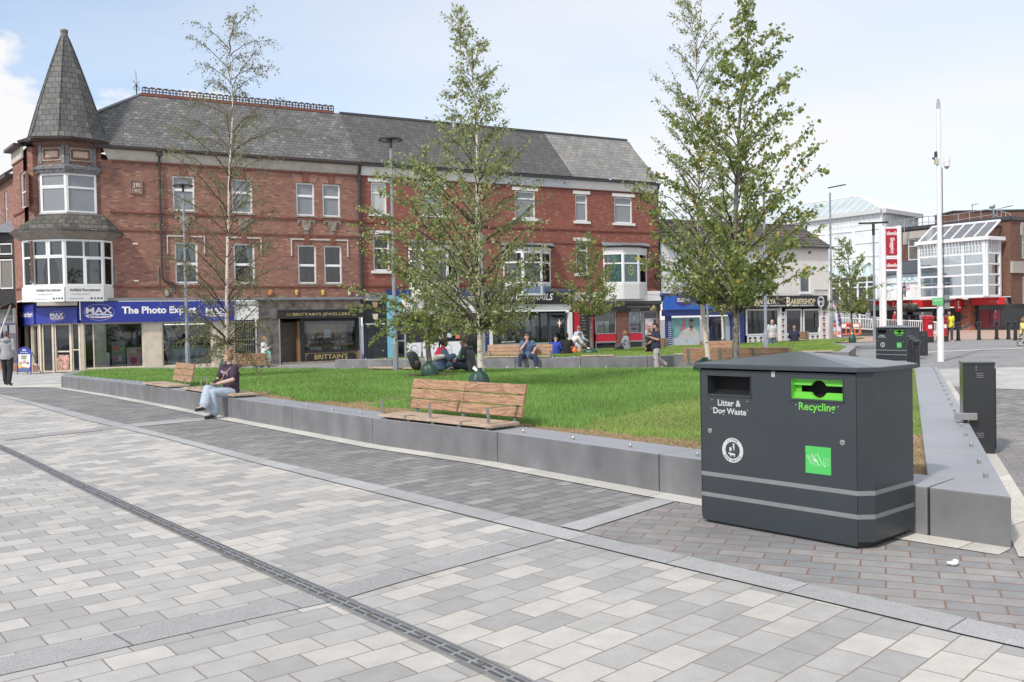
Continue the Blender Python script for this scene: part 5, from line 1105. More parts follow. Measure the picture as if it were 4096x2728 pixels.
s,z=FS(2238,1290,.4); b=MB()
for c,w_ in ((.0,.22),(-.09,.22)): b.box(s-w_/2,s+w_/2,.4,.41,z+c,z+c+.03)
b.box(s-.015,s+.015,.4,.41,z-.25,z+.22); b.build('neon_sign',mat('warm neon',(1,.75,.55),.5,0,0,emit=1.5),nl)
s,z=FS(2130,1262,.1); b=MB(); b.box(s-.16,s+.1,.1,.11,z-.04,z+.05); b.build('exit_sign',mat('exit green',(.03,.35,.18),.5),nl)
# ================= fourth building (beauty salon) =================
tbC=bterr('red brick end house of the terrace with pale slates and a white boarded bay window')
H2=[(2301,777,2351,886),(2457,787,2530,894),(2304,965,2353,1095)]
hs=[hole(*h) for h in H2]
upper(tbC,S3,S4,M_brick2,[h for h in hs],M_whp,M_slatel,ridge_ext=-.15)
mb=MB(); mb.face([(S4,0,2.9),(S4,RD_*2,2.9),(S4,RD_*2,ZE),(S4,RD_,ZR-.05),(S4,0,ZE)]); mb.build('gable_wall',M_brickS,tbC)
for h in H2[:2]: win2(tbC,*h,rows=(.70,))
win2(tbC,*H2[2],rows=(.72,),pm=M_dpane)
bpl,r_=bay(tbC,(2411,2491,2555,2587),3.60,5.32,5.62,2.72,.6,mat('white upvc cladding',(.66,.66,.64),.45,0,.03,3))
for j,(P,Q) in enumerate(zip(bpl,bpl[1:])):
    L=(Q-P).length; dx=(Q-P)/L; nn=Vector((-dx.y,dx.x)); T=lambda v:Vector((P.x+dx.x*v.x+nn.x*v.y,P.y+dx.y*v.x+nn.y*v.y,v.z)); b=MB()
    for i in range(5): b.box(.03,L-.03,-.012,.01,2.74+i*.17,2.74+i*.17+.15,T=T)
    b.build('cladding_boards',mat('white upvc cladding',(.66,.66,.64),.45),tbC)
o,T,L=r_[0]; curtain(o,T,L*.35,L-.1,3.65,5.25,M_curaq,waves=6); curtain(o,T,.08,L*.35,3.65,5.25,M_ncurt,waves=3)
o,T,L=r_[1]; curtain(o,T,.08,L-.08,3.65,5.25,M_curteal,waves=8)
b=MB(); 
for i in range(26):
    t0,t1=6.2832*i/26,6.2832*(i+1)/26
    b.face([T(Vector((L/2+q*.19*math.cos(t),.03,4.35+q*.26*math.sin(t)))) for t,q in ((t0,1),(t0,.84),(t1,.84),(t1,1))])
b.build('banner_crest',mat('yellow green crest',(.45,.55,.08),.6),o)
q=T(Vector((L/2-.09,.02,4.31))); text('lettering','THE',MATS['yellow green crest'],o,tuple(q),(1,0,0),(0,0,1),w=.18,h=.08,bold=.03)
pipe(tbC,S4-.05,2.9,ZE,r=.05)
pp=[FS(2590,1150)[0],FS(2640,1110)[0]]; b=MB()
for k in range(3): b.tube([(pp[0]+.1,-.05,3.9-.15*k),(pp[0]+.4,-.05,3.85-.1*k),(pp[0]+.6,-.05,3.55-.2*k),(pp[1],-.05,3.6-.1*k)],.015,4)
b.box(pp[0]+.5,pp[0]+.65,-.1,.0,3.9,4.15); b.build('cable_run',M_pipe,tbC)
bs=tag(empty('shopfront',(TO.x,TO.y,0),TANG),'beauty salon front with a red pillar, brick piers and red panels under the windows','shop')
M_redp=mat('glossy red panel',(.48,.012,.03),.3,0,.05,3)
x0,x1=sx(2292),sx(2368); vbox(bs,'red_pillar',M_redp,x0,x1,-.12,.15,ZB,2.62)
mx0,mx1=sx(2315),sx(2352); b=MB(); b.box(mx0,mx1,-.14,-.12,.0,2.2); mn=b.build('menu_board',M_black,bs)
for i,t_ in enumerate(('Professional','Beauty &','Nails','- Eyebrow','Threading','- Waxing','- Lashes','','- Facials','','01623','398895')):
    if t_: text('lettering',t_,mat('pale gold lettering',(.45,.42,.33),.5),mn,(mx0+.06,-.145,2.0-i*.16),(1,0,0),(0,0,1),h=.075,shear=.3)
# white box sign above (light box) and black board
b=MB(); b.box(sx(2292),S4-.0,-.20,.05,2.62,2.98); b.box(sx(2590,-.2),S4-.05,-.22,.05,2.98,3.18); b.box(sx(2292),sx(2420),-.22,.05,2.98,3.12); b.build('white_box_sign',M_whp,bs)
vbox(bs,'shutter_box',M_dgrey,sx(2375),S4,-.25,-.02,2.42,2.61)
g0,g1=sx(2380,-.18),S4-.05; b=MB(); b.box(g0,g1,-.20,-.03,2.03,2.42); gbo=b.build('name_board',M_black,bs)
q0,z0=FS(2450,1222,-.2); q1,z1=FS(2503,1208,-.2); text('lettering','i-GRACE',MATS['pale gold lettering'],gbo,(q0,-.206,z0-.02),(1,0,0),(0,0,1),w=q1-q0,h=.2,shear=.25)
q0,_=FS(2508,1220,-.2); q1,_=FS(2600,1220,-.2); text('lettering','Professional Beauty & Nails',MATS['pale gold lettering'],gbo,(q0,-.206,2.21),(1,0,0),(0,0,1),w=q1-q0,h=.13,shear=.25); text('lettering','01623 398895',MATS['pale gold lettering'],gbo,(q0+.3,-.206,2.08),(1,0,0),(0,0,1),w=.6,h=.08,shear=.2)
b=MB()
for s_ in (g0+.35,g1-.75):
    for i in range(7): b.tube([(s_+.07*i,-.206,2.06),(s_+.05+.06*i,-.206,2.2),(s_+.16+.04*i,-.206,2.3),(s_+.25,-.206,2.4)],.010,4)
b.build('gold_hair_motif',M_goldt,gbo)
M_brk3=brickmat('salon brick pier',[(3,(.19,.065,.05)),(3,(.22,.08,.06)),(2,(.16,.055,.045))],(.22,.17,.15),.235,.078,.008,'xz',jit=.12,stain=.3,dist=.002)
vbox(bs,'brick_pier',M_brk3,sx(2466),sx(2515),-.05,.15,ZB,2.03); vbox(bs,'brick_pier',M_brk3,sx(2633),S4,-.05,.15,ZB,2.03)
al=mat('aluminium frame',(.36,.37,.37),.4,.5,.05)
for a,c in ((2382,2464),(2517,2570)):
    o,T,L=frame(bs,(sx(a),0),(sx(c),0),.78,2.03,t=.05,fm=al,pm=M_glass,name='shop_window')
    if a==2382:
        b=MB(); b.box(.10,.62,.06,.07,.82,1.50,T=T); b.box(.66,.95,.06,.07,.84,1.50,k=1,T=T); pz=b.build('beauty_poster',[mat('lips poster',(.5,.5,.48),.5,0,.3,4),mat('nail polish poster',(.62,.6,.6),.5)],o)
        b=MB(); b.ell(tuple(T(Vector((.38,.055,1.22)))),(.14,.004,.055)); b.build('printed_lips',M_redp,pz)
        b=MB(); b.box(L-.55,L-.12,.06,.08,.86,1.14,T=T); op=b.build('open_sign',M_black,o); q=T(Vector((L-.50,.055,.93))); text('lettering','OPEN',mat('dim red neon',(.35,.05,.06),.5),op,tuple(q),(1,0,0),(0,0,1),w=.33,h=.12)
    else:
        b=MB(); b.box(.05,.72,.06,.07,1.33,1.95,T=T); b.box(.05,.72,.06,.07,.84,1.22,k=1,T=T); b.box(.05,.72,.058,.07,1.22,1.33,k=2,T=T); pz=b.build('beauty_poster',[mat('face poster blue',(.25,.29,.4),.5,0,.5,4),mat('eye poster pink',(.6,.4,.5),.5,0,.4,5),M_black],o)
        b=MB(); b.ell(tuple(T(Vector((.38,.055,1.66)))),(.10,.004,.17)); b.ell(tuple(T(Vector((.38,.055,1.01)))),(.20,.004,.06),k=1); b.ell(tuple(T(Vector((.38,.056,1.82)))),(.14,.003,.11),k=1); b.build('printed_face',[mat('printed pale skin',(.62,.55,.56),.5),M_black],pz)
        q=T(Vector((.12,.055,1.25))); text('lettering','AVAILABLE HERE',M_whitel,pz,tuple(q),(1,0,0),(0,0,1),w=.55,h=.05)
    vbox(bs,'red_panel',M_redp,sx(a)+.03,sx(c)-.03,-.02,.08,.36,.76); vbox(bs,'transom',al,sx(a),sx(c),-.03,.09,.31,.36)
    frame(bs,(sx(a),0),(sx(c),0),ZB,.31,t=.04,fm=al,pm=M_dpane,name='shop_window')
o,T,L=frame(bs,(sx(2573),0),(sx(2631),0),ZB,2.03,rows=(.36,.80),t=.07,fm=al,pm=M_dpane,name='door')
b=MB(); b.box(.12,.72,-.012,-.004,.66,1.60,T=T); dp=b.build('door_poster',mat('pink brow poster',(.55,.40,.46),.5,0,.3,3,c2=(.68,.6,.62)),o); q=T(Vector((.16,-.02,1.10))); text('lettering','EYEBROW',M_redl,dp,tuple(q),(1,0,0),(0,0,1),w=.5,h=.09); q=T(Vector((.16,-.02,.98))); text('lettering','THREADING',M_redl,dp,tuple(q),(1,0,0),(0,0,1),w=.5,h=.08)
floorbox(bs,sx(2382),sx(2568),2.1,1.5,mat('salon interior',(.06,.06,.062),.7))
# ================= white rendered building: optician and barber =================
wb_=tag(empty('rendered_building',(TO.x,TO.y,0),TANG),'low white rendered building with a brown tiled roof, optician and barber below','building')
W0,W1=S4+.15,44.55; ZW=6.02; ZG2=-.08
M_rend=mat('roughcast render',(.70,.68,.65),.9,0,.06,2,.8,30); M_wpaint=mat('white painted wall',(.70,.71,.72),.7,0,.05,2)
def holeW(px0,py0,px1,py1): return hole(px0,py0,px1,py1)
hb=[holeW(2996,1107,3045,1163),holeW(3199,1098,3225,1172) if 0 else holeW(3199,1093,3242,1172)]
xm=sx(2990,0,1100); ho=[holeW(2770,1060,2830,1110)]
mb=MB(); holewall(mb,W0,xm,2.9,ZW,ho,-.02,.12); mb.build('wall',M_wpaint,wb_)
mb=MB(); holewall(mb,xm,W1,2.55,ZW,hb,0,.12); mb.box(W1-.01,W1,0,4.9,-.1,ZW) ; mb.face([(W1,0,ZW),(W1,4.9,ZW),(W1,2.45,7.6)]); mb.build('wall',M_rend,wb_)
mb=MB(); mb.box(W0,W1,.9,1.0,2.6,ZW); mb.build('inner_wall',M_in,wb_)
for h in hb+ho: frame(wb_,(h[0],0),(h[1],0),h[2],h[3],rows=(.5,) if h in ho else (),t=.09,pm=mat('grey bedroom pane',(.10,.11,.12),.08,0,.2,2),inset=.03); vbox(wb_,'sill',M_whp,h[0]-.1,h[1]+.1,-.08,.03,h[2]-.08,h[2])
b=MB(); k_=ZW-.02
b.face([(W0,-.28,k_),(W1+.12,-.28,k_),(W1+.12,2.45,7.62),(W0,2.45,7.62)]); b.face([(W0,2.45,7.62),(W1+.12,2.45,7.62),(W1+.12,5.2,k_),(W0,5.2,k_)]); rf=b.build('roof',M_tiled,wb_)
b=MB(); y=0
n_=9
for i in range(n_):   # visible tile courses
    t=i/n_; z=k_+(7.62-k_)*t+.012; y_=-.28+2.73*t; b.box(W0,W1+.12,y_-.01,y_+.02,z,z+.03)
b.build('tile_courses',M_tiled,rf)
b=MB(); b.box(W0,W1+.14,2.36,2.54,7.58,7.70); b.build('ridge_tiles',M_tiled,rf)
b=MB(); b.box(W0,W1+.1,-.36,-.26,k_-.10,k_); b.build('gutter',M_dgrey,wb_)
s,z=FS(3245,1135); text('lettering','PORTLAND SQUARE',M_blackl,vbox(wb_,'street_name_plate',mat('white plate',(.66,.65,.62),.5),sx(3253,0,1160),sx(3312,0,1160),-.02,.0,FS(3260,1170)[1],FS(3260,1155)[1]),(sx(3257,0,1160),-.026,FS(3257,1167)[1]),(1,0,0),(0,0,1),w=sx(3309,0,1160)-sx(3257,0,1160),h=.14,bold=.02)
b=MB(); s,z=FS(2975,1138); b.lathe([(.12,0),(.14,.1),(.1,.2),(.02,.24)],(s,-.2,z-.1),10); b.build('dome_camera',M_whp,wb_)
for px,py in ((3072,1160),(3093,1156)):
    s,z=FS(px,py); b=MB(); b.bar((s,0,z),(s+.12,-.35,z-.03),.09,.09); b.build('wall_camera',M_whp,wb_)
# optician front
op=tag(empty('shopfront',(TO.x,TO.y,0),TANG),'optician\'s front with a bright blue sign and a window poster of a bearded man','shop')
M_optb=mat('optician blue',(.02,.11,.48),.35,0,.05,2); M_optd=mat('optician navy',(.015,.03,.16),.4,0,.1,2)
o0,o1=sx(2662,-.3),sx(2962,-.3)
vbox(op,'blue_canopy',M_optd,o0-.3,o1,-.25,.1,2.86,3.05); b=MB(); b.box(o0,o1,-.36,-.05,2.08,2.86); ob=b.build('name_board',M_optb,op); vbox(op,'navy_band',M_optd,o0,o1,-.28,.05,1.72,2.08)
s,z=FS(2736,1201,-.37); b=MB(); b.add([(s+.62*math.cos(6.2832*i/30),-.37,z+.36*math.sin(6.2832*i/30)) for i in range(30)],[tuple(range(30))]); b.build('oval_badge',mat('violet badge',(.04,.03,.22),.4),ob)
text('lettering','DURRANT',M_whitel,ob,(s-.50,-.376,z-.10),(1,0,0),(0,0,1),w=1.0,h=.24,bold=.035)
q0,_=FS(2828,1200,-.36); q1,_=FS(2922,1200,-.36); text('lettering','OPTICIANS',M_whitel,ob,(q0,-.366,2.32),(1,0,0),(0,0,1),w=q1-q0,h=.32,bold=.035)
for a in (2664,2920,2956): vbox(op,'pillar',M_optd,sx(a),sx(a)+.34,-.1,.1,ZG2,1.75)
b=MB()
for i in range(13): s=sx(2666)+.04; b.box(s,s+.24,-.106,-.102,1.35-i*.115,1.40-i*.115)
b.build('brand_list',mat('dim white lettering',(.42,.45,.55),.5),op)
p0,p1=sx(2684),sx(2800); o,T,L=frame(op,(p0,0),(p1,0),ZG2+.02,1.62,t=.05,fm=al,pm=None,name='shop_window')
b=MB(); b.face([T(Vector(v)) for v in ((.05,.02,.42),(L-.05,.02,.42),(L-.05,.02,1.57),(.05,.02,1.57))]); ps_=b.build('window_poster',mat('teal seaside print',(.12,.30,.29),.5,0,.15,2,c2=(.2,.38,.36)),o)
b=MB(); cx_=L*.64
b.add([T(Vector(v)) for v in ((cx_-.95,.014,.42),(cx_+.8,.014,.42),(cx_+.75,.014,.72),(cx_+.28,.014,.98),(cx_-.1,.014,1.02),(cx_-.5,.014,.85))],[(0,1,2,3,4,5)],0)
b.add([T(Vector((cx_+.14+.30*math.cos(t)*.5,.008,1.22+.24*math.sin(t)))) for t in [i*.42 for i in range(15)]],[tuple(range(15))],1)
b.add([T(Vector(v)) for v in ((cx_-.02,.010,.8),(cx_+.26,.010,.8),(cx_+.22,.010,1.1),(cx_+.05,.010,1.1))],[(0,1,2,3)],1)
b.add([T(Vector((cx_+.14+.17*math.cos(t),.004,1.44+.09*math.sin(t)))) for t in [i*.42 for i in range(15)]],[tuple(range(15))],2)
b.add([T(Vector((cx_+.12+.12*math.cos(t),.004,1.06+.08*math.sin(t)))) for t in [i*.42 for i in range(15)]],[tuple(range(15))],2)
b.add([T(Vector(v)) for v in ((cx_-.06,.003,1.24),(cx_+.30,.003,1.24),(cx_+.30,.003,1.27),(cx_-.06,.003,1.27))],[(0,1,2,3)],2)
b.add([T(Vector(v)) for v in ((L*.30,.012,.85),(L*.48,.012,.9),(L*.52,.012,1.57),(L*.46,.012,1.57))],[(0,1,2,3)],3)
b.build('printed_man',[mat('print linen jacket',(.50,.48,.44),.5,0,.12,4),mat('print tanned skin',(.36,.22,.16),.5),mat('print dark hair',(.05,.04,.04),.5),mat('print red towel',(.5,.14,.15),.5,0,.3,5)],ps_)
b=MB(); b.face([T(Vector(v)) for v in ((.05,.01,ZG2+.07),(L-.05,.01,ZG2+.07),(L-.05,.01,.42),(.05,.01,.42))]); b.build('grey_panel',mat('pale grey panel',(.46,.50,.52),.4),o)
b=MB(); cx2=L*.5; ring(b,(0,0),.07,.09,.02,0,n=16,a0=-1.57,a1=1.57); b.v=[tuple(T(Vector((cx2+v[0],.004,.24+v[2])))) for v in b.v]; b.build('initials_mark',M_blackl,o)
o,T,L=frame(op,(sx(2822),0),(sx(2898),0),ZG2,1.65,cols=(.33,),t=.09,fm=M_optd,pm=M_dpane,name='door'); frame(op,(sx(2898),0),(sx(2922),0),ZG2,1.65,t=.05,fm=al,pm=mat('pale glazed panel',(.40,.44,.45),.15),name='side_window')
# barber front
ba=tag(empty('shopfront',(TO.x,TO.y,0),TANG),'barber shop front with a black sign, gold lettering and photos of haircuts round the windows','shop')
vbox(ba,'grey_end_pier',M_dgrey,sx(2948),sx(2976),-.05,.1,ZG2,2.4)
b0,b1=sx(2976,-.25),sx(3310,-.25); zb0=FS(3200,1229,-.25)[1]; zb1=FS(3200,1182,-.25)[1]
b=MB(); b.box(b0,b1,-.27,-.03,zb0,zb1); bb=b.build('name_board',M_black,ba)
M_gold2=mat('bright gold lettering',(.62,.50,.20),.3,.3,.25,2.5,c2=(.75,.70,.55))
def bt(s_,px0,px1,y0,y1,m=None,**k):
    q0,z0=FS(px0,y0,-.275); q1,z1=FS(px1,y1,-.275); text('lettering',s_,m or M_gold2,bb,(q0,-.276,z0),(1,0,0),(0,0,1),w=q1-q0,h=z1-z0,**k)
bt('A',3016,3038,1223,1190,bold=.03); bt('NTALYA',3038,3103,1217,1196,bold=.03); bt('B',3146,3162,1225,1188,bold=.03); bt('ARBERSHOP',3163,3261,1217,1194,bold=.03)
bt('HAIRSTYLES - PATTERNS - SHAVING',3038,3142,1226,1220,M_whitel,shear=.2,bold=.03); bt('THREADING - NOSE & EAR WAXING',3165,3256,1225,1218,M_whitel,shear=.2,bold=.03)
b=MB(); q0,z0=FS(3112,1210,-.275); q1,z1=FS(3142,1192,-.275); b.bar((q0,-.28,z0+.12),(q1+.1,-.28,z1+.05),.05,.01); b.bar((q0,-.28,z1-.02),(q1,-.28,z0),.05,.01); ring(b,(q0-.06,z1),.07,.07,.03,-.28,n=14); ring(b,(q0-.02,z0-.1),.07,.07,.03,-.28,n=14); b.build('scissors_motif',M_gold2,bb)
for px,fc in ((2990,0),(3284,1)):
    s,z=FS(px,1206,-.28); b=MB(); disc(b,(s,z),.34 if fc==0 else .32,.38,-.276); bd_=b.build('round_portrait',mat('portrait grey' if fc==0 else 'portrait silver',(.30,.30,.30) if fc==0 else (.5,.52,.54),.5,0,.6,5),bb)
    b=MB(); b.ell((s,-.28,z+.0),(.15,.004,.19)); b.ell((s,-.283,z+.14),(.19,.004,.10),k=1); b.ell((s,-.283,z-.16),(.14,.004,.08),k=1); b.build('portrait_head',[mat('portrait skin',(.45,.43,.42),.5),M_black],bd_)
M_upf=mat('white shop frame',(.66,.66,.66),.4)
faceM=[mat('haircut print skin',(.55,.36,.28),.5,0,.2,8),mat('haircut print hair',(.06,.045,.04),.5),mat('haircut print ground',(.62,.64,.66),.5,0,.1,4)]
def faces(parent,x0,x1,z0,z1,nx,nz,y,name='haircut_photos'):
    b=MB(); b.box(x0,x1,y,y+.02,z0,z1,k=2); w_=(x1-x0)/nx; h_=(z1-z0)/nz
    for i in range(nx):
        for j in range(nz):
            cx_=x0+(i+.5)*w_+random.uniform(-.04,.04)*w_; cz_=z0+(j+.45)*h_; r=min(w_,h_)*.36
            b.ell((cx_,y-.003,cz_),(r*.72,.004,r),10,6,k=0); b.ell((cx_+random.uniform(-.2,.2)*r,y-.006,cz_+r*.62),(r*.85,.004,r*.5),10,6,k=1)
            if random.random()<.5: b.ell((cx_,y-.006,cz_-r*.65),(r*.55,.004,r*.33),8,5,k=1)
    return b.build(name,faceM,parent)
for a,c in ((2985,3116),(3143,3208),(3214,3278)):
    o,T,L=frame(ba,(sx(a),0),(sx(c),0),.42 if a<3000 else .38,FS(a,1236)[1],t=.10,fm=M_upf,pm=M_dpane,name='shop_window')
faces(ba,sx(2988),sx(3116),ZG2+.05,.40,6,1,-.01); faces(ba,sx(3143)+.0,sx(3278),ZG2+.05,.36,7,1,-.01); faces(ba,sx(3120),sx(3141),ZG2+.1,1.85,1,5,-.03); faces(ba,sx(3284),sx(3306),ZG2+.1,1.9,1,5,-.03); faces(ba,sx(2950)+.1,sx(2972)-.1,ZG2+.1,1.7,1,4,-.07)
for a in (3116,3278): vbox(ba,'white_post',M_upf,sx(a),sx(a)+.2,-.06,.08,ZG2,zb0)
b=MB(); b.box(sx(3260),sx(3275),-.012,-.004,.85,1.75); b.build('opening_notice',mat('dark print sheet',(.06,.06,.065),.5,0,.8,30),ba)
vbox(ba,'render_pier',M_rend,sx(3306),W1,-.08,.1,ZG2,zb0+.1); vbox(ba,'stall_riser',M_dgrey,sx(2988),sx(3278),-.02,.08,ZG2-.1,ZG2+.05)
floorbox(ba,sx(2985),sx(3278),2.4,1.6)
# barber pole and feather flag
s,z=FS(2969,1206,-.45); bp=tag(empty('barber_pole',(0,0,0)),'striped red, white and blue barber pole at the left end of the black sign','barber pole')
c=TO+TU*s+TN*-.45; b=MB(); n=20
vs=[]; fs=[]; ks=[]; rows=24
for j in range(rows+1):
    for i in range(n): t=6.2832*i/n; vs.append((c.x+.14*math.cos(t),c.y+.14*math.sin(t),z-.36+.72*j/rows))
for j in range(rows):
    for i in range(n):
        b.k=[0,1,2,1][int(((i/n)*2+j/rows*2.2)*2)%4]; b.add([vs[j*n+i],vs[j*n+(i+1)%n],vs[(j+1)*n+(i+1)%n],vs[(j+1)*n+i]],[(0,1,2,3)])
b.build('striped_cylinder',[M_redl,M_whitel,M_bluel],bp); b=MB(); 
for zz1 in (z-.42,z+.36): b.lathe([(.16,0),(.17,.05),(.1,.08)],(c.x,c.y,zz1),12)
b.build('end_caps',M_steel,bp)
# ================= neighbouring building at far left (black timber bay, butcher) =================
lb=tag(empty('side_street_building',(TO.x,TO.y,0),TANG),'dark brick building with a black timber bay at the left edge of the photo','building')
nP=sP; nQ=sP+sD*9.0
w,_=vwall('wall',M_brickS if 0 else M_brick,lb,nQ,nP,ZB,8.3,[(7.0,7.6,6.3,7.9),(5.4,6.0,6.3,7.9),(3.5,4.1,6.3,7.9)])
dd=(nP-nQ).normalized(); nn=Vector((dd.y,-dd.x))
for a in (7.0,5.4,3.5): frame(lb,nQ+dd*a,nQ+dd*(a+.6),6.3,7.9,rows=(.5,),pm=M_dpane,inset=.05)
b=MB(); b.prism([tuple(nQ+nn*-.0),tuple(nQ+nn*.32),tuple(nP+nn*.32),tuple(nP+nn*-.0)],8.3,8.45); b.build('gutter',M_gut,lb)
b=MB(); A=nQ+nn*.35; B_=nP+nn*.35; C=nP-nn*2.6; D_=nQ-nn*2.6; b.face([(A.x,A.y,8.45),(B_.x,B_.y,8.45),(C.x,C.y,10.6),(D_.x,D_.y,10.6)]); b.build('roof',M_slate,lb)
def lbT(a,o): p=nQ+dd*a+nn*o; return p
bq=[lbT(5.4,0),lbT(6.0,.6),lbT(8.3,.6),lbT(8.8,0)]
for P,Q in zip(bq,bq[1:]):
    L=(Q-P).length; frame(lb,P,Q,3.3,5.6,cols=(.33,.66) if L>2 else (),rows=(.68,),t=.10,d=.1,fm=mat('black stained timber',(.025,.022,.022),.5,0,.3,6),pm=None,name='bay_window')
    b=MB(); b.face([(P.x,P.y,3.3),(Q.x,Q.y,3.3),(Q.x,Q.y,5.6),(P.x,P.y,5.6)]); 
    dx=(Q-P)/L; n2_=Vector((dx.y,-dx.x)); k_=2 if L>2 else 1
    pn=[P+dx*(L*.08),P+dx*(L*.92)]
    frame(lb,P+dx*(L*.1)+n2_*-.02,P+dx*(L*.9)+n2_*-.02,3.45,4.75,cols=(.5,) if L>2 else (),t=.06,fm=M_whp,pm=mat('lace curtained pane',(.20,.19,.17),.3,0,.3,12,stretch=(8,8,.5)),name='casement')
    frame(lb,P+dx*(L*.1)+n2_*-.02,P+dx*(L*.9)+n2_*-.02,4.95,5.45,cols=(.5,) if L>2 else (),t=.06,fm=M_whp,pm=M_dpane,name='casement')
b=MB(); b.prism([tuple(p) for p in bq],2.75,3.3); b.build('timber_band',MATS['black stained timber'],lb); b=MB(); b.prism([tuple(p) for p in bq],5.6,5.9); b.build('timber_band',MATS['black stained timber'],lb)
b=MB(); q4=[lbT(4.3,0),lbT(5.0,1.0),lbT(8.5,1.0),lbT(9.0,0)]; b.add([(p.x,p.y,5.9) for p in q4]+[(lbT(5.2,0).x,lbT(5.2,0).y,6.5),(lbT(8.4,0).x,lbT(8.4,0).y,6.5)],[(0,1,4),(1,2,5,4),(2,3,5)]); b.build('bay_roof',M_lead,lb)
# butcher front
bu_=tag(empty('shopfront',(TO.x,TO.y,0),TANG),'butcher\'s shop front with a grey sign and folded awning at the far left','shop')
b=MB(); P,Q=lbT(3.5,.12),lbT(8.95,.12); P2,Q2=lbT(3.5,0),lbT(8.95,0); b.prism([tuple(P2),tuple(P),tuple(Q),tuple(Q2)],1.95,2.6); sg=b.build('name_board',mat('grey sign',(.32,.32,.31),.6,0,.1,3),bu_)
q=lbT(7.0,.13); text('lettering','ALEX PARK',mat('sign ink',(.08,.08,.09),.5),sg,(q.x,q.y,2.28),(dd.x,dd.y,0),(0,0,1),w=1.7,h=.2); text('lettering','BUTCHERS',MATS['sign ink'],sg,(q.x+dd.x*.3,q.y+dd.y*.3,2.06),(dd.x,dd.y,0),(0,0,1),w=1.3,h=.13)
frame(bu_,lbT(4.2,.05),lbT(8.9,.05),.2,1.95,cols=(.3,.6),t=.08,fm=M_optd,pm=M_dpane,name='shop_window'); b=MB(); b.prism([tuple(lbT(3.5,0)),tuple(lbT(3.5,.08)),tuple(lbT(8.95,.08)),tuple(lbT(8.95,0))],ZB,.2); b.build('stall_riser',M_brickS,bu_)
b=MB(); A=lbT(8.7,.2); C=lbT(8.9,1.0); b.bar((A.x,A.y,2.75),(C.x,C.y,.5),.06,.05); b.build('awning_arm',M_whp,bu_)
b=MB(); P,Q=lbT(4,.15),lbT(8.9,.15); P3,Q3=lbT(4,.75),lbT(8.9,.75); b.add([(P.x,P.y,2.85),(Q.x,Q.y,2.85),(Q3.x,Q3.y,2.62),(P3.x,P3.y,2.62),(Q3.x,Q3.y,2.5),(P3.x,P3.y,2.5)],[(0,1,2,3),(3,2,4,5)]); b.build('awning',mat('striped awning',(.12,.12,.12),.8,0,.5,3,stretch=(6,6,.1)),bu_)
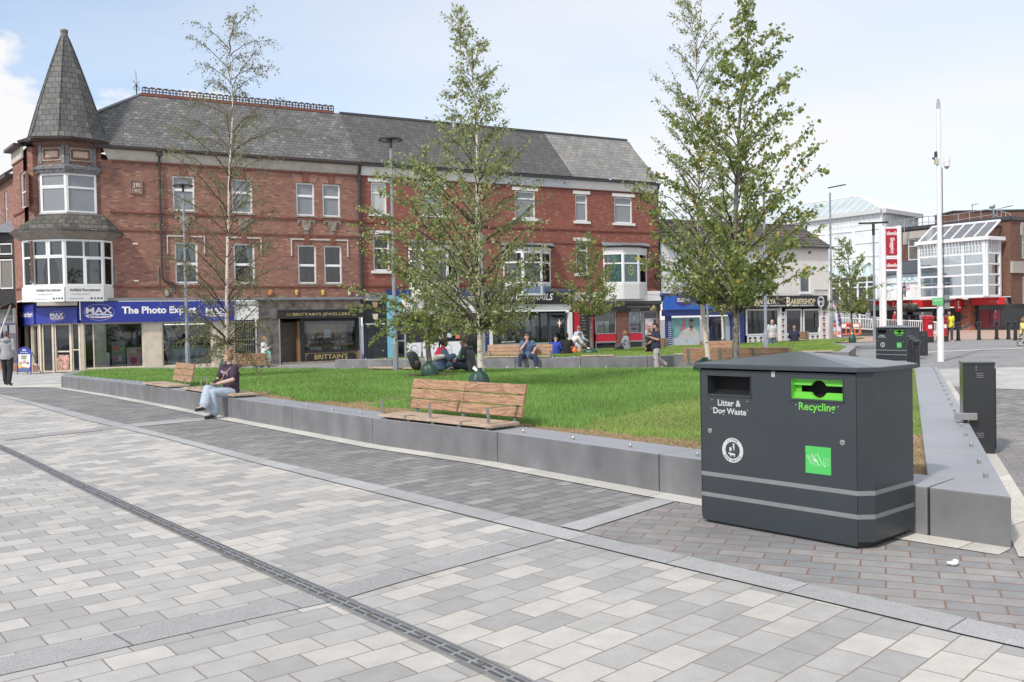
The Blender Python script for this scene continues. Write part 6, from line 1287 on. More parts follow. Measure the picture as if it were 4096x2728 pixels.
# ================= street furniture =================
M_bin=mat('anthracite powder coat',(.040,.048,.056),.33,.15,.06,2,.05,300,spec=.55)
M_binlid=mat('anthracite lid',(.050,.060,.072),.22,.2,.06,2,spec=.7)
M_band=mat('grey reflective band',(.22,.23,.24),.4,.2,.05,9)
M_lett=mat('pale grey lettering',(.50,.52,.53),.5,0,0); M_grn=mat('recycling green',(.13,.50,.05),.4,0,.05,5); M_grn2=mat('sticker green',(.07,.46,.10),.4,0,.04,5)
M_void=mat('inside of bin',(.006,.006,.007),.8,0,0)
BO=Vector((1.46,7.15)); BD=Vector((.663,-.749)).normalized(); BNn=Vector((-BD.y,BD.x))
def BP_(px,py): return PL(px,py,(BO.x,BO.y),(BD.x,BD.y))
def make_bin(label):
    r=tag(empty('litter_bin',(BO.x,BO.y,0),math.atan2(BD.y,BD.x)),label,'litter bin','dual litter and recycling bins')
    Lb=1.285; Dp=.75; c1,c2=.075,.09; zt=1.205
    l0,zl1=BP_(2831,1503); l1,zl0=BP_(3003,1583); r0,zr1=BP_(3165,1514); r1,zr0=BP_(3372,1600)
    zl1=max(zl1,zr1); zl0=min(zl0,zr0); zr1=zl1; zr0=zl0
    b=MB(); holewall(b,.004,Lb-.004,.035,zt-.01,[(l0,l1,zl0,zl1),(r0,r1,zr0,zr1)],0,.12); b.box(.0035,Lb-.0035,.001,.01,.03,.036); b.build('front_panel',M_bin,r)
    b=MB(); # shell: sides, chamfers, back
    pl=[(Lb,0),(Lb+c1,c2),(Lb+c1,Dp-c2),(Lb,Dp),(0,Dp),(-c1,Dp-c2),(-c1,c2),(0,0)]
    n=len(pl); b.add([(x,y,.06) for x,y in pl]+[(x,y,zt) for x,y in pl],[(i,i+1,n+i+1,n+i) for i in range(n-1)]); b.face([(x,y,zt-.002) for x,y in pl]); b.build('shell',M_bin,r)
    b=MB(); b.prism([(.03,.03),(Lb-.03,.03),(Lb+.02,.1),(Lb+.02,Dp-.1),(Lb-.05,Dp-.03),(.05,Dp-.03),(-.02,Dp-.1),(-.02,.1)],-.01,.06); b.build('plinth',M_black,r)
    b=MB(); b.box(.02,Lb-.02,.12,.14,zl0-.3,zt-.02); b.box(.02,Lb-.02,.02,.12,zl0-.02,zl0-.003); b.build('inner_liner',M_void,r)
    for a,c in ((l0,l1),(r0,r1)):
        b=MB(); b.box(a-.008,c+.008,-.010,.0,zl0-.014,zl0-.001); b.box(a-.006,a,-.004,.0,zl0,zl1+.006); b.box(c,c+.006,-.004,.0,zl0,zl1+.006); b.box(a-.006,c+.006,-.004,.0,zl1,zl1+.006); b.build('slot_trim',M_bin,r)
    # green restrictor plate with a round-and-slot opening
    b=MB(); cx_=(r0+r1)/2-.0; zc=(zr0+zr1)/2; R1_=.062; sl_=.024; y_=.03; top=[];bot=[]
    xs=[r0+.002]+[cx_-R1_*math.cos(t) for t in [i*math.pi/14+.38 for i in range(0,12)] if True]+[r1-.002]
    xs=[r0+.002]+[cx_+R1_*k for k in [-1+i/9 for i in range(19)]]+[r1-.002]
    for a,c in zip(xs,xs[1:]):
        def hh(x): return max(sl_,math.sqrt(max(0,R1_**2-(x-cx_)**2))) if abs(x-cx_)<R1_ else sl_
        ha,hc=hh(a),hh(c)
        for s_ in (1,-1):
            e=zr1-.001 if s_>0 else zr0+.001
            v=[(a,y_,zc+s_*ha),(c,y_,zc+s_*hc),(c,y_,e),(a,y_,e)]; b.face(v if s_>0 else v[::-1])
            b.face([(a,y_,zc+s_*ha),(c,y_,zc+s_*hc),(c,y_+.02,zc+s_*hc),(a,y_+.02,zc+s_*ha)])
    b.box(r0+.001,r0+.003,.0,.1,zr0,zr1); b.box(r0+.003,r0+.045,y_+.03,y_+.035,zc-.03,zc+.03); b.box(r0,r1,.0,.03,zr0,zr0+.004); b.box(r0,r1,.0,.03,zr1-.004,zr1)
    b.build('restrictor_plate',M_grn,r)
    # bands (wrap round)
    for z in (.375,.215):
        b=MB(); q=polyoff([Vector(p) for p in [(.0,.0),(Lb,0),(Lb+c1,c2),(Lb+c1,Dp-c2),(Lb,Dp)]],.0018); q0=polyoff([Vector(p) for p in [(-c1,Dp-c2),(-c1,c2),(0,0)]],.0018)
        for qq in (q0+q[1:],): b.add([(p.x,p.y,z) for p in qq]+[(p.x,p.y,z+.032) for p in qq],[(i,i+1,len(qq)+i+1,len(qq)+i) for i in range(len(qq)-1)])
        b.build('band',M_band,r)
    B1('panel_joint',M_void,r,Lb-.003,Lb+.0005,-.001,.004,.05,zt-.02); B1('panel_joint',M_void,r,-.0005,.003,-.001,.004,.05,zt-.02)
    # lid: shallow hipped pyramid
    ov=.035; pl2=polyoff([Vector(p) for p in pl+pl[:1]],ov)[:-1]; pl2=[Vector((Lb+ov*.4,-ov)),Vector((Lb+c1+ov,c2-ov*.3)),Vector((Lb+c1+ov,Dp-c2+ov*.3)),Vector((Lb+ov*.4,Dp+ov)),Vector((-ov*.4,Dp+ov)),Vector((-c1-ov,Dp-c2+ov*.3)),Vector((-c1-ov,c2-ov*.3)),Vector((-ov*.4,-ov))]
    ap=(Lb*.5,Dp*.5); zz0,zz1,za=zt+.004,zt+.038,zt+.128
    b=MB(); vs=[(p.x,p.y,zz0) for p in pl2]+[(p.x,p.y,zz1) for p in pl2]+[(ap[0],ap[1],za)]; b.add(vs,[(i,(i+1)%8,8+(i+1)%8,8+i) for i in range(8)]+[(8+i,8+(i+1)%8,16) for i in range(8)]+[tuple(range(8))[::-1]]); b.build('lid',M_binlid,r,bevel=.006)
    X=(1,0,0);Z=(0,0,1)
    def t2(s,px0,py0,px1,py1,m,**k):
        a,z0=BP_(px0,py0); c,z1=BP_(px1,py1); return text('lettering',s,m,r,(a,-.0015,z0),X,Z,w=c-a,**k)
    t2('Litter &',2872,1622,2963,1600,M_lett,bold=.02); t2('Dog Waste',2854,1660,2985,1630,M_lett,bold=.02); t2('Recycling',3196,1648,3342,1620,M_grn,bold=.02)
    b=MB()
    for px,py in ((2848,1598),(2989,1606),(2848,1632),(2990,1641),(3184,1618),(3353,1627)): s,z=BP_(px,py); b.box(s-.003,s+.003,-.002,-.0005,z-.003,z+.003)
    b.build('rivets',M_lett,r)
    for px,py in ((2840,1722),(3370,1770)):
        s,z=BP_(px,py); b=MB(); 
        for rr,yy in ((.019,-.003),(.012,-.006)): b.tube([(s,0,z),(s,yy,z)],rr,16)
        lk=b.build('lock',M_steel,r); b=MB(); b.tube([(s,-.0062,z),(s,-.0072,z)],.005,8); b.build('keyhole',M_void,lk)
    # round emblem
    s,z=BP_(2931,1801); b=MB(); ring(b,(s,z),.064,.064,.030,-.002,n=40); b.build('litter_emblem',M_lett,r)
    em=r.children[-1]
    def arc(word,a0,a1,rad,flip):
        n=len(word)
        for i,ch in enumerate(word):
            if ch==' ': continue
            t=a0+(a1-a0)*i/(n-1); p=(s+rad*math.cos(t),z+rad*math.sin(t)); xd=(math.sin(t),0,-math.cos(t)) if not flip else (-math.sin(t),0,math.cos(t)); zd=(math.cos(t),0,math.sin(t)) if not flip else (-math.cos(t),0,-math.sin(t))
            h_=.015; o_=(p[0]-zd[0]*h_/2,-.0032,p[1]-zd[2]*h_/2); text('lettering',ch,M_black,em,o_,xd,zd,h=h_,bold=.02,align='C')
    arc('LITTER',math.pi*.5+.52,math.pi*.5-.52,.079,False); arc('DOG WASTE',math.pi*1.5-.95,math.pi*1.5+.95,.079,True)
    b=MB(); k=.9
    b.ell((s+.010,-.003,z+.045),(.008,.001,.008)); b.add([(s+.002,-.003,z+.036),(s+.02,-.003,z+.036),(s+.017,-.003,z-.002),(s+.012,-.003,z-.002)],[(0,1,2,3)]); b.bar((s+.004,-.003,z+.033),(s-.012,-.003,z+.022),.004,.002)
    b.add([(s-.030,-.003,z+.020),(s-.006,-.003,z+.020),(s-.010,-.003,z-.008),(s-.026,-.003,z-.008)],[(0,1,2,3)]); 
    b.add([(s-.030,-.003,z-.030),(s-.022,-.003,z-.020),(s+.022,-.003,z-.024),(s+.026,-.003,z-.036),(s-.024,-.003,z-.038)],[(4,3,2,1,0)]); 
    for q in (-.02,-.012,.012,.02): b.box(s+q-.002,s+q+.002,-.004,-.003,z-.050,z-.034)
    b.ell((s-.031,-.003,z-.024),(.009,.001,.006)); b.build('pictogram',M_lett,em)
    s0,z1=BP_(3222,1782); s1,z0=BP_(3325,1895); z0,z1=z1-(s1-s0)*.98,z1; b=MB(); b.box(s0,s1,-.002,0,z0,z1); st=b.build('green_sticker',M_grn2,r)
    w_=s1-s0; P=lambda u,v:(s0+u*w_,-.0035,z0+v*w_); b=MB()
    def line(*pts,t=.0013): b.tube([P(*q) for q in pts],t,4)
    line((.08,.62),(.28,.70),(.42,.40),(.24,.32),(.08,.62)); 
    for i in range(4): line((.15+.03*i,.60-.06*i),(.28+.03*i,.64-.06*i))
    line((.42,.70),(.46,.74),(.50,.68),(.66,.36),(.60,.28),(.50,.36),(.36,.56),(.42,.70)); line((.34,.50),(.34,.28),(.48,.28),(.48,.50),(.34,.50)); line((.34,.46),(.48,.46)); line((.70,.34),(.72,.56),(.90,.58),(.90,.34),(.78,.28),(.70,.34)); line((.78,.28),(.80,.52)); 
    b.build('packaging_drawing',M_whitel,st)
    s0,z1=BP_(3085,1486); s1,z0=BP_(3100,1508); b=MB(); b.box(s0,s1,-.0015,0,z0,z1); b.build('small_label',mat('grey label',(.35,.36,.37),.4),r)
    return r
bin1=make_bin('large dark grey twin litter and recycling bin in the right foreground')
q0=G(3505,1441).xy; q1=G(3640,1444).xy; dd_=(q1-q0).normalized()
bin2=dup(bin1,(q0.x,q0.y,gz(*q0)-.0),math.atan2(dd_.y,dd_.x)+R_(4),'smaller looking twin bin farther off, behind the right end of the lawn','dual litter and recycling bins')
# ---- cabinet ----
def cabinet(label,p,rz,w_,d_,h_,box=True,zb=0):
    r=tag(empty('steel_cabinet',(p[0],p[1],zb),rz),label,'cabinet')
    M_cab=mat('satin black cabinet',(.028,.030,.033),.22,.1,.05,3,spec=.6)
    B1('body',M_cab,r,0,w_,0,d_,0,h_-.03,bevel=.004); B1('lid',M_cab,r,-.006,w_+.006,-.006,d_+.006,h_-.03,h_,bevel=.004)
    B1('door',M_cab,r,w_+.0005,w_+.014,.015,d_-.015,.07,h_-.07,bevel=.003)
    for z in (h_-.17,.20):
        b=MB()
        for i in range(3): b.tube([(w_*.42,-.001,z+i*.022),(w_*.65,-.001,z+i*.022)],.006,8,flat=1)
        b.build('louvres',mat('louvre grey',(.12,.12,.13),.3,.3),r)
    b=MB(); 
    for z in (h_-.055,h_-.085): b.tube([(w_*.42,0,z),(w_*.42,-.006,z)],.006,10)
    b.build('bolts',M_steel,r)
    if box: B1('tap_box',mat('dull steel',(.33,.33,.33),.4,.8,.1,9),r,-.09,w_*.42,-.10,-.002,.40,.475,bevel=.003); b=MB(); b.tube([(.05,-.05,.40),(.05,-.05,.375)],.012,8); b.build('tap',mat('brass',(.4,.28,.1),.3,1,0),r)
    return r
pc=G(3862,1822); pc2=G(3982,1822); dc=Vector((.93,-.36)).normalized(); pc=pc2.xy-dc*.32; cabinet('tall black steel cabinet standing by the right-hand seat wall',(pc.x,pc.y),math.atan2(dc.y,dc.x),.32,.42,1.04)
pc=G(3676,1424); cabinet('slim dark cabinet in front of the nearer red post box',(pc.x,pc.y),R_(-8),.33,.3,.98,box=False,zb=gz(pc.x,pc.y))
# ---- benches ----
def woodmat(name,c,c2):
    m,nt,b=newmat(name); L=nt.links; tc=nt.nodes.new('ShaderNodeTexCoord'); mp=nt.nodes.new('ShaderNodeMapping'); mp.inputs['Scale'].default_value=(1.1,9,9); L.new(tc.outputs['Object'],mp.inputs[0])
    g=nt.nodes.new('ShaderNodeNewGeometry'); ad=nt.nodes.new('ShaderNodeVectorMath'); ad.operation='ADD'; cbn=nt.nodes.new('ShaderNodeCombineXYZ'); L.new(M('MULTIPLY',g.outputs['Random Per Island'],40,nt_=nt),cbn.inputs[0]); L.new(M('MULTIPLY',g.outputs['Random Per Island'],90,nt_=nt),cbn.inputs[2]); L.new(mp.outputs[0],ad.inputs[0]); L.new(cbn.outputs[0],ad.inputs[1])
    n=nt.nodes.new('ShaderNodeTexNoise'); n.inputs['Scale'].default_value=1.6; n.inputs['Detail'].default_value=3; n.inputs['Distortion'].default_value=.9; L.new(ad.outputs[0],n.inputs['Vector'])
    w=nt.nodes.new('ShaderNodeMath'); w.operation='MULTIPLY'; w.inputs[1].default_value=34; L.new(n.outputs[0],w.inputs[0]); sn=M('SINE',w.outputs[0],nt_=nt)
    r=nt.nodes.new('ShaderNodeMapRange'); r.inputs[1].default_value=-1; L.new(sn,r.inputs[0])
    mx=nt.nodes.new('ShaderNodeMix'); mx.data_type='RGBA'; L.new(r.outputs[0],mx.inputs[0]); mx.inputs[6].default_value=(*c,1); mx.inputs[7].default_value=(*c2,1)
    hs=nt.nodes.new('ShaderNodeHueSaturation'); L.new(mx.outputs[2],hs.inputs['Color']); mr=nt.nodes.new('ShaderNodeMapRange'); mr.inputs[3].default_value=.78; mr.inputs[4].default_value=1.2; L.new(g.outputs['Random Per Island'],mr.inputs[0]); L.new(mr.outputs[0],hs.inputs['Value'])
    L.new(hs.outputs[0],b.inputs['Base Color']); b.inputs['Roughness'].default_value=.6; MATS[name]=m; return m
M_wood=woodmat('iroko wood back',(.21,.118,.066),(.345,.205,.12)); M_woods=woodmat('weathered wood seat',(.33,.24,.175),(.42,.32,.24))
M_brkt=mat('galvanised bracket',(.16,.19,.18),.5,.4,.1,8)
def bench(label,p,xd,L,zb,back=None,arms=(),div=(),group='timber benches on the low walls',sec=1,legs=False):
    """p: left end (seen from the sitter's front), local y = towards the backrest"""
    r=tag(empty('bench',(p[0],p[1],zb),math.atan2(xd[1],xd[0])),label,'bench',group)
    sp_=L/sec
    for k in range(sec):
        b=MB()
        for i in range(3): b.box(k*sp_+.004,(k+1)*sp_-.004,-.02+i*.152,.122+i*.152,.032,.068)
        b.build('seat',M_woods,r,bevel=.003,segs=1)
    n=max(2,int(L/.55))
    for i in range(n+1): x=.12+(L-.24)*i/n; B1('bearer',M_brkt,r,x-.03,x+.03,.01,.42,.0,.031)
    if back:
        a,c,se=back; w_=(c-a)/se
        ty=math.sin(R_(13)); tz=math.cos(R_(13))
        for k in range(se):
            b=MB()
            for i in range(3):
                z=.115+i*.135; x0,x1=a+k*w_+.004,a+(k+1)*w_-.004
                def T(v): return Vector((v.x,.445+v.y*tz+v.z*ty,v.z*tz-v.y*ty+.0))
                b.box(x0,x1,0,.032,z,z+.122,T=T)
            b.build('backrest',M_wood,r,bevel=.003,segs=1)
        b=MB(); 
        for i in range(se+1):
            x=a+.14+(c-a-.28)*i/se; b.box(x-.03,x+.03,.036,.05,.02,.50,T=lambda v: Vector((v.x,.445+v.y*tz+v.z*ty,v.z*tz-v.y*ty)))
        b.build('back_bracket',M_brkt,r)
    def flat(b,pts,w_,t): 
        for u,v in zip(pts,pts[1:]): b.bar(u,v,w_,t,up=(0,1,0) if abs(Vector(v).z-Vector(u).z)>abs(Vector(v).y-Vector(u).y) else (0,0,1))
    for x in arms:
        b=MB(); flat(b,[(x,.03,.07),(x,.012,.25)],.045,.008); b.box(x-.0225,x+.0225,.010,.50 if back else .46,.250,.258); 
        if not back: flat(b,[(x,.455,.07),(x,.455,.25)],.045,.008)
        b.box(x-.022,x+.05,.015,.09,.068,.075)
        b.build('armrest',M_steel,r)
    for x in div:
        b=MB(); b.box(x-.02,x+.02,-.025,.13,.0690,.077); b.box(x-.02,x+.02,-.03,-.024,.03,.077); b.build('skate_stop',M_steel,r)
    if legs:
        b=MB()
        for x in (.2,L-.2): b.box(x-.03,x+.03,.05,.12,-.42,.0); b.box(x-.03,x+.03,.36,.43,-.42,.0)
        b.build('leg',M_brkt,r)
    return r
def on_wall(t0,t1,o=-.005):     # along the front wall, left end first
    a,_=along(WB,t1,DW); c,_=along(WB,t0,DW); d=(c-a); return a,d.normalized(),d.length
a,d,L=on_wall(tb0,tb1); bench('timber bench with two-part backrest and three steel armrests, in the middle of the front wall',a,d,L,WH+gz(*a),(0.02,L-.02,2),(.05,L/2-.06,L-.10),(L*.27,L*.76),sec=2)
a,d,L=on_wall(tl0,tl1); ladyB=(a,d,L); bench('backless timber bench with two low steel arms, where the woman in jeans sits',a,d,L,WH+gz(*a),None,(.04,L*.36),(L*.15,),sec=2)
a,d,L=on_wall(ts0,ts1); bench('short timber seat with a single backrest, nearest the left end of the wall',a,d,L,WH+gz(*a),(L*.28,L*.98,1),(),(L*.45,))
def rwpt(px):    # point on rear wall line at photo column px
    best=None; D=polydist(RW)
    for i in range(600):
        t=D[-1]*i/599; p,dr_=along(RW,t,D); v=RC@np.array([p.x,EYE-(gz(*p)+.42),p.y]); x=F*v[0]/v[2]+W/2
        if best is None or abs(x-px)<best[0]: best=(abs(x-px),p,dr_)
    return best[1]
def rwb(label,a,c,back=None,arms=(),div=(),sec=1):
    p,q=rwpt(a),rwpt(c); d=(q-p); L=d.length; bk=(back[0]*L,back[1]*L,back[2]) if back else None
    return bench(label,p+Vector((0,.0)),d.normalized(),L,.42+gz(*p),bk,[x*L for x in arms],[x*L for x in div],sec=sec)
rwb('timber bench with backrest where the grey-haired man in blue sits',1938,2199,(0,1,2),(.03,.5,.97),sec=2)
rwb('plain backless timber seat on the rear wall, just right of the seated man',2325,2457,None,(),(.5,))
rwb('long timber seat with one central backrest on the rear wall behind the white birch',2700,2965,(.47,1.0,1),(.52,.98),(.2,),sec=2)
rwb('backless timber seat on the rear wall above the large bin lid',3198,3335,None,(),(.5,))
def bw(label,Pl,Pr,back=None,arms=(),sec=1,zb=None):   # on the back wall, sitter faces away from the camera
    Pl=Vector(Pl);Pr=Vector(Pr); d=(Pl-Pr); L=d.length; bk=(back[0]*L,back[1]*L,back[2]) if back else None
    return bench(label,Pr,d.normalized(),L,(WH if zb is None else zb)+gz(*Pr),bk,[x*L for x in arms],(),sec=sec)
q0=G(2765,1462,.36).xy; q1=G(3200,1459,.36).xy; bw('long timber bench seen from behind at the back of the lawn, behind the large bin',q0+Vector((0,.5)),q1+Vector((0,.5)),(0,1,3),(),3)
q0=G(1500,1481,.36).xy; q1=G(1850,1481,.36).xy; bw('backless timber seat with low steel arms where two people sit cross-legged',q0+Vector((0,.45)),q1+Vector((0,.45)),None,(.15,.66,.33),2)
q0=G(955,1476,.30).xy; q1=G(1099,1476,.30).xy; bw('timber bench seen from behind, beyond the woman on the front wall',q0+Vector((0,.6)),q1+Vector((0,.6)),(0,1,1),(),1)
for px0,px1,y,Y,lab in ((2572,2664,1395,41.5,'timber bench seen from behind with a woman in a floral shirt'),(3160,3222,1368,47.0,'small timber bench seen from behind with a white-haired person')):
    A=AT(px0,y,Y);C=AT(px1,y,Y); bench(lab,(C.x,C.y),((A-C).xy.normalized()),(A-C).xy.length,gz(C.x,C.y)+.42,(0,(A-C).xy.length,1),(),(),legs=True)
# ---- lamp posts ----
M_galv=mat('grey lamp column',(.25,.275,.31),.45,.1,.06,2); M_lhead=mat('black lamp head',(.02,.02,.022),.45)
def lamp(label,px,py,Y,top,head='halo',r=(.085,.055),split=1.12,group='grey lamp columns'):
    p=AT(px,py,Y); zb=gz(p.x,p.y); o=tag(empty('lamp_post',(p.x,p.y,zb)),label,'lamp post',group); h=top-zb; zh=zb
    b=MB(); b.lathe([(r[0],0),(r[0],split),(r[0]*1.04,split+.01),(r[1]*1.05,split+.18),(r[1],split+.22),(r[1],h*.55),(r[1]*.8,h*.56),(r[1]*.8,h-.32 if head!='arm' else h)],n=16); b.build('column',M_galv,o,smooth=False)
    b=MB(); b.box(-.05,.05,-r[0]-.004,-r[0]+.02,.35,.95); b.build('access_door',M_galv,o)
    if head=='halo':
        b=MB(); b.tube([(0,0,h-.34),(0,0,h-.05)],r[1]*.75,10); b.lathe([(.14,h-.08),(.17,h-.04),(.10,h),(.02,h+.01)],n=14); 
        for i in range(4): a=i*math.pi/2+.5; b.bar((0,0,h-.05),(.30*math.cos(a),.30*math.sin(a),h-.07),.05,.02)
        hd=b.build('head',M_lhead,o)
        b=MB(); n=26
        for i in range(n):
            t0,t1=6.2832*i/n,6.2832*(i+1)/n
            for z0_,z1_,ra,rb in ((h-.10,h-.06,.30,.36),):
                q=[(ra,z0_),(rb,z0_+.01),(rb,z1_),(ra,z1_-.01)]
                for j in range(4):
                    (r0,z0__),(r1,z1__)=q[j],q[(j+1)%4]; b.face([(r0*math.cos(t0),r0*math.sin(t0),z0__),(r1*math.cos(t0),r1*math.sin(t0),z1__),(r1*math.cos(t1),r1*math.sin(t1),z1__),(r0*math.cos(t1),r0*math.sin(t1),z0__)])
        b.build('light_ring',M_lhead,hd)
    elif head=='arm':
        b=MB(); b.tube([(0,0,h-.1),(.15,0,h),(1.0,0,h+.22)],.03,8); b.build('arm',M_galv,o); b=MB(); b.bar((.95,0,h+.20),(1.75,0,h+.36),.22,.07); b.build('head',M_lhead if 0 else M_dgrey,o)
    elif head=='flat':
        b=MB(); b.bar((-.1,0,h-.02),(.95,0,h+.16),.22,.06); b.build('head',M_lhead,o)
    elif head=='tee':
        b=MB(); b.tube([(0,0,h-.7),(0,0,h-.05)],.09,8); b.bar((-.85,0,h),(.85,0,h+.04),.25,.09); b.build('head',M_lhead,o)
    return o
def topz(py,Y,px): return AT(px,py,Y).z
lamp('grey lamp column with a dark ring head in front of the photo shop',752,1480,34,topz(735,34,735))
lamp('tall grey lamp column with a dark ring head in front of the pale blue pillar',1583,1470,27,topz(549,27,1552))
lamp('grey lamp column in front of the barber shop, rising through the linden',3064,1414,33,topz(760,33,3050))
lamp('grey lamp column before the optician, between the two birches',2832,1378,45,topz(860,45,2822))
lamp('slim grey lamp column in front of the nail bar, right behind the middle birch',1936,1440,41,topz(900,41,1925))
lamp('thin grey lamp column with a flat head by the feather flag',3327,1358,57,topz(750,57,3320),'flat',(.11,.07),1.5)
lamp('grey lamp column with a wide dark T-shaped head beside the red totem',3498,1306,55,topz(893,55,3492),'tee',(.10,.07),1.3)
lamp('tall grey street light with a long arm at the far right, a bird on top',3977,1322,84,topz(840,84,3970),'arm',(.20,.13),2.6)
_lp=[o for o in bpy.data.objects if o.get('label','').startswith('tall grey street light')][0]
b=MB(); b.ell((0,0,topz(833,84,3970)+.1),(.28,.12,.14)); b.ell((.2,0,topz(833,84,3970)+.25),(.1,.08,.09)); b.v=[(v[0]+_lp.location.x-.1,v[1]+_lp.location.y,v[2]) for v in b.v]; tag(b.build('pigeon',mat('grey pigeon',(.2,.2,.22),.8),None,smooth=True),'grey pigeon perched on the arm of the far right street light','bird')
b=MB(); sgn=AT(3974,1213,83.6); b.box(sgn.x-.75,sgn.x+.75,sgn.y-.06,sgn.y,sgn.z-.28,sgn.z+.28); ds_=b.build('direction_sign',mat('sign blue',(.05,.16,.42),.5)); tag(ds_,'small blue direction sign on the far right street light','sign'); text('lettering','Main Entrance',M_whitel,ds_,(sgn.x-.5,sgn.y-.065,sgn.z-.1),(1,0,0),(0,0,1),w=1.0,h=.25)
# ---- white camera mast ----
p=AT(3763,1440,32.5); ms=tag(empty('camera_mast',(p.x,p.y,gz(p.x,p.y))),'very tall white mast carrying a dome camera, right of the bins','mast'); zt=topz(397,32.5,3748)-gz(p.x,p.y); zc=topz(660,32.5,3755)-gz(p.x,p.y)
M_mast=mat('white mast paint',(.74,.74,.75),.35,0,.03,2)
b=MB(); b.lathe([(.115,0),(.112,.02),(.108,2.05),(.10,2.1),(.095,2.55),(.112,2.58),(.112,2.66),(.085,2.75),(.08,4.6),(.075,zt-.35)],n=18); b.build('mast_tube',M_mast,ms)
b=MB(); b.lathe([(.062,zt-.35),(.062,zt-.12),(.045,zt-.10),(.045,zt)],n=14); b.build('mast_top',mat('worn grey top',(.36,.36,.40),.6),ms)
b=MB(); b.bar((0,0,zc+.1),(.22,0,zc+.12),.04,.04); b.lathe([(.085,-.06),(.10,-.05),(.10,.10),(.11,.11),(.11,.16),(.10,.17),(.10,.27),(.08,.30)],(.28,0,zc),14); cm=b.build('dome_camera',M_whp,ms); b=MB(); b.ell((.28,0,zc-.06),(.075,.075,.085)); b.build('camera_glass',mat('smoked dome',(.25,.25,.27),.1),cm)
b=MB(); b.box(-.16,-.04,-.1,.02,zc+.02,zc+.22); b.build('junction_box',mat('beige box',(.5,.46,.38),.6),ms); b=MB(); b.box(-.13,-.09,-.07,.07,zc+.27,zc+.47); b.box(-.22,-.15,-.03,.03,zc+.20,zc+.27,k=1); b.build('antenna',[M_dgrey,M_bluel],ms)
b=MB(); b.tube([(.085,-.06,zc-.1),(.09,-.06,4.5),(.115,-.06,2.7),(.12,-.06,1.6)],.014,6); b.build('cable',M_dgrey,ms)
b=MB(); b.box(.10,.27,-.14,-.02,1.85,2.35); b.build('control_box',mat('grey control box',(.22,.23,.22),.5),ms); b=MB(); b.tube([(.2,-.1,1.86),(.2,-.1,1.6),(.1,-.1,1.5),(.06,-.1,1.7)],.015,6); b.build('hook_cable',M_dgrey,ms)
zz1=topz(1206,32.5,3763)-gz(p.x,p.y); b=MB(); b.box(-.34,.04,-.145,-.13,zz1-.13,zz1+.13); sg=b.build('green_sign',mat('safe point green',(.12,.48,.17),.5),ms); text('lettering','SAFE POINT',M_whitel,sg,(-.31,-.15,zz1+.01),(1,0,0),(0,0,1),w=.32,h=.06); b=MB(); b.bar((.05,-.1,zz1+.0),(.30,-.15,zz1+.03),.09,.08); b.build('camera',M_dgrey,ms)
# ---- bollards ----
M_boll=mat('gloss black bollard',(.022,.023,.026),.28,.1,.05,4,spec=.6)
def bollard(label,x,y,s=1,z=None):
    o=tag(empty('bollard',(x,y,gz(x,y) if z is None else z)),label,'bollard','black cast bollards')
    b=MB(); b.lathe([(.11*s,0),(.11*s,.12*s),(.092*s,.13*s),(.082*s,.80*s)],n=18); b.build('post',M_boll,o); b=MB(); b.lathe([(.082*s,.80*s),(.105*s,.82*s),(.105*s,.85*s),(.085*s,.87*s),(.085*s,.89*s),(.12*s,.91*s),(.125*s,.95*s),(.10*s,.99*s),(.03*s,1.0*s)],n=18); b.build('cap',M_boll,o); return o
for (px,py,Y,lab) in ((3665,1360,24.3,'nearest of the three black bollards beside the farther bin'),(3650,1352,25.6,'middle of the three black bollards beside the farther bin'),(3641,1343,27.2,'farthest of the three black bollards beside the farther bin')):
    p=AT(px,py,Y); bollard(lab,p.x,p.y,max(.8,(p.z-gz(p.x,p.y))))
for px,py,Y,lab in ((3833,1366,52,'black bollard just right of the man in the yellow shirt'),(3916,1364,52.5,'black bollard in front of the brick corner pier'),(3987,1364,52.5,'black bollard below the tall street light'),(4034,1364,52.5,'black bollard left of the pair at the right edge'),(4062,1369,50.5,'thickest black bollard beside the woman in the yellow top')):
    p=AT(px,py,Y); bollard(lab,p.x,p.y,1.06,0)
# ---- post boxes ----
M_pred=mat('post box red',(.42,.012,.02),.25,0,.04,3,spec=.6)
for px,Y,lab in ((3712,50,'red pillar post box, the one nearer the bins'),(3770,51,'red pillar post box half hidden by the white mast')):
    p=AT(px,1371,Y); o=tag(empty('post_box',(p.x,p.y,0)),lab,'post box','red pillar post boxes')
    b=MB(); b.lathe([(.30,0),(.30,.30),(.285,.32)],n=22); b.build('base',M_black,o); b=MB(); b.lathe([(.285,.32),(.275,.36),(.275,1.22),(.31,1.25),(.315,1.30),(.30,1.33)],n=22); b.build('body',M_pred,o,smooth=False); b=MB(); b.lathe([(.30,1.33),(.33,1.35),(.33,1.39),(.24,1.45),(.06,1.48)],n=22); b.build('cap',M_pred,o)
    b=MB(); b.box(-.12,.12,-.30,-.26,1.06,1.10); b.build('posting_slot',M_void,o); b=MB(); b.box(-.10,.10,-.285,-.27,.75,.95); b.build('notice_plate',M_whp,o)
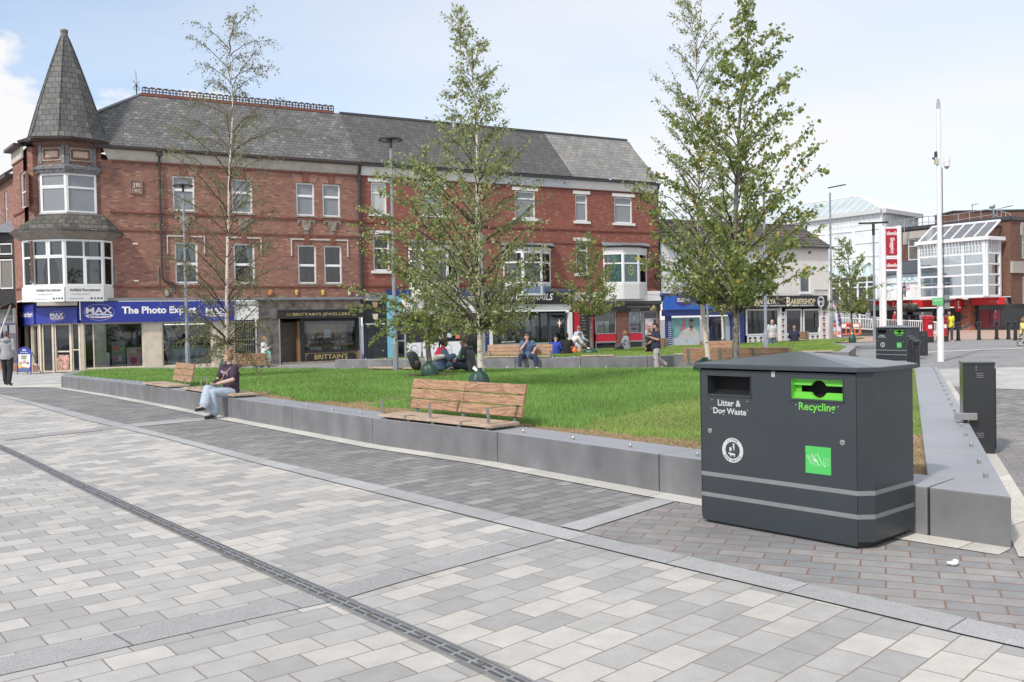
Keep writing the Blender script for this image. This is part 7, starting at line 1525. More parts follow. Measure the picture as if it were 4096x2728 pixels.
# ---- feather flag and barrier ----
p=AT(3345,1352,56); ff=tag(empty('feather_flag',(p.x,p.y,p.z)),'white feather flag reading BARBER SHOP on a curved pole by the barber shop','flag')
hF=topz(1206,56,3335)-p.z; b=MB(); n=16; vs=[]
for i in range(n+1):
    t=i/n; z=.1+hF*t*.97; xl=-.25*t**1.6*1.0+.05; w_=.36*(1-t**4)*(.95) ; vs+= [(xl,0.02*math.sin(t*9),z),(xl+w_,.05*math.sin(t*7),z-.08*(1-t))]
b.add(vs,[(2*i,2*i+1,2*i+3,2*i+2) for i in range(n)]); cl=b.build('cloth',mat('flag cloth',(.62,.62,.66),.8,0,.03,3),ff)
b=MB(); b.add([(v[0]-.035 if k%2==0 else v[0],v[1]-.004,v[2]) for k,v in enumerate(vs)],[]) ; b.v=[]; 
for i in range(n): 
    a=vs[2*i+1];c=vs[2*i+3]; b.add([(a[0]-.07,a[1]-.006,a[2]),(a[0],a[1]-.006,a[2]),(c[0],c[1]-.006,c[2]),(c[0]-.07,c[1]-.006,c[2])],[(0,1,2,3)],0 if i%5<3 else 1)
b.build('coloured_edge',[M_bluel,M_redl],cl)
for i,ch in enumerate('BARBER'): text('lettering',ch,mat('flag navy',(.03,.03,.12),.6),cl,(vs[2*(13-2*i)][0]+.10,-.05,.1+hF*(.86-.115*i)),(1,0,0),(0,0,1),w=.2,h=.2,bold=.04)
text('lettering','SHOP',M_redl,cl,(.05,-.05,.22),(1,0,.15),(0,0,1),w=.3,h=.18,bold=.04)
b=MB(); b.tube([(.06,.03,-.1),(.05,.03,.8),(-.05,.03,1.5),(-.22,.03,hF)],.012,5); b.build('flag_pole',M_dgrey,ff)
b=MB(); b.lathe([(.3,-p.z),(.3,-p.z+.06),(.05,-p.z+.1)],n=12); b.build('foot',M_dgrey,ff)
p=AT(3322,1350,60); q=AT(3446,1350,60); br_=tag(empty('safety_barrier',(p.x,p.y,0)),'orange plastic pedestrian barrier with a red and white board behind the small tree','barrier'); L=q.x-p.x
M_obar=mat('orange plastic',(.72,.16,.04),.5,0,.05,3)
b=MB(); 
for z,h_ in ((.95,.09),(.28,.09)): b.box(.12,L-.12,-.03,.03,z,z+h_)
for i in range(7): x=.14+(L-.28)*i/6; b.box(x-.025,x+.025,-.02,.02,.0 if i in (1,5) else .28,.95)
b.bar((.02,0,.3),(.14,0,1.0),.06,.06); b.bar((L-.02,0,.3),(L-.14,0,1.0),.06,.06); b.box(.05,.2,-.35,.35,0,.05); b.box(L-.2,L-.05,-.35,.35,0,.05); b.build('frame',M_obar,br_)
b=MB(); 
for i in range(4): b.box(.2+(L-.4)*i/4,.2+(L-.4)*(i+1)/4,-.045,-.03,.80,.97,k=i%2)
b.build('reflective_board',[M_redl,M_whitel],br_)
# ---- A-board outside the photo shop ----
p=G(101,1498); ab=tag(empty('pavement_sign',(p.x,p.y,p.z),R_(-22)),'blue arched A-board sign with a colourful poster outside the photo shop','sign'); k=p.y/F
wA=(140-66)*k; hA=(1498-1388)*k
b=MB(); b.tube([(-wA/2,-.05,0),(-wA/2,0,hA*.78),(-wA/2*.7,0,hA*.95),(0,0,hA),(wA/2*.7,0,hA*.95),(wA/2,0,hA*.78),(wA/2,-.05,0)],.022,6); b.tube([(-wA/2,.45,0),(-wA/2,.05,hA*.8)],.018,6); b.tube([(wA/2,.45,0),(wA/2,.05,hA*.8)],.018,6); b.build('frame',M_brblue,ab)
b=MB(); b.face([(-wA/2+.02,-.03,.12),(wA/2-.02,-.03,.12),(wA/2-.02,.0,hA*.78),(wA*.34,.0,hA*.94),(0,0,hA*.985),(-wA*.34,0,hA*.94),(-wA/2+.02,0,hA*.78)]); pn=b.build('panel',M_brblue,ab)
b=MB(); b.face([(-wA/2+.05,-.045,.16),(wA/2-.05,-.045,.16),(wA/2-.05,-.02,hA*.74),(-wA/2+.05,-.02,hA*.74)]); po=b.build('poster',mat('summer poster',(.62,.60,.42),.5,0,.25,2,c2=(.70,.72,.74)),pn)
text('lettering','Summer',mat('poster ink',(.15,.22,.2),.5),po,(-.16,-.055,hA*.64),(1,0,0),(0,0,1),w=.33,h=.085,bold=.03); text('lettering','Smiles',MATS['poster ink'],po,(-.13,-.055,hA*.57),(1,0,0),(0,0,1),w=.26,h=.075,bold=.03); text('lettering','1 WEEK',mat('magenta ink',(.5,.05,.25),.5),po,(-.1,-.06,hA*.47),(1,0,0),(0,0,1),w=.24,h=.05,bold=.04); text('lettering','HOLIDAY',MATS['magenta ink'],po,(-.13,-.06,hA*.41),(1,0,0),(0,0,1),w=.28,h=.05,bold=.04); text('lettering','MAX',M_whitel,pn,(-.11,-.01,hA*.87),(1,0,0),(0,0,1),w=.22,h=.06,bold=.06); text('lettering','The Photo Expert',M_whitel,pn,(-.22,-.02,hA*.785),(1,0,0),(0,0,1),w=.44,h=.045,bold=.03)
b=MB(); b.ell((-.21,-.055,hA*.42),(.06,.003,.07)); b.ell((-.21,-.055,hA*.30),(.09,.003,.08),k=1); b.ell((.22,-.055,hA*.42),(.05,.003,.06),k=2); b.ell((.22,-.055,hA*.31),(.05,.003,.08),k=3); b.box(-wA/2+.05,wA/2-.05,-.056,-.05,.17,.27,k=4); b.box(-wA/2+.05,wA/2-.05,-.056,-.05,.27,.30,k=5); b.build('printed_children',[mat('printed tan',(.45,.28,.2),.5),mat('printed yellow',(.65,.5,.05),.5),mat('printed brown',(.15,.08,.06),.5),M_whitel,mat('poster navy strip',(.08,.14,.3),.5),M_redl],po)
# ---- small things ----
p=G(3810,2268); b=MB(); b.ell((0,0,.012),(.035,.028,.014),9,6,fn=lambda v:v*(1+.35*noise.noise(v*3))); b.ell((.025,.01,.02),(.02,.018,.016),8,5,fn=lambda v:v*(1+.35*noise.noise(v*4))); o=b.build('crumpled_tissue',M_whp); o.location=(p.x,p.y,.012); tag(o,'small white crumpled tissue on the grey paving right of the large bin','litter')
p=G(1655,1478,.44); bk=tag(empty('backpack',(p.x,p.y+.2,p.z-.03),R_(15)),'black backpack slumped on the seat left of the woman in the red hood','backpack')
b=MB(); b.ell((0,0,.26),(.15,.11,.26),16,12,fn=lambda v:Vector(tuple(math.copysign(abs(c)**.6,c) for c in v))*(1+.06*noise.noise(v*3))); 
for i in range(len(b.v)): x,y,z=b.v[i]; b.v[i]=(x-.28*(z-.25),y,max(0,z))
b.build('bag_body',mat('black nylon',(.022,.023,.025),.5,0,.2,9,.3,20),bk,smooth=True); b=MB(); b.ell((.07,-.08,.16),(.11,.07,.13),12,8); b.tube([(.13,-.05,.05),(-.02,-.13,.2),(-.12,-.09,.42)],.014,5); b.build('front_pocket',MATS['black nylon'],bk,smooth=True)
b=MB(); b.tube([(-.1,0,.5),(-.12,0,.56),(-.05,0,.56),(-.05,0,.5)],.012,5); b.build('handle',MATS['black nylon'],bk)
p=G(1818,1478,.44); b=MB(); b.lathe([(.038,0),(.04,.02),(.04,.14),(.03,.19),(.015,.23),(.015,.25),(.02,.25),(.02,.28)],n=14); o=b.build('drink_bottle',mat('pink drink bottle',(.55,.02,.10),.2,0,.2,9,spec=.7),None,smooth=True); o.location=(p.x,p.y+.2,p.z-.02); tag(o,'pink plastic bottle standing on the seat between the two people','bottle')
# ================= shopping centre in the background (right) =================
M_wst=mat('white steelwork',(.74,.75,.76),.45,0,.04,1); M_pan=mat('pale atrium glazing',(.60,.65,.65),.08,0,.10,.35,spec=.7,c2=(.70,.73,.73)); M_skyp=mat('sky tinted roof glazing',(.42,.50,.51),.08,0,.15,.5,spec=.7)  # opaque panes: lit interior and sky are put into the glazing colours
M_bbr=brickmat('brown brick',[(3,(.17,.085,.06)),(3,(.20,.10,.07)),(2,(.15,.07,.05))],(.17,.12,.10),.235,.08,.008,'xz',R_(0),jit=.1,stain=.2)
M_cband=mat('concrete band',(.38,.35,.32),.8,0,.12,1.5,.2)
M_lred=mat('bookmaker red',(.56,.015,.02),.35,0,.04,1)
def V2(px,Y): p=AT(px,1200,Y); return Vector((p.x,p.y))
def gridwall(parent,name,P,Q,z0,z1,nc,rz,t=.16,pane=None,m=None,sub='pane',d=.12):
    """white frame of nc bays between plan points, horizontal rails at heights rz"""
    L=(Q-P).length; dx=(Q-P)/L; nn=Vector((-dx.y,dx.x)); T=lambda v:Vector((P.x+dx.x*v.x+nn.x*v.y,P.y+dx.y*v.x+nn.y*v.y,v.z)); b=MB()
    for i in range(nc+1): x=L*i/nc; b.box(x-t/2,x+t/2,0,d,z0,z1,T=T)
    for z in rz: b.box(t/2,L-t/2,.01,d-.01,z-t*.3,z+t*.3,T=T)
    o=b.build(name,m or M_wst,parent)
    if pane: b=MB(); b.box(0,L,d*.5,d*.6,z0,z1,T=T); b.build(sub,pane,o)
    return o,T,L
at=tag(empty('glass_atrium',(35.4,88,0)),'tall white framed glass hall with a hipped glazed roof, behind the barber shop','building'); at.location=(0,0,0)
K1=V2(3530,88); dLf=Vector((-.54,.84)).normalized(); dRf=Vector((.73,.68)).normalized(); K0=K1+dLf*19; K2=K1+dRf*8.1; ZA=11.5
gridwall(at,'upper_grid',K0,K1,9.9,ZA-.25,36,[10.3,10.7],.07,M_pan,d=.1); gridwall(at,'glazed_wall',K0,K1,0,9.9,6,[1,2.2,3.4,4.7,6,7.3,8.6,9.85],.34,M_pan,d=.2)
gridwall(at,'upper_grid',K1,K2,8.6,ZA-.25,16,[9.1,9.6,10.1,10.6],.08,M_pan,d=.1); gridwall(at,'glazed_wall',K1,K2,0,8.6,3,[1,2.4,4,5.6,7.2],.3,M_pan,d=.2)
for P,Q in ((K0,K1),(K1,K2)):
    dx=(Q-P).normalized(); nn=Vector((dx.y,-dx.x)); b=MB(); b.prism([tuple(P-nn*.1),tuple(P+nn*.45),tuple(Q+nn*.45+dx*.2),tuple(Q-nn*.1)],ZA-.28,ZA+.12); b.build('eaves',mat('pale grey eaves',(.55,.55,.55),.6),at)
ap=Vector((35.9,95.0)); ap2=ap+dLf*16; zap=13.75; up=lambda p,z:(p.x,p.y,z)
b=MB(); b.face([up(K0,ZA+.1),up(K1,ZA+.1),up(ap,zap),up(ap2,zap)]); b.face([up(K1,ZA+.1),up(K2,ZA+.1),up(ap,zap)]); rfa=b.build('glazed_roof',M_skyp,at)
b=MB()
for i in range(23): p=K1.lerp(K0,i/22); q=ap.lerp(ap2,min(1,max(0,(i/22*19-5.0)/14)) if i/22*19>5 else 0); 
for i in range(20):
    t=i/19; 
    if t<.26: k=t/.26; q=Vector(up(K1,ZA+.1)).lerp(Vector(up(ap,zap)),k)
    else: q=Vector(up(ap.lerp(ap2,(t-.26)/.74),zap))
    p=Vector(up(K1.lerp(K0,t),ZA+.14)); b.bar(p,q+Vector((0,0,.05)),.09,.09)
b.bar(Vector(up(K1,ZA+.15)),Vector(up(ap,zap+.05)),.3,.2); b.bar(Vector(up(ap,zap+.05)),Vector(up(ap2,zap+.05)),.25,.15); b.bar(Vector(up(K2,ZA+.15)),Vector(up(ap,zap+.05)),.3,.2)
for i in range(1,8): b.bar(Vector(up(K1.lerp(K2,i/8),ZA+.12)),Vector(up(ap,zap+.03)).lerp(Vector(up(K1.lerp(K2,i/8),ZA+.12)),.0 if 0 else .1*abs(i-4)/4),.07,.07)
b.build('roof_bars',M_wst,rfa)
# lower glazed roof + entrance
b=MB(); A_=V2(3325,84);B_=V2(3505,80); b.face([(A_.x,A_.y,4.9),(B_.x,B_.y,4.9),(B_.x+.6,B_.y+2,6.1),(A_.x+.4,A_.y+2,6.1)]); lr=b.build('porch_roof',M_skyp,at); b=MB()
for i in range(8): t=i/7; b.bar((A_.x+(B_.x-A_.x)*t,A_.y+(B_.y-A_.y)*t,4.95),(A_.x+(B_.x-A_.x)*t+.5,A_.y+(B_.y-A_.y)*t+2,6.15),.1,.1)
b.build('roof_bars',M_wst,lr)
gridwall(at,'porch_front',A_,B_,2.9,4.9,5,[4.0,4.4],.18,M_dpane)
# brick block
bk_=tag(empty('brick_building',(0,0,0)),'flat-roofed brown brick building with a railing on its roof, right of the glass hall','building')
C0=Vector((42.9,79.1)); dF=Vector((-.55,.83)).normalized(); C1=C0+dF*13.5; dG=Vector((.83,.55)).normalized(); C2=C0+dG*14
def bwall(name,P,Q,z0,z1,holes=(),m=None,parent=None):
    L=(Q-P).length; mb=MB(); holewall(mb,0,L,z0,z1,list(holes),0,.15); o=mb.build(name,m or M_bbr,parent or bk_); o.location=(P.x,P.y,0); o.rotation_euler=(0,0,math.atan2(Q.y-P.y,Q.x-P.x)); return o
bwall('wall',C1,C0,2.9,9.6,[(3.9,5.9,6.6,8.6)]); 
gw=[(1.9,2.9,6.2,8.9),(3.6,4.6,6.2,8.9),(5.4,6.4,6.2,8.9),(2.0,4.2,.9,4.6)]
bwall('wall',C0,C2,-.2,9.6,gw)
b=MB(); b.box(-.1,14,-.16,.2,9.45,9.75); o=b.build('parapet',M_dgrey,bk_); o.location=(C0.x,C0.y,0); o.rotation_euler=(0,0,math.atan2(dG.y,dG.x))
b=MB(); b.box(-13.5,.1,-.2,.2,9.45,9.75); o=b.build('parapet',M_dgrey,bk_); o.location=(C0.x,C0.y,0); o.rotation_euler=(0,0,math.atan2(-dF.y,-dF.x)); 
T=lambda v:Vector((C0.x+dG.x*v.x-dG.y*v.y,C0.y+dG.y*v.x+dG.x*v.y,v.z))
b=MB(); b.box(-.05,14,-.25,.0,4.9,5.9,T=T); b.build('concrete_band',M_cband,bk_)
for h in gw: 
    P=C0+dG*h[0];Q=C0+dG*h[1]; gridwall(bk_,'window',P,Q,h[2],h[3],1,[h[2]+.05,(h[2]+h[3])*.5,h[3]-.05],.10,mat('grey office pane',(.26,.30,.31),.1,0,.3,.6))
    if h[2]>5: b=MB(); b.box(h[0]-.3,h[1]+.3,-.12,.01,8.9,9.3,T=T); b.box(h[0]-.3,h[0]-.02,-.12,.01,8.2,8.9,T=T); b.box(h[1]+.02,h[1]+.3,-.12,.01,8.2,8.9,T=T); b.build('window_hood',M_cband,bk_)
T2=lambda v:Vector((C1.x-dF.x*v.x+dF.y*v.y*1,C1.y-dF.y*v.x-dF.x*v.y,v.z)); 
T2=lambda v:Vector((C1.x-dF.x*v.x-(-dF.y)*v.y,C1.y-dF.y*v.x+(-dF.x)*v.y,v.z))
gridwall(bk_,'window',C1-dF*3.9,C1-dF*5.9,6.6,8.6,1,[6.65,7.9,8.55],.12,mat('boarded dark pane',(.14,.13,.12),.3,0,.4,.8))
b=MB(); b.box(3.4,6.4,-.10,.0,8.62,9.3,T=T2); b.box(3.4,3.85,-.10,.0,8.1,8.62,T=T2); b.box(5.95,6.4,-.10,.0,8.1,8.62,T=T2); b.build('window_hood',M_cband,bk_)
# roof plant room, railings, aerial
p=V2(3905,92); B1('plant_room',M_bbr,bk_,p.x-2.2,p.x+5.6,p.y,p.y+4,9.6,11.6); B1('plant_room_coping',M_dgrey,bk_,p.x-2.3,p.x+5.7,p.y-.1,p.y+4.1,11.6,11.75)
b=MB(); pts=[(3540,895,84),(3690,866,88),(3790,862,86),(3970,834,82),(4040,855,82)]
W3=[AT(*q) for q in pts]
for a,c in zip(W3,W3[1:]):
    b.tube([a,c],.035,5); b.tube([a-Vector((0,0,.55)),c-Vector((0,0,.55))],.03,5)
    n=4
    for i in range(n+1): q=a.lerp(c,i/n); b.tube([q,q-Vector((0,0,1.1))],.03,5)
b.build('roof_railing',mat('galvanised rail grey',(.42,.42,.45),.5,.3,.1,2),bk_)
a=AT(3888,866,90); c=AT(3889,817,90); b=MB(); b.tube([a,c],.03,5); b.tube([c+Vector((-.1,0,-.1)),c+Vector((.65,0,.05))],.02,5); 
for k in range(4): q=c+Vector((-.05+.18*k,0,-.08+.03*k)); b.tube([q-Vector((0,.0,.12)),q+Vector((0,0,.12))],.012,4)
b.build('aerial',M_dgrey,bk_)
# grey canopy + upper shopfront
P=C1-dF*.5; b=MB(); b.box(.0,8.4,-1.0,.0,5.35,6.5,T=T2); b.build('grey_canopy',mat('slate grey canopy',(.085,.10,.115),.5),bk_)
b=MB(); b.box(0,8.6,-.6,.0,4.5,5.3,T=T2); us=b.build('upper_shop_sign',mat('upper sign white',(.66,.67,.67),.4),bk_); b=MB(); b.box(0,8.6,-.4,.02,2.95,4.5,T=T2); b.build('white_boarding',mat('white boarding',(.70,.70,.70),.5,0,.03,.6),bk_)
X=(-dF.x,-dF.y,0); q=T2(Vector((3.0,-.62,4.62))); text('lettering','STOCK',mat('turquoise lettering',(.05,.42,.58),.5),us,tuple(q),X,(0,0,1),w=1.9,h=.55); q=T2(Vector((7.6,-.62,4.62))); text('lettering','GI',M_redl,us,tuple(q),X,(0,0,1),w=.6,h=.55)
for k,c in enumerate(((.1,.4,.6),(.6,.15,.3),(.55,.6,.15),(.1,.4,.6))):
    b=MB(); vs=[T2(Vector((2.0+1.7*k+.6*math.cos(t)*(1+.12*(i%2)),-.45,4.05+.28*math.sin(t)*(1+.15*(i%2))))) for i,t in enumerate([j*.35 for j in range(18)])]; b.face(vs); b.build('offer_burst',mat('offer ring %s'%['blue','pink','lime','sea'][k],c,.5),bk_)
    b=MB(); vs=[T2(Vector((2.0+1.7*k+.5*math.cos(t),-.46,4.05+.21*math.sin(t)))) for t in [j*.35 for j in range(18)]]; b.face(vs); b.build('offer_burst',M_whitel,bk_)
# deck and railings
dk_=tag(empty('upper_deck',(0,0,0)),'white raised walkway with upright bar railings above the red bookmaker sign','walkway')
D0=V2(3335,84);D1=V2(3680,80.5); b=MB(); b.prism([tuple(D0),tuple(D1),(D1.x+2,D1.y+8),(D0.x+2,D0.y+9)],2.80,2.98); b.build('slab',M_wst,dk_)
def railing(parent,pts,h,step=.16,t=.028,posts=1.9,m=None,name='railing',solid=False):
    b=MB(); 
    for a,c in zip(pts,pts[1:]):
        a=Vector(a);c=Vector(c); L=(c-a).length; b.tube([a+Vector((0,0,h)),c+Vector((0,0,h))],.045,6); b.tube([a+Vector((0,0,.12)),c+Vector((0,0,.12))],.035,6)
        n=int(L/step)
        for i in range(n+1): q=a.lerp(c,i/n); b.bar(q+Vector((0,0,.12)),q+Vector((0,0,h)),t,t)
        n=max(1,int(L/posts))
        for i in range(n+1): q=a.lerp(c,i/n); b.bar(q-Vector((0,0,.15)),q+Vector((0,0,h+.03)),.08,.08)
    return b.build(name,m or M_wst,parent)
railing(dk_,[(D0.x,D0.y,2.9),(D1.x,D1.y,2.9)],.98)
# stair tower
tw=tag(empty('glass_stair_tower',(0,0,0)),'white framed glass stair tower with a sloping glazed roof, beside the white mast','tower')
T0=V2(3677,83);T1=V2(3945,78);T3=T1+Vector((.83,.55))*2.3
for P,Q,nc in ((T0,T1,3),(T1,T3,1)):
    gridwall(tw,'glazed_wall',P,Q,2.95,7.7,nc,[3.0,3.9,4.8,5.7,6.6],.24,M_glassb,d=.2); gridwall(tw,'upper_grid',P,Q,6.65,7.7,nc*7,[6.95,7.25],.05,None,d=.1)
    dx=(Q-P).normalized(); nn=Vector((dx.y,-dx.x)); b=MB(); b.prism([tuple(P-nn*.1-dx*.2),tuple(P+nn*.35-dx*.2),tuple(Q+nn*.35+dx*.2),tuple(Q-nn*.1)],7.7,8.0); b.build('eaves',M_wst,tw)
b=MB(); dl=(T1-T0).normalized(); R0_=T0+Vector((.83,.55))*2.2; R1_=T3; vs=[(T0.x,T0.y,8.0),(T1.x,T1.y,8.0),(R1_.x,R1_.y,9.45),(R0_.x,R0_.y,9.45)]; b.face(vs); rt=b.build('glazed_roof',M_glassb,tw); b=MB()
for i in range(7): p=Vector(vs[0]).lerp(Vector(vs[1]),i/6); q=Vector(vs[3]).lerp(Vector(vs[2]),i/6); b.bar(p,q,.14 if i in(0,6) else .09,.12)
b.bar(Vector(vs[3]),Vector(vs[2]),.15,.15); b.build('roof_bars',M_wst,rt)
b=MB()
def st(p,q): b.bar(p,q,.9,.12); 
m0=T0.lerp(T1,.30)+Vector((.83,.55))*1.0; m1=T0.lerp(T1,.88)+Vector((.83,.55))*1.0
b.bar((m0.x,m0.y,6.4),(m1.x,m1.y,4.7),.35,.18); b.bar((m1.x,m1.y,4.7),(m0.x,m0.y,3.1),.35,.18); b.bar((T0.x+.8,T0.y+.4,6.4),(m0.x,m0.y,6.4),.9,.12)
for k in (.45,.9,1.1): b.tube([(m0.x,m0.y-.3,6.4+k),(m1.x,m1.y-.3,4.7+k)],.03,5); b.tube([(m1.x,m1.y-.3,4.7+k),(m0.x,m0.y-.3,3.1+k)],.03,5); b.tube([(T0.x+.8,T0.y,6.4+k),(m0.x,m0.y-.3,6.4+k)],.03,5)
b.build('stair_flight',M_wst,tw)
b=MB(); b.prism([tuple(T0),tuple(T1),tuple(T3),tuple(R0_)],2.84,2.97); b.prism([tuple(R0_),tuple(R0_+Vector((.1,.1))),tuple(T3+Vector((.1,.1))),tuple(T3)][::-1],2.97,7.7); b.build('floor_slab',M_wst,tw)
# bookmaker
lk_=tag(empty('bookmaker_shop',(0,0,0)),'ground floor bookmaker under a long red fascia and round red sign','shop')
LA=V2(3425,88);LB=V2(3855,83);LC=V2(3888,82);LD=V2(4004,79.5); 
def LT(P,Q):
    dx=(Q-P).normalized(); nn=Vector((-dx.y,dx.x)); return (lambda v:Vector((P.x+dx.x*v.x+nn.x*v.y,P.y+dx.y*v.x+nn.y*v.y,v.z))),(Q-P).length,dx
T,L,dx=LT(LA,LB); b=MB(); b.box(0,L,-.5,0,2.12,2.80,T=T); fs_=b.build('red_fascia',M_lred,lk_)
q0=LA+(LB-LA)*((3583-3425)/430); q=T(Vector((L*.36,-.52,2.20))); text('lettering','Ladbrokes',M_whitel,fs_,tuple(q),(dx.x,dx.y,0),(0,0,1),w=2.1,h=.5,shear=.15,bold=.03)
b=MB(); b.box(L*.56,L,.0,.1,-.1,2.02,T=T); sf=b.build('shop_doors',mat('dark shop glazing',(.035,.038,.042),.1,0,.5,.5),lk_); b=MB(); b.box(L*.60,L*.72,-.06,-.01,.7,1.7,T=T); b.build('window_panel',mat('grey window vinyl',(.25,.28,.31),.4),sf); b=MB()
for k in (.56,.60,.72,.80,.88,.995): b.box(L*k-.05,L*k+.05,-.05,-.005,-.1,2.02,T=T)
b.build('door_frames',M_dgrey,sf)
b=MB(); b.box(0,L*.56,.6,.7,-.1,2.02,T=T); b.build('undercroft_wall',mat('undercroft dark',(.05,.05,.05),.8,0,.4,.4),lk_)
T,L,dx=LT(LC,LD); b=MB(); b.box(0,L+.4,-.5,0,2.22,2.84,T=T); f2=b.build('red_fascia',M_lred,lk_); q=T(Vector((L*.72,-.52,2.38))); text('lettering','Ladbrokes',mat('faded lettering',(.6,.3,.3),.5),f2,tuple(q),(dx.x,dx.y,0),(0,0,1),w=.95,h=.28)
b=MB(); b.box(0,L+3,.0,.1,-.1,2.22,T=T); sg_=b.build('shop_window',mat('dark shop glazing',(.035,.038,.042),.1),lk_); b=MB(); b.box(L*.30,L*.62,-.05,-.01,.25,1.75,T=T); b.box(L*.64,L*.98,-.05,-.01,.25,1.75,k=1,T=T); pz=b.build('window_poster',[mat('dark red poster',(.20,.02,.03),.4,0,.2,.8),mat('maroon poster',(.12,.025,.04),.4)],sg_)
b=MB(); c_=T(Vector((L*.84,-.06,1.62))); b.ell(tuple(c_),(.12,.02,.14),k=0); c_=T(Vector((L*.84,-.06,1.25))); b.ell(tuple(c_),(.27,.02,.32),k=1); c_=T(Vector((L*.84,-.06,.62))); b.ell(tuple(c_),(.22,.02,.42),k=2); b.build('reflected_woman',[mat('reflected grey hair',(.45,.42,.38),.5),mat('reflected rose top',(.30,.06,.07),.5),mat('reflected plum skirt',(.08,.03,.04),.5)],pz)  # a woman's reflection in the glass, painted as flat coloured shapes
P=V2(3853,82.6);Q=V2(3890,81.6); T,L,dx=LT(P,Q); b=MB(); b.box(0,L,-.3,.5,-.1,2.75,T=T); b.build('brick_pier',brickmat('orange brick pier',[(3,(.38,.13,.08)),(2,(.33,.11,.07)),(2,(.09,.08,.085))],(.25,.2,.17),.3,.16,.01,'xz',jit=.1),lk_)
c_=T(Vector((L*.2,-.75,2.3))); b=MB(); b.ell(tuple(c_),(.42,.14,.66),24,12); rs=b.build('round_sign',M_lred,lk_); text('lettering','L',M_whitel,rs,(c_.x-.12,c_.y-.16,c_.z-.35),(1,0,0),(0,0,1),w=.26,h=.7,bold=.03)
T,L,dx=LT(V2(4008,79.6),V2(4200,86)); b=MB(); b.box(0,L,-.3,0,1.9,2.85,T=T); b.build('concrete_band',M_cband,lk_); b=MB(); b.box(0,L,.1,.2,-.1,1.9,T=T); b.build('dark_wall',mat('dark brown wall',(.05,.035,.032),.6,0,.3,.6),lk_)
# ramp with railings
rp=tag(empty('access_ramp',(0,0,0)),'sloping access ramp with long white bar railings below the bookmaker','ramp')
def rl(a,c,h): A=AT(*a);C=AT(*c); return [(A.x,A.y,A.z-h),(C.x,C.y,C.z-h)]
railing(rp,rl((3352,1243,80),(3530,1274,76),1.0),1.0,t=.035); railing(rp,rl((3362,1272,69),(3697,1285,62),.85)+rl((3697,1285,62),(3748,1289,61),.85)[1:],.85,t=.035)
A=AT(3360,1306,69.3);C=AT(3697,1326,62.3); b=MB(); b.add([(A.x,A.y,-.3),(C.x,C.y,-.3),(C.x,C.y,C.z+.1),(A.x,A.y,A.z+.15),(A.x+1,A.y+8,-.3),(C.x+3,C.y+8,-.3),(C.x+3,C.y+8,C.z+.1),(A.x+1,A.y+8,A.z+.6)],[(0,1,2,3),(3,2,6,7),(1,5,6,2)]); b.build('ramp_wall',mat('dark ramp wall',(.07,.075,.08),.7,0,.15,1),rp)
# gazebos
for a,c,ap_,Y,lab in ((3428,3522,3480,78,'left of the two black market gazebos behind the railings'),(3482,3592,3540,76,'right of the two black market gazebos behind the railings')):
    A=AT(a,1243,Y);C=AT(c,1243,Y);P=AT(ap_,1207,Y+1.5); g=tag(empty('gazebo',(0,0,0)),lab,'gazebo','black market gazebos'); w_=C.x-A.x
    b=MB(); q=[(A.x,Y,A.z),(C.x,Y,A.z),(C.x,Y+3,A.z),(A.x,Y+3,A.z)]; ap3=(P.x,Y+1.5,P.z+.0); mid=[tuple(Vector(v).lerp(Vector(ap3),.5)-Vector((0,0,.12))) for v in q]
    b.add(q+mid+[ap3],[(i,(i+1)%4,4+(i+1)%4,4+i) for i in range(4)]+[(4+i,4+(i+1)%4,8) for i in range(4)]); b.build('canopy',mat('black canopy cloth',(.028,.03,.032),.8),g)
    b=MB(); [b.bar((x,y,0),(x,y,A.z),.06,.06) for x,y,_ in q]; b.build('pole',M_dgrey,g); b=MB(); b.box(A.x+.3,C.x-.3,Y+1,Y+1.8,0,.9); 
    for k in range(14): x=A.x+.4+(w_-.8)*k/14; b.box(x,x+.16,Y+1.0,Y+1.3,.9,.95+.25*random.random(),k=1+k%3)
    b.build('stall_goods',[M_black,mat('goods red',(.4,.06,.05),.6),mat('goods teal',(.08,.3,.33),.6),mat('goods pale',(.5,.5,.42),.6)],g)
# hanging planter
for i,(px,Y) in enumerate(((3620,78),(3653,78))):
    P=AT(px,1250,Y); b=MB(); rr=random.Random(i)
    for k in range(60):
        a=rr.random()*6.28; r=rr.uniform(.3,.95); h_=rr.uniform(.3,.8); b.tube([(P.x,P.y,P.z),(P.x+r*.5*math.cos(a),P.y+r*.5*math.sin(a),P.z+h_),(P.x+r*math.cos(a),P.y+r*math.sin(a),P.z+h_*.6)],[.03,.03,.004],4)
    pl_=tag(empty('planter',(0,0,0)),'spiky plant in a hanging trough below the red sign, %s one'%('left' if i==0 else 'right'),'planter','spiky planters'); b.build('foliage',mat('spiky leaves',(.07,.12,.05) if i else (.07,.08,.06),.6,0,.4,3),pl_); B1('trough',M_dgrey,pl_,P.x-.6,P.x+.6,P.y-.15,P.y+.15,P.z-.2,P.z+.03); b=MB(); b.bar((P.x-.3,P.y,0),(P.x-.3,P.y,P.z-.2),.05,.05); b.bar((P.x+.3,P.y,0),(P.x+.3,P.y,P.z-.2),.05,.05); b.build('stand',M_dgrey,pl_)
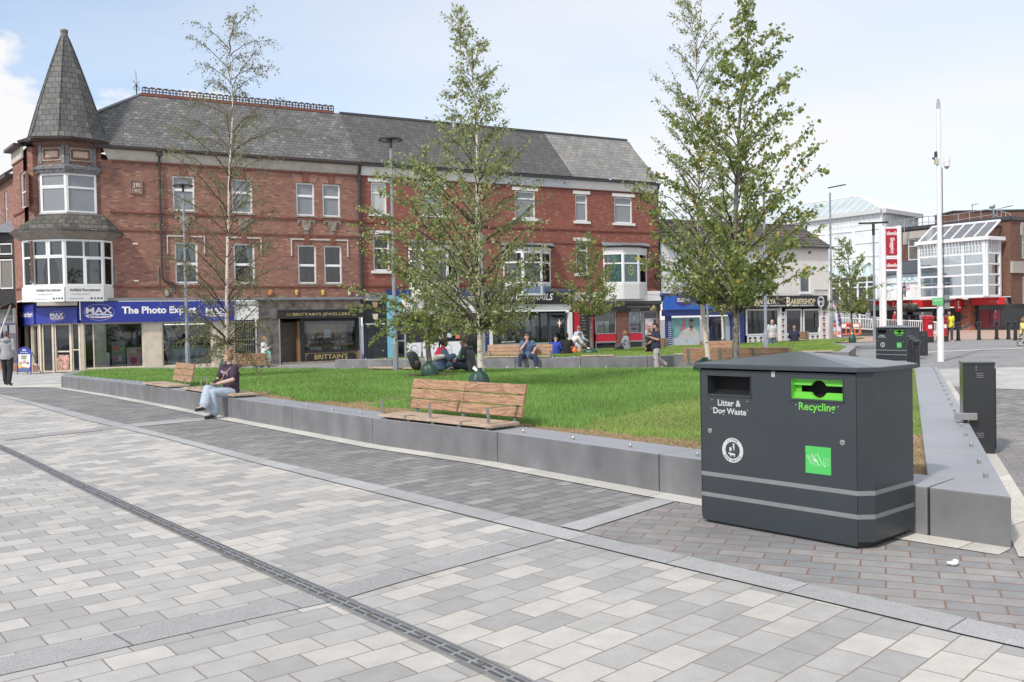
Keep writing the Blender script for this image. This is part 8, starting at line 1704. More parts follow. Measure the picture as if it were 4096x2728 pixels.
# totem
tm=tag(empty('totem_sign',(0,0,0)),'tall white post totem with red shopping centre panels','sign'); Y=62
A=AT(3540,916,Y);C=AT(3588,1019,Y); A2=AT(3540,1038,Y);C2=AT(3588,1074,Y)
b=MB()
for px,dy in ((3522,.9),(3532,0),(3595,0)): q=AT(px,903,Y+dy); b.tube([(q.x,q.y,-.1),(q.x,q.y,q.z)],.17 if dy==0 else .13,12)
for z in (A.z+.08,C.z-.12,A2.z+.08,C2.z-.10,C2.z-1.3): b.bar((A.x-.2,Y,z),(C.x+.2,Y,z),.12,.12)
b.build('frame',M_wst,tm)
for (a,c,t_,vert) in ((A,C,'Shopping',True),(A2,C2,'',False)):
    b=MB(); b.box(a.x,c.x,Y-.08,Y+.02,c.z,a.z); pn=b.build('red_panel',mat('totem red',(.40,.012,.03),.35),tm); w_=c.x-a.x
    b=MB(); ring(b,((a.x+c.x)/2,(a.z+c.z)/2),w_*.42 if vert else w_*.36,w_*.62 if vert else w_*.3,.05,Y-.085,n=30); b.build('ring_motif',mat('dark totem red',(.20,.01,.02),.4),pn)
    zt=a.z-.42 if vert else c.z+.10
    text('lettering','idlewells',M_whitel,pn,(a.x+.07,Y-.09,zt),(1,0,0),(0,0,1),w=w_-.10,h=.26,bold=.015)
    if vert: text('lettering','Shopping',M_whitel,pn,((a.x+c.x)/2-.14+.3,Y-.09,a.z-.62-.0),(0,0,-1),(1,0,0),w=(a.z-c.z)*.62,h=.28,bold=.05) if 0 else text('lettering','Shopping',M_whitel,pn,((a.x+c.x)/2-.16,Y-.09,a.z-.60),(0,0,-1),(1,0,0),w=(a.z-c.z)*.60,h=.36,bold=.02)
# ================= trees =================
def leafmat(name,stops):
    m,nt,b=newmat(name); L=nt.links; g=nt.nodes.new('ShaderNodeNewGeometry'); r=nt.nodes.new('ShaderNodeValToRGB'); e=r.color_ramp.elements
    while len(e)<len(stops): e.new(.5)
    for i,(p,c) in enumerate(stops): e[i].position=p; e[i].color=(*c,1)
    L.new(g.outputs['Random Per Island'],r.inputs[0]); L.new(r.outputs[0],b.inputs['Base Color']); b.inputs['Roughness'].default_value=.42; b.inputs['Specular IOR Level'].default_value=.4
    t=nt.nodes.new('ShaderNodeBsdfTranslucent'); hs=nt.nodes.new('ShaderNodeHueSaturation'); hs.inputs['Value'].default_value=1.5; hs.inputs['Hue'].default_value=.49; L.new(r.outputs[0],hs.inputs['Color']); L.new(hs.outputs[0],t.inputs[0]); mx=nt.nodes.new('ShaderNodeMixShader'); mx.inputs[0].default_value=.45
    L.new(b.outputs[0],mx.inputs[1]); L.new(t.outputs[0],mx.inputs[2]); L.new(mx.outputs[0],nt.nodes['Material Output'].inputs[0]); return m
M_lb=leafmat('birch leaf',[(0,(.16,.185,.08)),(.3,(.235,.275,.115)),(.65,(.32,.37,.165)),(.95,(.42,.47,.24)),(.985,(.45,.38,.08))])
M_ld=leafmat('dusty birch leaf',[(0,(.12,.13,.07)),(.4,(.17,.185,.095)),(.8,(.235,.255,.13)),(.97,(.34,.37,.18))])
M_ll=leafmat('linden leaf',[(0,(.11,.15,.05)),(.3,(.175,.23,.075)),(.65,(.25,.31,.10)),(.93,(.34,.40,.15)),(.985,(.55,.38,.05))])
def barkmat(name,c,dark,sc,thr,stretch):
    m,nt,b=newmat(name); L=nt.links; tc=nt.nodes.new('ShaderNodeTexCoord'); mp=nt.nodes.new('ShaderNodeMapping'); mp.inputs['Scale'].default_value=stretch; L.new(tc.outputs['Object'],mp.inputs[0])
    n=nt.nodes.new('ShaderNodeTexNoise'); n.inputs['Scale'].default_value=sc; n.inputs['Detail'].default_value=5; n.inputs['Roughness'].default_value=.6; L.new(mp.outputs[0],n.inputs['Vector'])
    r=nt.nodes.new('ShaderNodeMapRange'); r.inputs[1].default_value=thr; r.inputs[2].default_value=thr+.06; L.new(n.outputs[0],r.inputs[0]); mx=nt.nodes.new('ShaderNodeMix'); mx.data_type='RGBA'; L.new(r.outputs[0],mx.inputs[0]); mx.inputs[6].default_value=(*c,1); mx.inputs[7].default_value=(*dark,1)
    L.new(mx.outputs[2],b.inputs['Base Color']); b.inputs['Roughness'].default_value=.75
    bp=nt.nodes.new('ShaderNodeBump'); bp.inputs['Strength'].default_value=.5; bp.inputs['Distance'].default_value=.01; L.new(n.outputs[0],bp.inputs['Height']); L.new(bp.outputs[0],b.inputs['Normal']); return m
M_bw=barkmat('white birch bark',(.60,.54,.47),(.06,.05,.045),7,.60,(1,1,3.2)); M_bg=barkmat('grey bark',(.20,.175,.155),(.085,.075,.07),14,.5,(1,1,.5)); M_br=mat('reddish twig',(.10,.055,.045),.7,0,.3,8); M_bd=mat('dark branch',(.075,.06,.05),.8,0,.3,8)
def tree(label,cat,px,py,Y,hh,trunk_px,prof,leaf,lm,bm,tm,nb,ltw,seed,r0,droop=.25,twl=.4,dens=1.0,rise=.55,tw_per=7,group=None,dark_only=False,low=0.0,forks=()):
    """px,py: trunk foot; trunk_px: [(px,py)...] up the stem; prof: [(py,pxL,pxR)] crown outline"""
    rr=random.Random(seed); nr=np.random.default_rng(seed); base=AT(px,py,Y); z0=gz(base.x,Y)+hh
    root=tag(empty('tree',(base.x,Y,z0)),label,cat,group); O3=Vector((base.x,Y,z0))
    P=[Vector((0,0,0))]+[AT(a,b_,Y)-O3 for a,b_ in trunk_px]; Ht=P[-1].z
    def stem(z):
        for a,c in zip(P,P[1:]):
            if z<=c.z: return a.lerp(c,(z-a.z)/max(1e-6,c.z-a.z))
        return P[-1]
    zs=[z0+(0)]; PR=[]
    for (yy,xl,xr) in prof:
        A=AT(xl,yy,Y)-O3; B_=AT(xr,yy,Y)-O3; PR.append((A.z,A.x,B_.x))
    PR.sort()
    def rad(z,az):
        z=min(max(z,PR[0][0]),PR[-1][0])
        for a,c in zip(PR,PR[1:]):
            if z<=c[0]+1e-9:
                k=(z-a[0])/max(1e-6,c[0]-a[0]); xl=a[1]+(c[1]-a[1])*k; xr=a[2]+(c[2]-a[2])*k; break
        s=stem(z).x; L_=max(.05,s-xl); R__=max(.05,xr-s); c=math.cos(az)
        side=R__ if c>0 else L_; dep=(L_+R__)/2
        return max(math.hypot(side*c,dep*math.sin(az)),min(L_,R__))
    tb=MB(); n=26; pts=[]; rd=[]
    for i in range(n+1): z=Ht*i/n; p=stem(z); pts.append(p+Vector((.012*math.sin(z*2.1+seed),.012*math.cos(z*1.7),0))); rd.append(max(.006,r0*(1-.93*(i/n)**.85))*(1.25 if i==0 else 1))
    tb.tube(pts,rd,12); tr_=tb.build('trunk',tm,root,smooth=True)
    bb=MB(); LV=[]; zlo,zhi=PR[0][0],PR[-1][0]
    for i in range(nb):
        u=(i+rr.random())/nb; az=i*2.39996+rr.uniform(-.5,.5); zt=zlo+(zhi-zlo)*u**1.25; rmax=rad(zt,az)*rr.uniform(.62,1.22)
        ri=rise*rmax*rr.uniform(.7,1.5); za=max(low if low else .3,min(zt-ri,Ht*.97)); s=stem(za); e=Vector((stem(zt).x,stem(zt).y,zt))+Vector((rmax*math.cos(az),rmax*math.sin(az),0)); 
        m=s.lerp(e,.45)+Vector((0,0,min(droop,.3)*rmax*.4+.10*rmax)); k=8; path=[]
        for j in range(k+1): t=j/k; path.append((s*(1-t)**2+m*2*t*(1-t)+e*t*t)+Vector((rr.uniform(-.02,.02),rr.uniform(-.02,.02),rr.uniform(-.015,.015)))*(rmax*.8+.2))
        rb=max(.004,min(r0*.36,.004+rmax*.0085)); bb.tube(path,[rb*(1-.85*j/k)+.0015 for j in range(k+1)],5,cap=False)
        ntw=int(tw_per*1.9*(.6+rmax*.8)*rr.uniform(.7,1.3)); 
        for q in range(ntw):
            t=.18+.82*rr.random()**.75 if q<ntw-1 else 1; j=min(k-1,int(t*k)); p=path[j].lerp(path[j+1],t*k-j); d=(path[j+1]-path[j]).normalized(); tl=twl*rr.uniform(.35,1)*(1.05-.35*t)*min(1,.5+rmax)
            if q==ntw-1: tl*=1.2; dv=d+Vector((0,0,.1))
            else: dv=d*.7+Vector((rr.gauss(0,.6),rr.gauss(0,.6),rr.gauss(.1,.45)))
            dv.normalize(); e2=p+dv*tl+Vector((0,0,-droop*tl)); mid=p+dv*tl*.5+Vector((0,0,.04*tl)); bb.tube([p,mid,e2],[.0028,.002,.001],3,cap=False)
            nl=max(2,int(1.55*ltw*tl/.4*rr.uniform(.6,1.3)*dens))
            for w in range(nl): u2=(w+rr.random())/nl; LV.append((p*(1-u2)**2+mid*2*u2*(1-u2)+e2*u2*u2))
    # leader leaves
    for w in range(int(14*dens)): z=zhi*(.8+.2*rr.random()); LV.append(stem(min(z,Ht)))
    bb.build('branches',bm,root,smooth=True)
    C=np.array([tuple(v) for v in LV]); N_=len(C); C+=nr.normal(0,.03,(N_,3)); s=leaf*(.55+.75*nr.random(N_))
    tip=nr.normal(0,1,(N_,3)); tip[:,2]-=1.0; tip/=np.linalg.norm(tip,axis=1)[:,None]; o=nr.normal(0,1,(N_,3)); sd=np.cross(tip,o); sd/=np.linalg.norm(sd,axis=1)[:,None]; nm=np.cross(sd,tip)
    V=np.empty((N_,4,3)); S_=s[:,None]; V[:,0]=C; V[:,1]=C+tip*S_*.38+sd*S_*.42+nm*S_*.10; V[:,2]=C+tip*S_; V[:,3]=C+tip*S_*.38-sd*S_*.42+nm*S_*.10
    fastmesh('crown',V.reshape(-1,3),N_,4,lm,root); return root,N_
GRP='young trees in the square'
t1=tree('thin drooping white birch with sparse leaves, in front of the date stone building','birch tree',912,1500,25,.33,[(905,1300),(910,1100),(912,900),(914,780),(925,600),(930,430),(922,290),(917,190),(925,100),(937,5)],
  [(1480,820,1010),(1390,735,1110),(1240,640,1120),(1100,640,1160),(960,660,1150),(860,590,1120),(760,700,1060),(600,560,1120),(500,620,1170),(420,790,1080),(300,820,1110),(180,770,1115),(90,800,1085),(40,900,980)],.046,M_ld,M_br,M_bw,96,11,11,.062,droop=.6,twl=.6,rise=.55,tw_per=6,dens=.75,group=GRP,low=.9)
t2=tree('tall white birch with a full leafy crown, centre of the lawn behind the bench','birch tree',1928,1560,17.4,.33,[(1925,1450),(1922,1300),(1912,1100),(1912,900),(1912,700),(1905,500),(1893,330),(1880,230),(1850,130),(1815,8),(1800,-40)],
  [(1330,1800,2060),(1240,1640,2120),(1150,1590,2150),(1050,1500,2160),(960,1490,2160),(850,1480,2160),(760,1540,2120),(650,1580,2100),(560,1700,2070),(480,1760,2060),(400,1790,2010),(330,1790,2000),(260,1800,1980),(150,1810,1905),(30,1790,1840)],.053,M_lb,M_bd,M_bw,130,8.5,22,.068,droop=.15,twl=.38,rise=.7,tw_per=9,group=GRP,low=1.1)
t3=tree('shorter grey-trunked tree with yellowish lower leaves, behind the person in the red hood','lime tree',1722,1500,22.5,.33,[(1712,1400),(1704,1250),(1700,1100),(1700,900),(1702,760),(1705,700)],
  [(1380,1500,1720),(1300,1480,1840),(1200,1450,1800),(1100,1430,1800),(1000,1450,1790),(900,1440,1780),(800,1450,1780),(700,1540,1780),(620,1600,1760)],.082,M_ll,M_bd,M_bg,66,6,33,.075,droop=.2,twl=.36,rise=.45,tw_per=8,dens=1.05,group=GRP,low=1.3)
t4=tree('tall white birch left of the thick grey trunk, behind the large bin','birch tree',2838,1468,22.5,.33,[(2815,1300),(2802,1150),(2795,1000),(2792,850),(2795,600),(2790,350),(2780,180),(2765,60),(2750,-60)],
  [(1180,2640,2960),(1080,2610,3000),(960,2610,2990),(850,2590,2950),(740,2580,2960),(640,2600,2950),(560,2600,2930),(470,2600,2900),(390,2630,2890),(330,2610,2880),(220,2680,2910),(140,2700,2870),(60,2700,2870),(-40,2690,2840)],.051,M_lb,M_bd,M_bw,110,7,44,.068,droop=.15,twl=.32,rise=.95,tw_per=9,group=GRP,low=1.6)
t5=tree('broad linden with a thick grey trunk and a few yellow leaves, behind the large bin','linden tree',2945,1490,20.5,.33,[(2943,1300),(2944,1100),(2942,950),(2944,800),(2952,600),(2958,480),(2975,340),(2990,180),(2985,60),(2983,-20)],
  [(1180,2790,3010),(1120,2640,3210),(1010,2620,3260),(900,2600,3240),(820,2590,3250),(740,2600,3300),(670,2600,3300),(600,2640,3170),(500,2660,3240),(440,2680,3260),(340,2810,3150),(250,2840,3120),(160,2930,3150),(90,2940,3030),(20,2955,3010),(-20,2965,3005)],.095,M_ll,M_bd,M_bg,100,5.2,55,.092,droop=.12,twl=.42,rise=.75,tw_per=9,dens=1.05,group=GRP,low=1.3)
t6=tree('small young tree on the farther lawn in front of the beauty salon','lime tree',2368,1406,38,.42,[(2365,1300),(2362,1200),(2365,1100),(2362,1000),(2348,925)],
  [(1250,2270,2460),(1180,2240,2490),(1100,2230,2470),(1040,2250,2450),(990,2290,2420),(930,2330,2380)],.085,M_ll,M_bd,M_bg,50,5.5,66,.07,droop=.1,twl=.4,rise=.8,tw_per=9,dens=1.2,group=GRP,low=1.5)
t7=tree('small young tree on the farther lawn before the orange barrier','lime tree',3410,1366,43,.42,[(3408,1300),(3404,1200),(3400,1120),(3392,1020),(3370,955)],
  [(1240,3330,3480),(1190,3325,3485),(1130,3320,3500),(1060,3330,3480),(1010,3350,3440),(950,3362,3385)],.085,M_ll,M_bd,M_bg,50,5,77,.07,droop=.1,twl=.4,rise=.8,tw_per=9,dens=1.15,group=GRP,low=1.3)
t8=tree('slim white birch farther back, in front of the optician\'s door','birch tree',2893,1374,44,0,[(2888,1250),(2880,1150),(2876,1000),(2872,850),(2868,760)],
  [(1240,2840,2930),(1180,2820,2950),(1080,2820,2950),(980,2830,2940),(860,2840,2920),(780,2850,2890)],.085,M_lb,M_bd,M_bw,44,9,88,.075,droop=.2,twl=.5,rise=.7,tw_per=8,group=GRP,low=2.0)
# tree watering bags
M_bag=mat('dark green watering bag',(.022,.062,.045),.4,0,.15,6,.5,14,spec=.5)
def bag(label,px,py,Y,hh,w_,h_,lean=.0,tagc=True,seed=1):
    p=AT(px,py,Y); z=gz(p.x,Y)+hh; o=tag(empty('watering_bag',(p.x,Y,z)),label,'watering bag','green tree watering bags')
    b=MB(); b.lathe([(w_*.50,-.03),(w_*.55,h_*.12),(w_*.53,h_*.4),(w_*.46,h_*.66),(w_*.34,h_*.80),(w_*.17,h_*.90),(w_*.14,h_*1.02)],n=40,wob=lambda t,z:.055*math.sin(t*7+z*8+seed)+.035*math.sin(t*15-z*20)+.03*math.sin(z*60+t*3)); 
    b.v=[(x+lean*max(0,zz_)*1.0,y*.8,zz_) for x,y,zz_ in b.v]; b.build('bag',M_bag,o,smooth=True)
    b=MB(); b.box(lean*h_-.07,lean*h_+.02,-w_*.18,-w_*.10,h_*.82,h_*1.02); b.build('flap',M_bag,o)
    if tagc: b=MB(); b.add([(-w_*.30,-w_*.2,h_*1.0),(-w_*.10,-w_*.22,h_*.86),(-w_*.02,-w_*.20,h_*.95),(-w_*.2,-w_*.19,h_*1.14)],[(0,1,2,3)]); b.build('paper_tag',M_whitel,o)
    return o
bag('plump dark green watering bag round the centre birch, behind the bench',1915,1575,17.25,.33,.36,.40,.05,seed=1)
bag('crumpled dark green watering bag round the grey-trunked tree near the seated pair',1722,1504,22.3,.33,.38,.38,-.10,False,seed=2)
bag('tall dark green watering bag behind the seated woman in the purple top',907,1500,24.8,.33,.36,.56,-.05,False,seed=3)
bag('dark green watering bag at the white birch just behind the large bin lid',2820,1475,22.3,.33,.50,.34,.0,False,seed=4)
bag('flattened dark green watering bag on the farther lawn before the beauty salon',2362,1410,37.8,.42,.55,.22,.0,seed=5)
bag('dark green watering bag at the small tree before the orange barrier',3410,1370,42.8,.42,.30,.42,.0,seed=6)
bag('dark green watering bag at the slim birch by the optician\'s door',2893,1374,43.8,.28,.34,.5,.0,seed=7)
p=AT(1722,1504,22.4); b=MB(); n=24; vs=[((.5+.2*noise.noise(Vector((math.cos(i*.26)*2,math.sin(i*.26)*2,1))))*1.3*math.cos(6.2832*i/n),(.5+.15*math.sin(i*2.1))*math.sin(6.2832*i/n)*.7,0) for i in range(n)]; b.face(vs); o=b.build('bark_mulch',M_mulch,None); o.location=(p.x,p.y,gz(p.x,p.y)+.325+.07); o['kind']='structure'
# ================= people =================
def remesh(mb,vox,sm=3,dec=None):
    me=bpy.data.meshes.new('r'); me.from_pydata(mb.v,[],mb.f); o=bpy.data.objects.new('r',me); col.objects.link(o)
    r=o.modifiers.new('r','REMESH'); r.mode='VOXEL'; r.voxel_size=vox; s=o.modifiers.new('s','SMOOTH'); s.iterations=sm; s.factor=.5
    m2=evalmesh(o); bpy.data.objects.remove(o); n=len(m2.vertices); co=np.empty(n*3); m2.vertices.foreach_get('co',co); fs=[tuple(p.vertices) for p in m2.polygons]; bpy.data.meshes.remove(m2)
    return co.reshape(-1,3).tolist(),fs
def loft(mb,rings,n=14):     # rings: (centre, xaxis, halfwidth, halfdepth, normal-up)
    vs=[]
    for c,x,w,d,upv in rings:
        c=Vector(c); x=Vector(x).normalized(); y=Vector(upv).cross(x).normalized(); vs+=[c+x*w*math.cos(6.2832*i/n)+y*d*math.sin(6.2832*i/n) for i in range(n)]
    m=len(rings); mb.add(vs,[(j*n+i,j*n+(i+1)%n,(j+1)*n+(i+1)%n,(j+1)*n+i) for j in range(m-1) for i in range(n)]+[tuple(range(n))[::-1],tuple((m-1)*n+i for i in range(n))])
def limb(mb,pts,rad,n=12):
    """tapered limb with rounded ends"""
    P=[Vector(p) for p in pts]; d0=(P[0]-P[1]).normalized(); d1=(P[-1]-P[-2]).normalized(); pp=[P[0]+d0*rad[0]*.8]; rr=[rad[0]*.45]
    for i in range(len(P)-1):
        for k in range(3): t=k/3; pp.append(P[i].lerp(P[i+1],t)); rr.append(rad[i]+(rad[i+1]-rad[i])*t)
    pp.append(P[-1]); rr.append(rad[-1]); pp.append(P[-1]+d1*rad[-1]*.8); rr.append(rad[-1]*.45); mb.tube(pp,rr,n)
M_eye=mat('eye dark',(.02,.015,.012),.2,0,0); M_lip=mat('lip',(.34,.13,.11),.5,0,0)
def skinm(t): return mat('skin '+t,{'fair':(.55,.37,.30),'pink':(.56,.34,.275),'tan':(.42,.24,.16),'brown':(.20,.11,.07)}[t],.5,0,.08,12)
def person(label,loc,yaw,J=None,Ht=1.72,fat=1.0,skin='fair',top=None,sleeve='short',bottom=None,shoe=(.03,.03,.03),hair=None,head=(0,0),vox=.016,legs='trousers',extra=None,beard=None,glasses=False,topm=None,botm=None,barecalf=0,female=False):
    """J overrides joints (metres at height 1.72; x = person's left is -x, y forward)"""
    k=Ht/1.72; q=dict(pel=(0,0,.93),wai=(0,.0,1.08),che=(0,-.005,1.28),nec=(0,-.01,1.44),hd=(0,.025,1.585),shL=(-.18,0,1.40),shR=(.18,0,1.40),elL=(-.23,-.03,1.12),elR=(.23,-.03,1.12),wrL=(-.23,.08,.90),wrR=(.23,.08,.90),
        hiL=(-.09,0,.90),hiR=(.09,0,.90),knL=(-.10,.03,.49),knR=(.10,.03,.49),anL=(-.10,-.01,.09),anR=(.10,-.01,.09),toL=(-.12,.16,.03),toR=(.12,.16,.03))
    q.update(J or {}); q={a:Vector(v)*k for a,v in q.items() if a!='curl'}
    root=tag(empty('person',loc,yaw),label,'person'); sk=skinm(skin); sx_=(q['shR']-q['shL']).normalized(); hx=(q['hiR']-q['hiL']).normalized()
    upv=(q['nec']-q['pel']).normalized(); g=fat*k; fw=.93 if female else 1
    def torso(mb,e,up_to=1,low=0):
        hipc=(q['hiL']+q['hiR'])/2
        R=[(q['pel']-upv*(.07+low),hx,.150*g+e,.115*g+e),(q['pel'],hx,.172*g+e,.128*g+e),(q['wai'],(sx_+hx),(.150*g+e)*(.94 if female else 1),.112*g+e),(q['che'],sx_,.172*g*fw+e,.118*g+e),(q['che'].lerp(q['nec'],.55),sx_,.168*k*fw+e,.092*g**.5*k+e if False else .092*k+e),(q['nec']-upv*.03*k,sx_,.085*k+e,.062*k+e),(q['nec']+upv*.01,sx_,.055*k+e,.052*k+e)]
        loft(mb,[(c,x,w,d,upv) for c,x,w,d in R])
    def arm(mb,s,e,part):
        a,b_,c=q['sh'+s],q['el'+s],q['wr'+s]; ra=[.056*g**.5*k+e,.043*k*g**.5+e,.029*k+e]
        if part=='all': limb(mb,[a,b_,c],ra)
        elif part=='long': limb(mb,[a,b_,c-(c-b_).normalized()*.02],[ra[0]+.006,ra[1]+.008,ra[2]+.012])
        else: m=a.lerp(b_,.72); limb(mb,[a,m],[ra[0]+.012,ra[1]+.020])
    def leg(mb,s,e,part):
        a,b_,c=q['hi'+s],q['kn'+s],q['an'+s]; ra=[.086*g+e,.058*g**.6*k+e,.040*k+e]
        if part=='all': limb(mb,[a,b_,c],ra)
        elif part=='shorts': m=b_; limb(mb,[a,m],[ra[0],ra[1]+.02])
        elif part=='wide': limb(mb,[a,b_,c+(b_-c)*.08],[ra[0]+.01,ra[1]+.022,ra[2]+.055])
        else: limb(mb,[a,b_,c+(b_-c)*.06],[ra[0]+.004,ra[1]+.012,ra[2]+.022])
    mb=MB(); torso(mb,-.012)
    for s in 'LR': arm(mb,s,0,'all'); leg(mb,s,-.008,'all'); limb(mb,[q['an'+s],q['to'+s]+Vector((0,0,.02*k))],[.036*k,.028*k])
    limb(mb,[q['nec']-upv*.05,q['hd']-Vector((0,.02,.05))*k],[.056*k,.050*k])
    v,f=remesh(mb,vox,2); B=MB(); B.add(v,f,0)
    # head
    R=Matrix.Rotation(R_(head[0]),3,'Z')@Matrix.Rotation(R_(head[1]),3,'X'); hc=q['hd']
    def hf(v):
        x,y,z=v
        if z<0: w=1-.30*(-z)**1.6; x*=w; y*=1-.12*(-z)**2; y+=.10*(-z)**2
        if y>0 and z>-.2: y*=.93
        return Vector((x,y,z))
    HR=(.076*k,.097*k,.118*k); B.ell(hc,HR,20,14,0,R,hf)
    def hp(x,y,z): return hc+R@Vector((x*k,y*k,z*k))
    B.ell(hp(0,.098,-.022),(.013*k,.018*k,.020*k),8,6,0,R); B.ell(hp(0,.090,.0),(.009*k,.010*k,.028*k),8,6,0,R); B.ell(hp(0,.083,-.080),(.026*k,.020*k,.016*k),8,6,0,R)
    for s in (-1,1):
        B.ell(hp(s*.076,-.002,-.012),(.010*k,.020*k,.030*k),8,6,0,R); B.ell(hp(s*.030,.086,.010),(.012*k,.006*k,.007*k),8,5,1,R); B.ell(hp(s*.030,.090,.032),(.017*k,.006*k,.004*k),8,5,3,R); B.ell(hp(s*.038,.078,-.028),(.022*k,.014*k,.018*k),8,5,0,R)
    B.ell(hp(0,.090,-.053),(.023*k,.007*k,.006*k),10,5,2,R)
    # hands
    for s in 'LR':
        w=q['wr'+s]; d=(w-q['el'+s]).normalized(); hd_=(J or {}).get('hand'+s); 
        if hd_: d=Vector(hd_).normalized()
        side=Vector((1 if s=='R' else -1,0,0)); x=(side-d*side.dot(d)); x=x.normalized() if x.length>.2 else Vector((0,0,1)); nn=d.cross(x)
        if s=='L': nn=-nn
        pc=w+d*.045*k; B.ell(pc,(1,1,1),12,8,0,Matrix(((x.x*.040*k,nn.x*.017*k,d.x*.052*k),(x.y*.040*k,nn.y*.017*k,d.y*.052*k),(x.z*.040*k,nn.z*.017*k,d.z*.052*k))))
        for i,(o_,ln) in enumerate(((-.027,.062),(-.009,.074),(.009,.078),(.027,.070))):
            p0=w+d*.080*k+x*o_*k; c_=(J or {}).get('curl',.5); p1=p0+(d*.9-nn*.25*c_)*ln*.45*k; p2=p1+(d*(1-c_*.6)-nn*(.5+c_*.5))*ln*.33*k; p3=p2+(d*(.6-c_)-nn*.9)*ln*.25*k; B.tube([p0-d*.01,p1,p2,p3],[.0090*k,.0085*k,.0078*k,.0060*k],6,0)
        p0=w+d*.02*k-x*.032*k; B.tube([p0,p0+(d*.6-x*.6-nn*.2)*.035*k,p0+(d*1.1-x*.7-nn*.5)*.055*k],[.012*k,.010*k,.007*k],6,0)
    body=B.build('body',[sk,M_eye,M_lip,mat('brow '+(hair[0] if hair else 'none'),(.10,.07,.05),.9)],root,smooth=True)
    # clothes
    if top:
        mb=MB(); torso(mb,.012,low=.05)
        for s in 'LR': arm(mb,s,.010,'long' if sleeve=='long' else 'short')
        v,f=remesh(mb,vox,4); b=MB(); b.add(v,f); b.build('top',topm or fabric('cloth '+top[0],top[1]),root,smooth=True)
    if bottom:
        mb=MB(); hipc=q['pel']; loft(mb,[(hipc-upv*.10*k,hx,.150*g,.115*g,upv),(hipc,hx,.176*g,.132*g,upv),(q['wai']-upv*.03*k,(sx_+hx),.156*g,.118*g,upv)])
        for s in 'LR': leg(mb,s,.006,{'trousers':'tr','wide':'wide','shorts':'shorts','skirt':'wide'}[legs])
        if legs=='skirt': loft(mb,[(hipc,hx,.18*g,.14*g,upv),((q['knL']+q['knR'])/2+Vector((0,0,-.1)),hx,.24*g,.19*g,(0,0,1)),((q['anL']+q['anR'])/2+Vector((0,0,.18)),hx,.26*g,.21*g,(0,0,1))])
        v,f=remesh(mb,vox,3); b=MB(); b.add(v,f); b.build('trousers' if legs!='skirt' else 'skirt',botm or fabric('cloth '+bottom[0],bottom[1]),root,smooth=True)
    for s in 'LR':
        a,t=q['an'+s],q['to'+s]; d=(t-a); d=d.normalized(); mb=MB(); hl=a-Vector((0,0,.035*k))-d*.035*k; limb(mb,[hl,a.lerp(t,.45)-Vector((0,0,.012*k)),t+d*.03*k+Vector((0,0,.006))],[.044*k,.044*k,.038*k]); v,f=remesh(mb,.012,1); b=MB(); b.add(v,f); b.build('shoe',mat('shoe %.2f'%shoe[0],shoe,.6,0,.1,20),root,smooth=True)
    if hair:
        st,hcn=hair; hm=mat('hair '+st,hcn,.75,0,.3,60,.5,90); b=MB(); n,m=26,18; sc=1.10 if st not in('curly','afro') else 1.30; thick={'short':1.07,'crop':1.05,'bun':1.10,'pony':1.10,'curly':1.24,'bob':1.16,'fringe':1.05,'cap':1.14,'loose':1.13}[st]
        vs=[];keep=[]
        for i in range(m+1):
            ph=math.pi*i/m
            for j in range(n):
                t=6.2832*j/n; v=Vector((math.sin(ph)*math.cos(t),math.sin(ph)*math.sin(t),math.cos(ph))); 
                line={'short':.30 if v.y>0 else -.35,'crop':.42 if v.y>0 else -.30,'bun':.32 if v.y>.1 else -.45,'pony':.32 if v.y>.1 else -.5,'curly':.38 if v.y>.2 else -.2,'bob':.28 if v.y>.35 else -.75,'fringe':2,'cap':.25,'loose':.3 if v.y>.3 else -.9}[st]
                if st=='fringe': kp=(v.y<.25 and -.5<v.z<.35)
                else: kp=v.z>line-.25*max(0,-v.y)*(st!='cap')
                nz=1+(.05 if st in('curly','bob') else .02)*noise.noise(v*5+Vector((3,1,2)))*2; w=hf(v)*thick*nz; vs.append(hc+R@Vector((w.x*HR[0],(w.y-.03)*HR[1],(w.z+.02)*HR[2]))); keep.append(kp)
        fs=[(i*n+j,(i+1)*n+j,(i+1)*n+(j+1)%n,i*n+(j+1)%n) for i in range(m) for j in range(n) if all(keep[x] for x in (i*n+j,i*n+(j+1)%n,(i+1)*n+(j+1)%n,(i+1)*n+j))]
        b.add(vs,fs)
        if st=='bun': b.ell(hp(0,-.055,.145),(.052*k,.050*k,.048*k),12,9,fn=lambda v:v*(1+.12*noise.noise(v*4)))
        if st=='pony': b.tube([hp(0,-.09,.05),hp(0,-.135,.03),hp(0,-.135,-.06),hp(0,-.115,-.17)],[.02,.034,.03,.010],8)
        if st=='cap': b.tube([hp(0,.07,.05),hp(0,.16,.035)],[.06,.045],10,flat=.3)
        b.build('cap' if st=='cap' else 'hair',hm,root,smooth=True)
    if beard: b=MB(); b.ell(hp(0,.058,-.082),(.055*k,.050*k,.052*k),12,8,T=R); b.build('beard',mat('hair curly',beard,.9),root,smooth=True)
    if glasses:
        b=MB(); 
        for s in (-1,1): b.ell(hp(s*.033,.094,.010),(.026*k,.008*k,.020*k),12,6,T=R); b.tube([hp(s*.056,.088,.014),hp(s*.079,-.0,.006)],.004,5)
        b.build('sunglasses',M_eye,root)
    if extra: extra(root,q,hp,k)
    return root
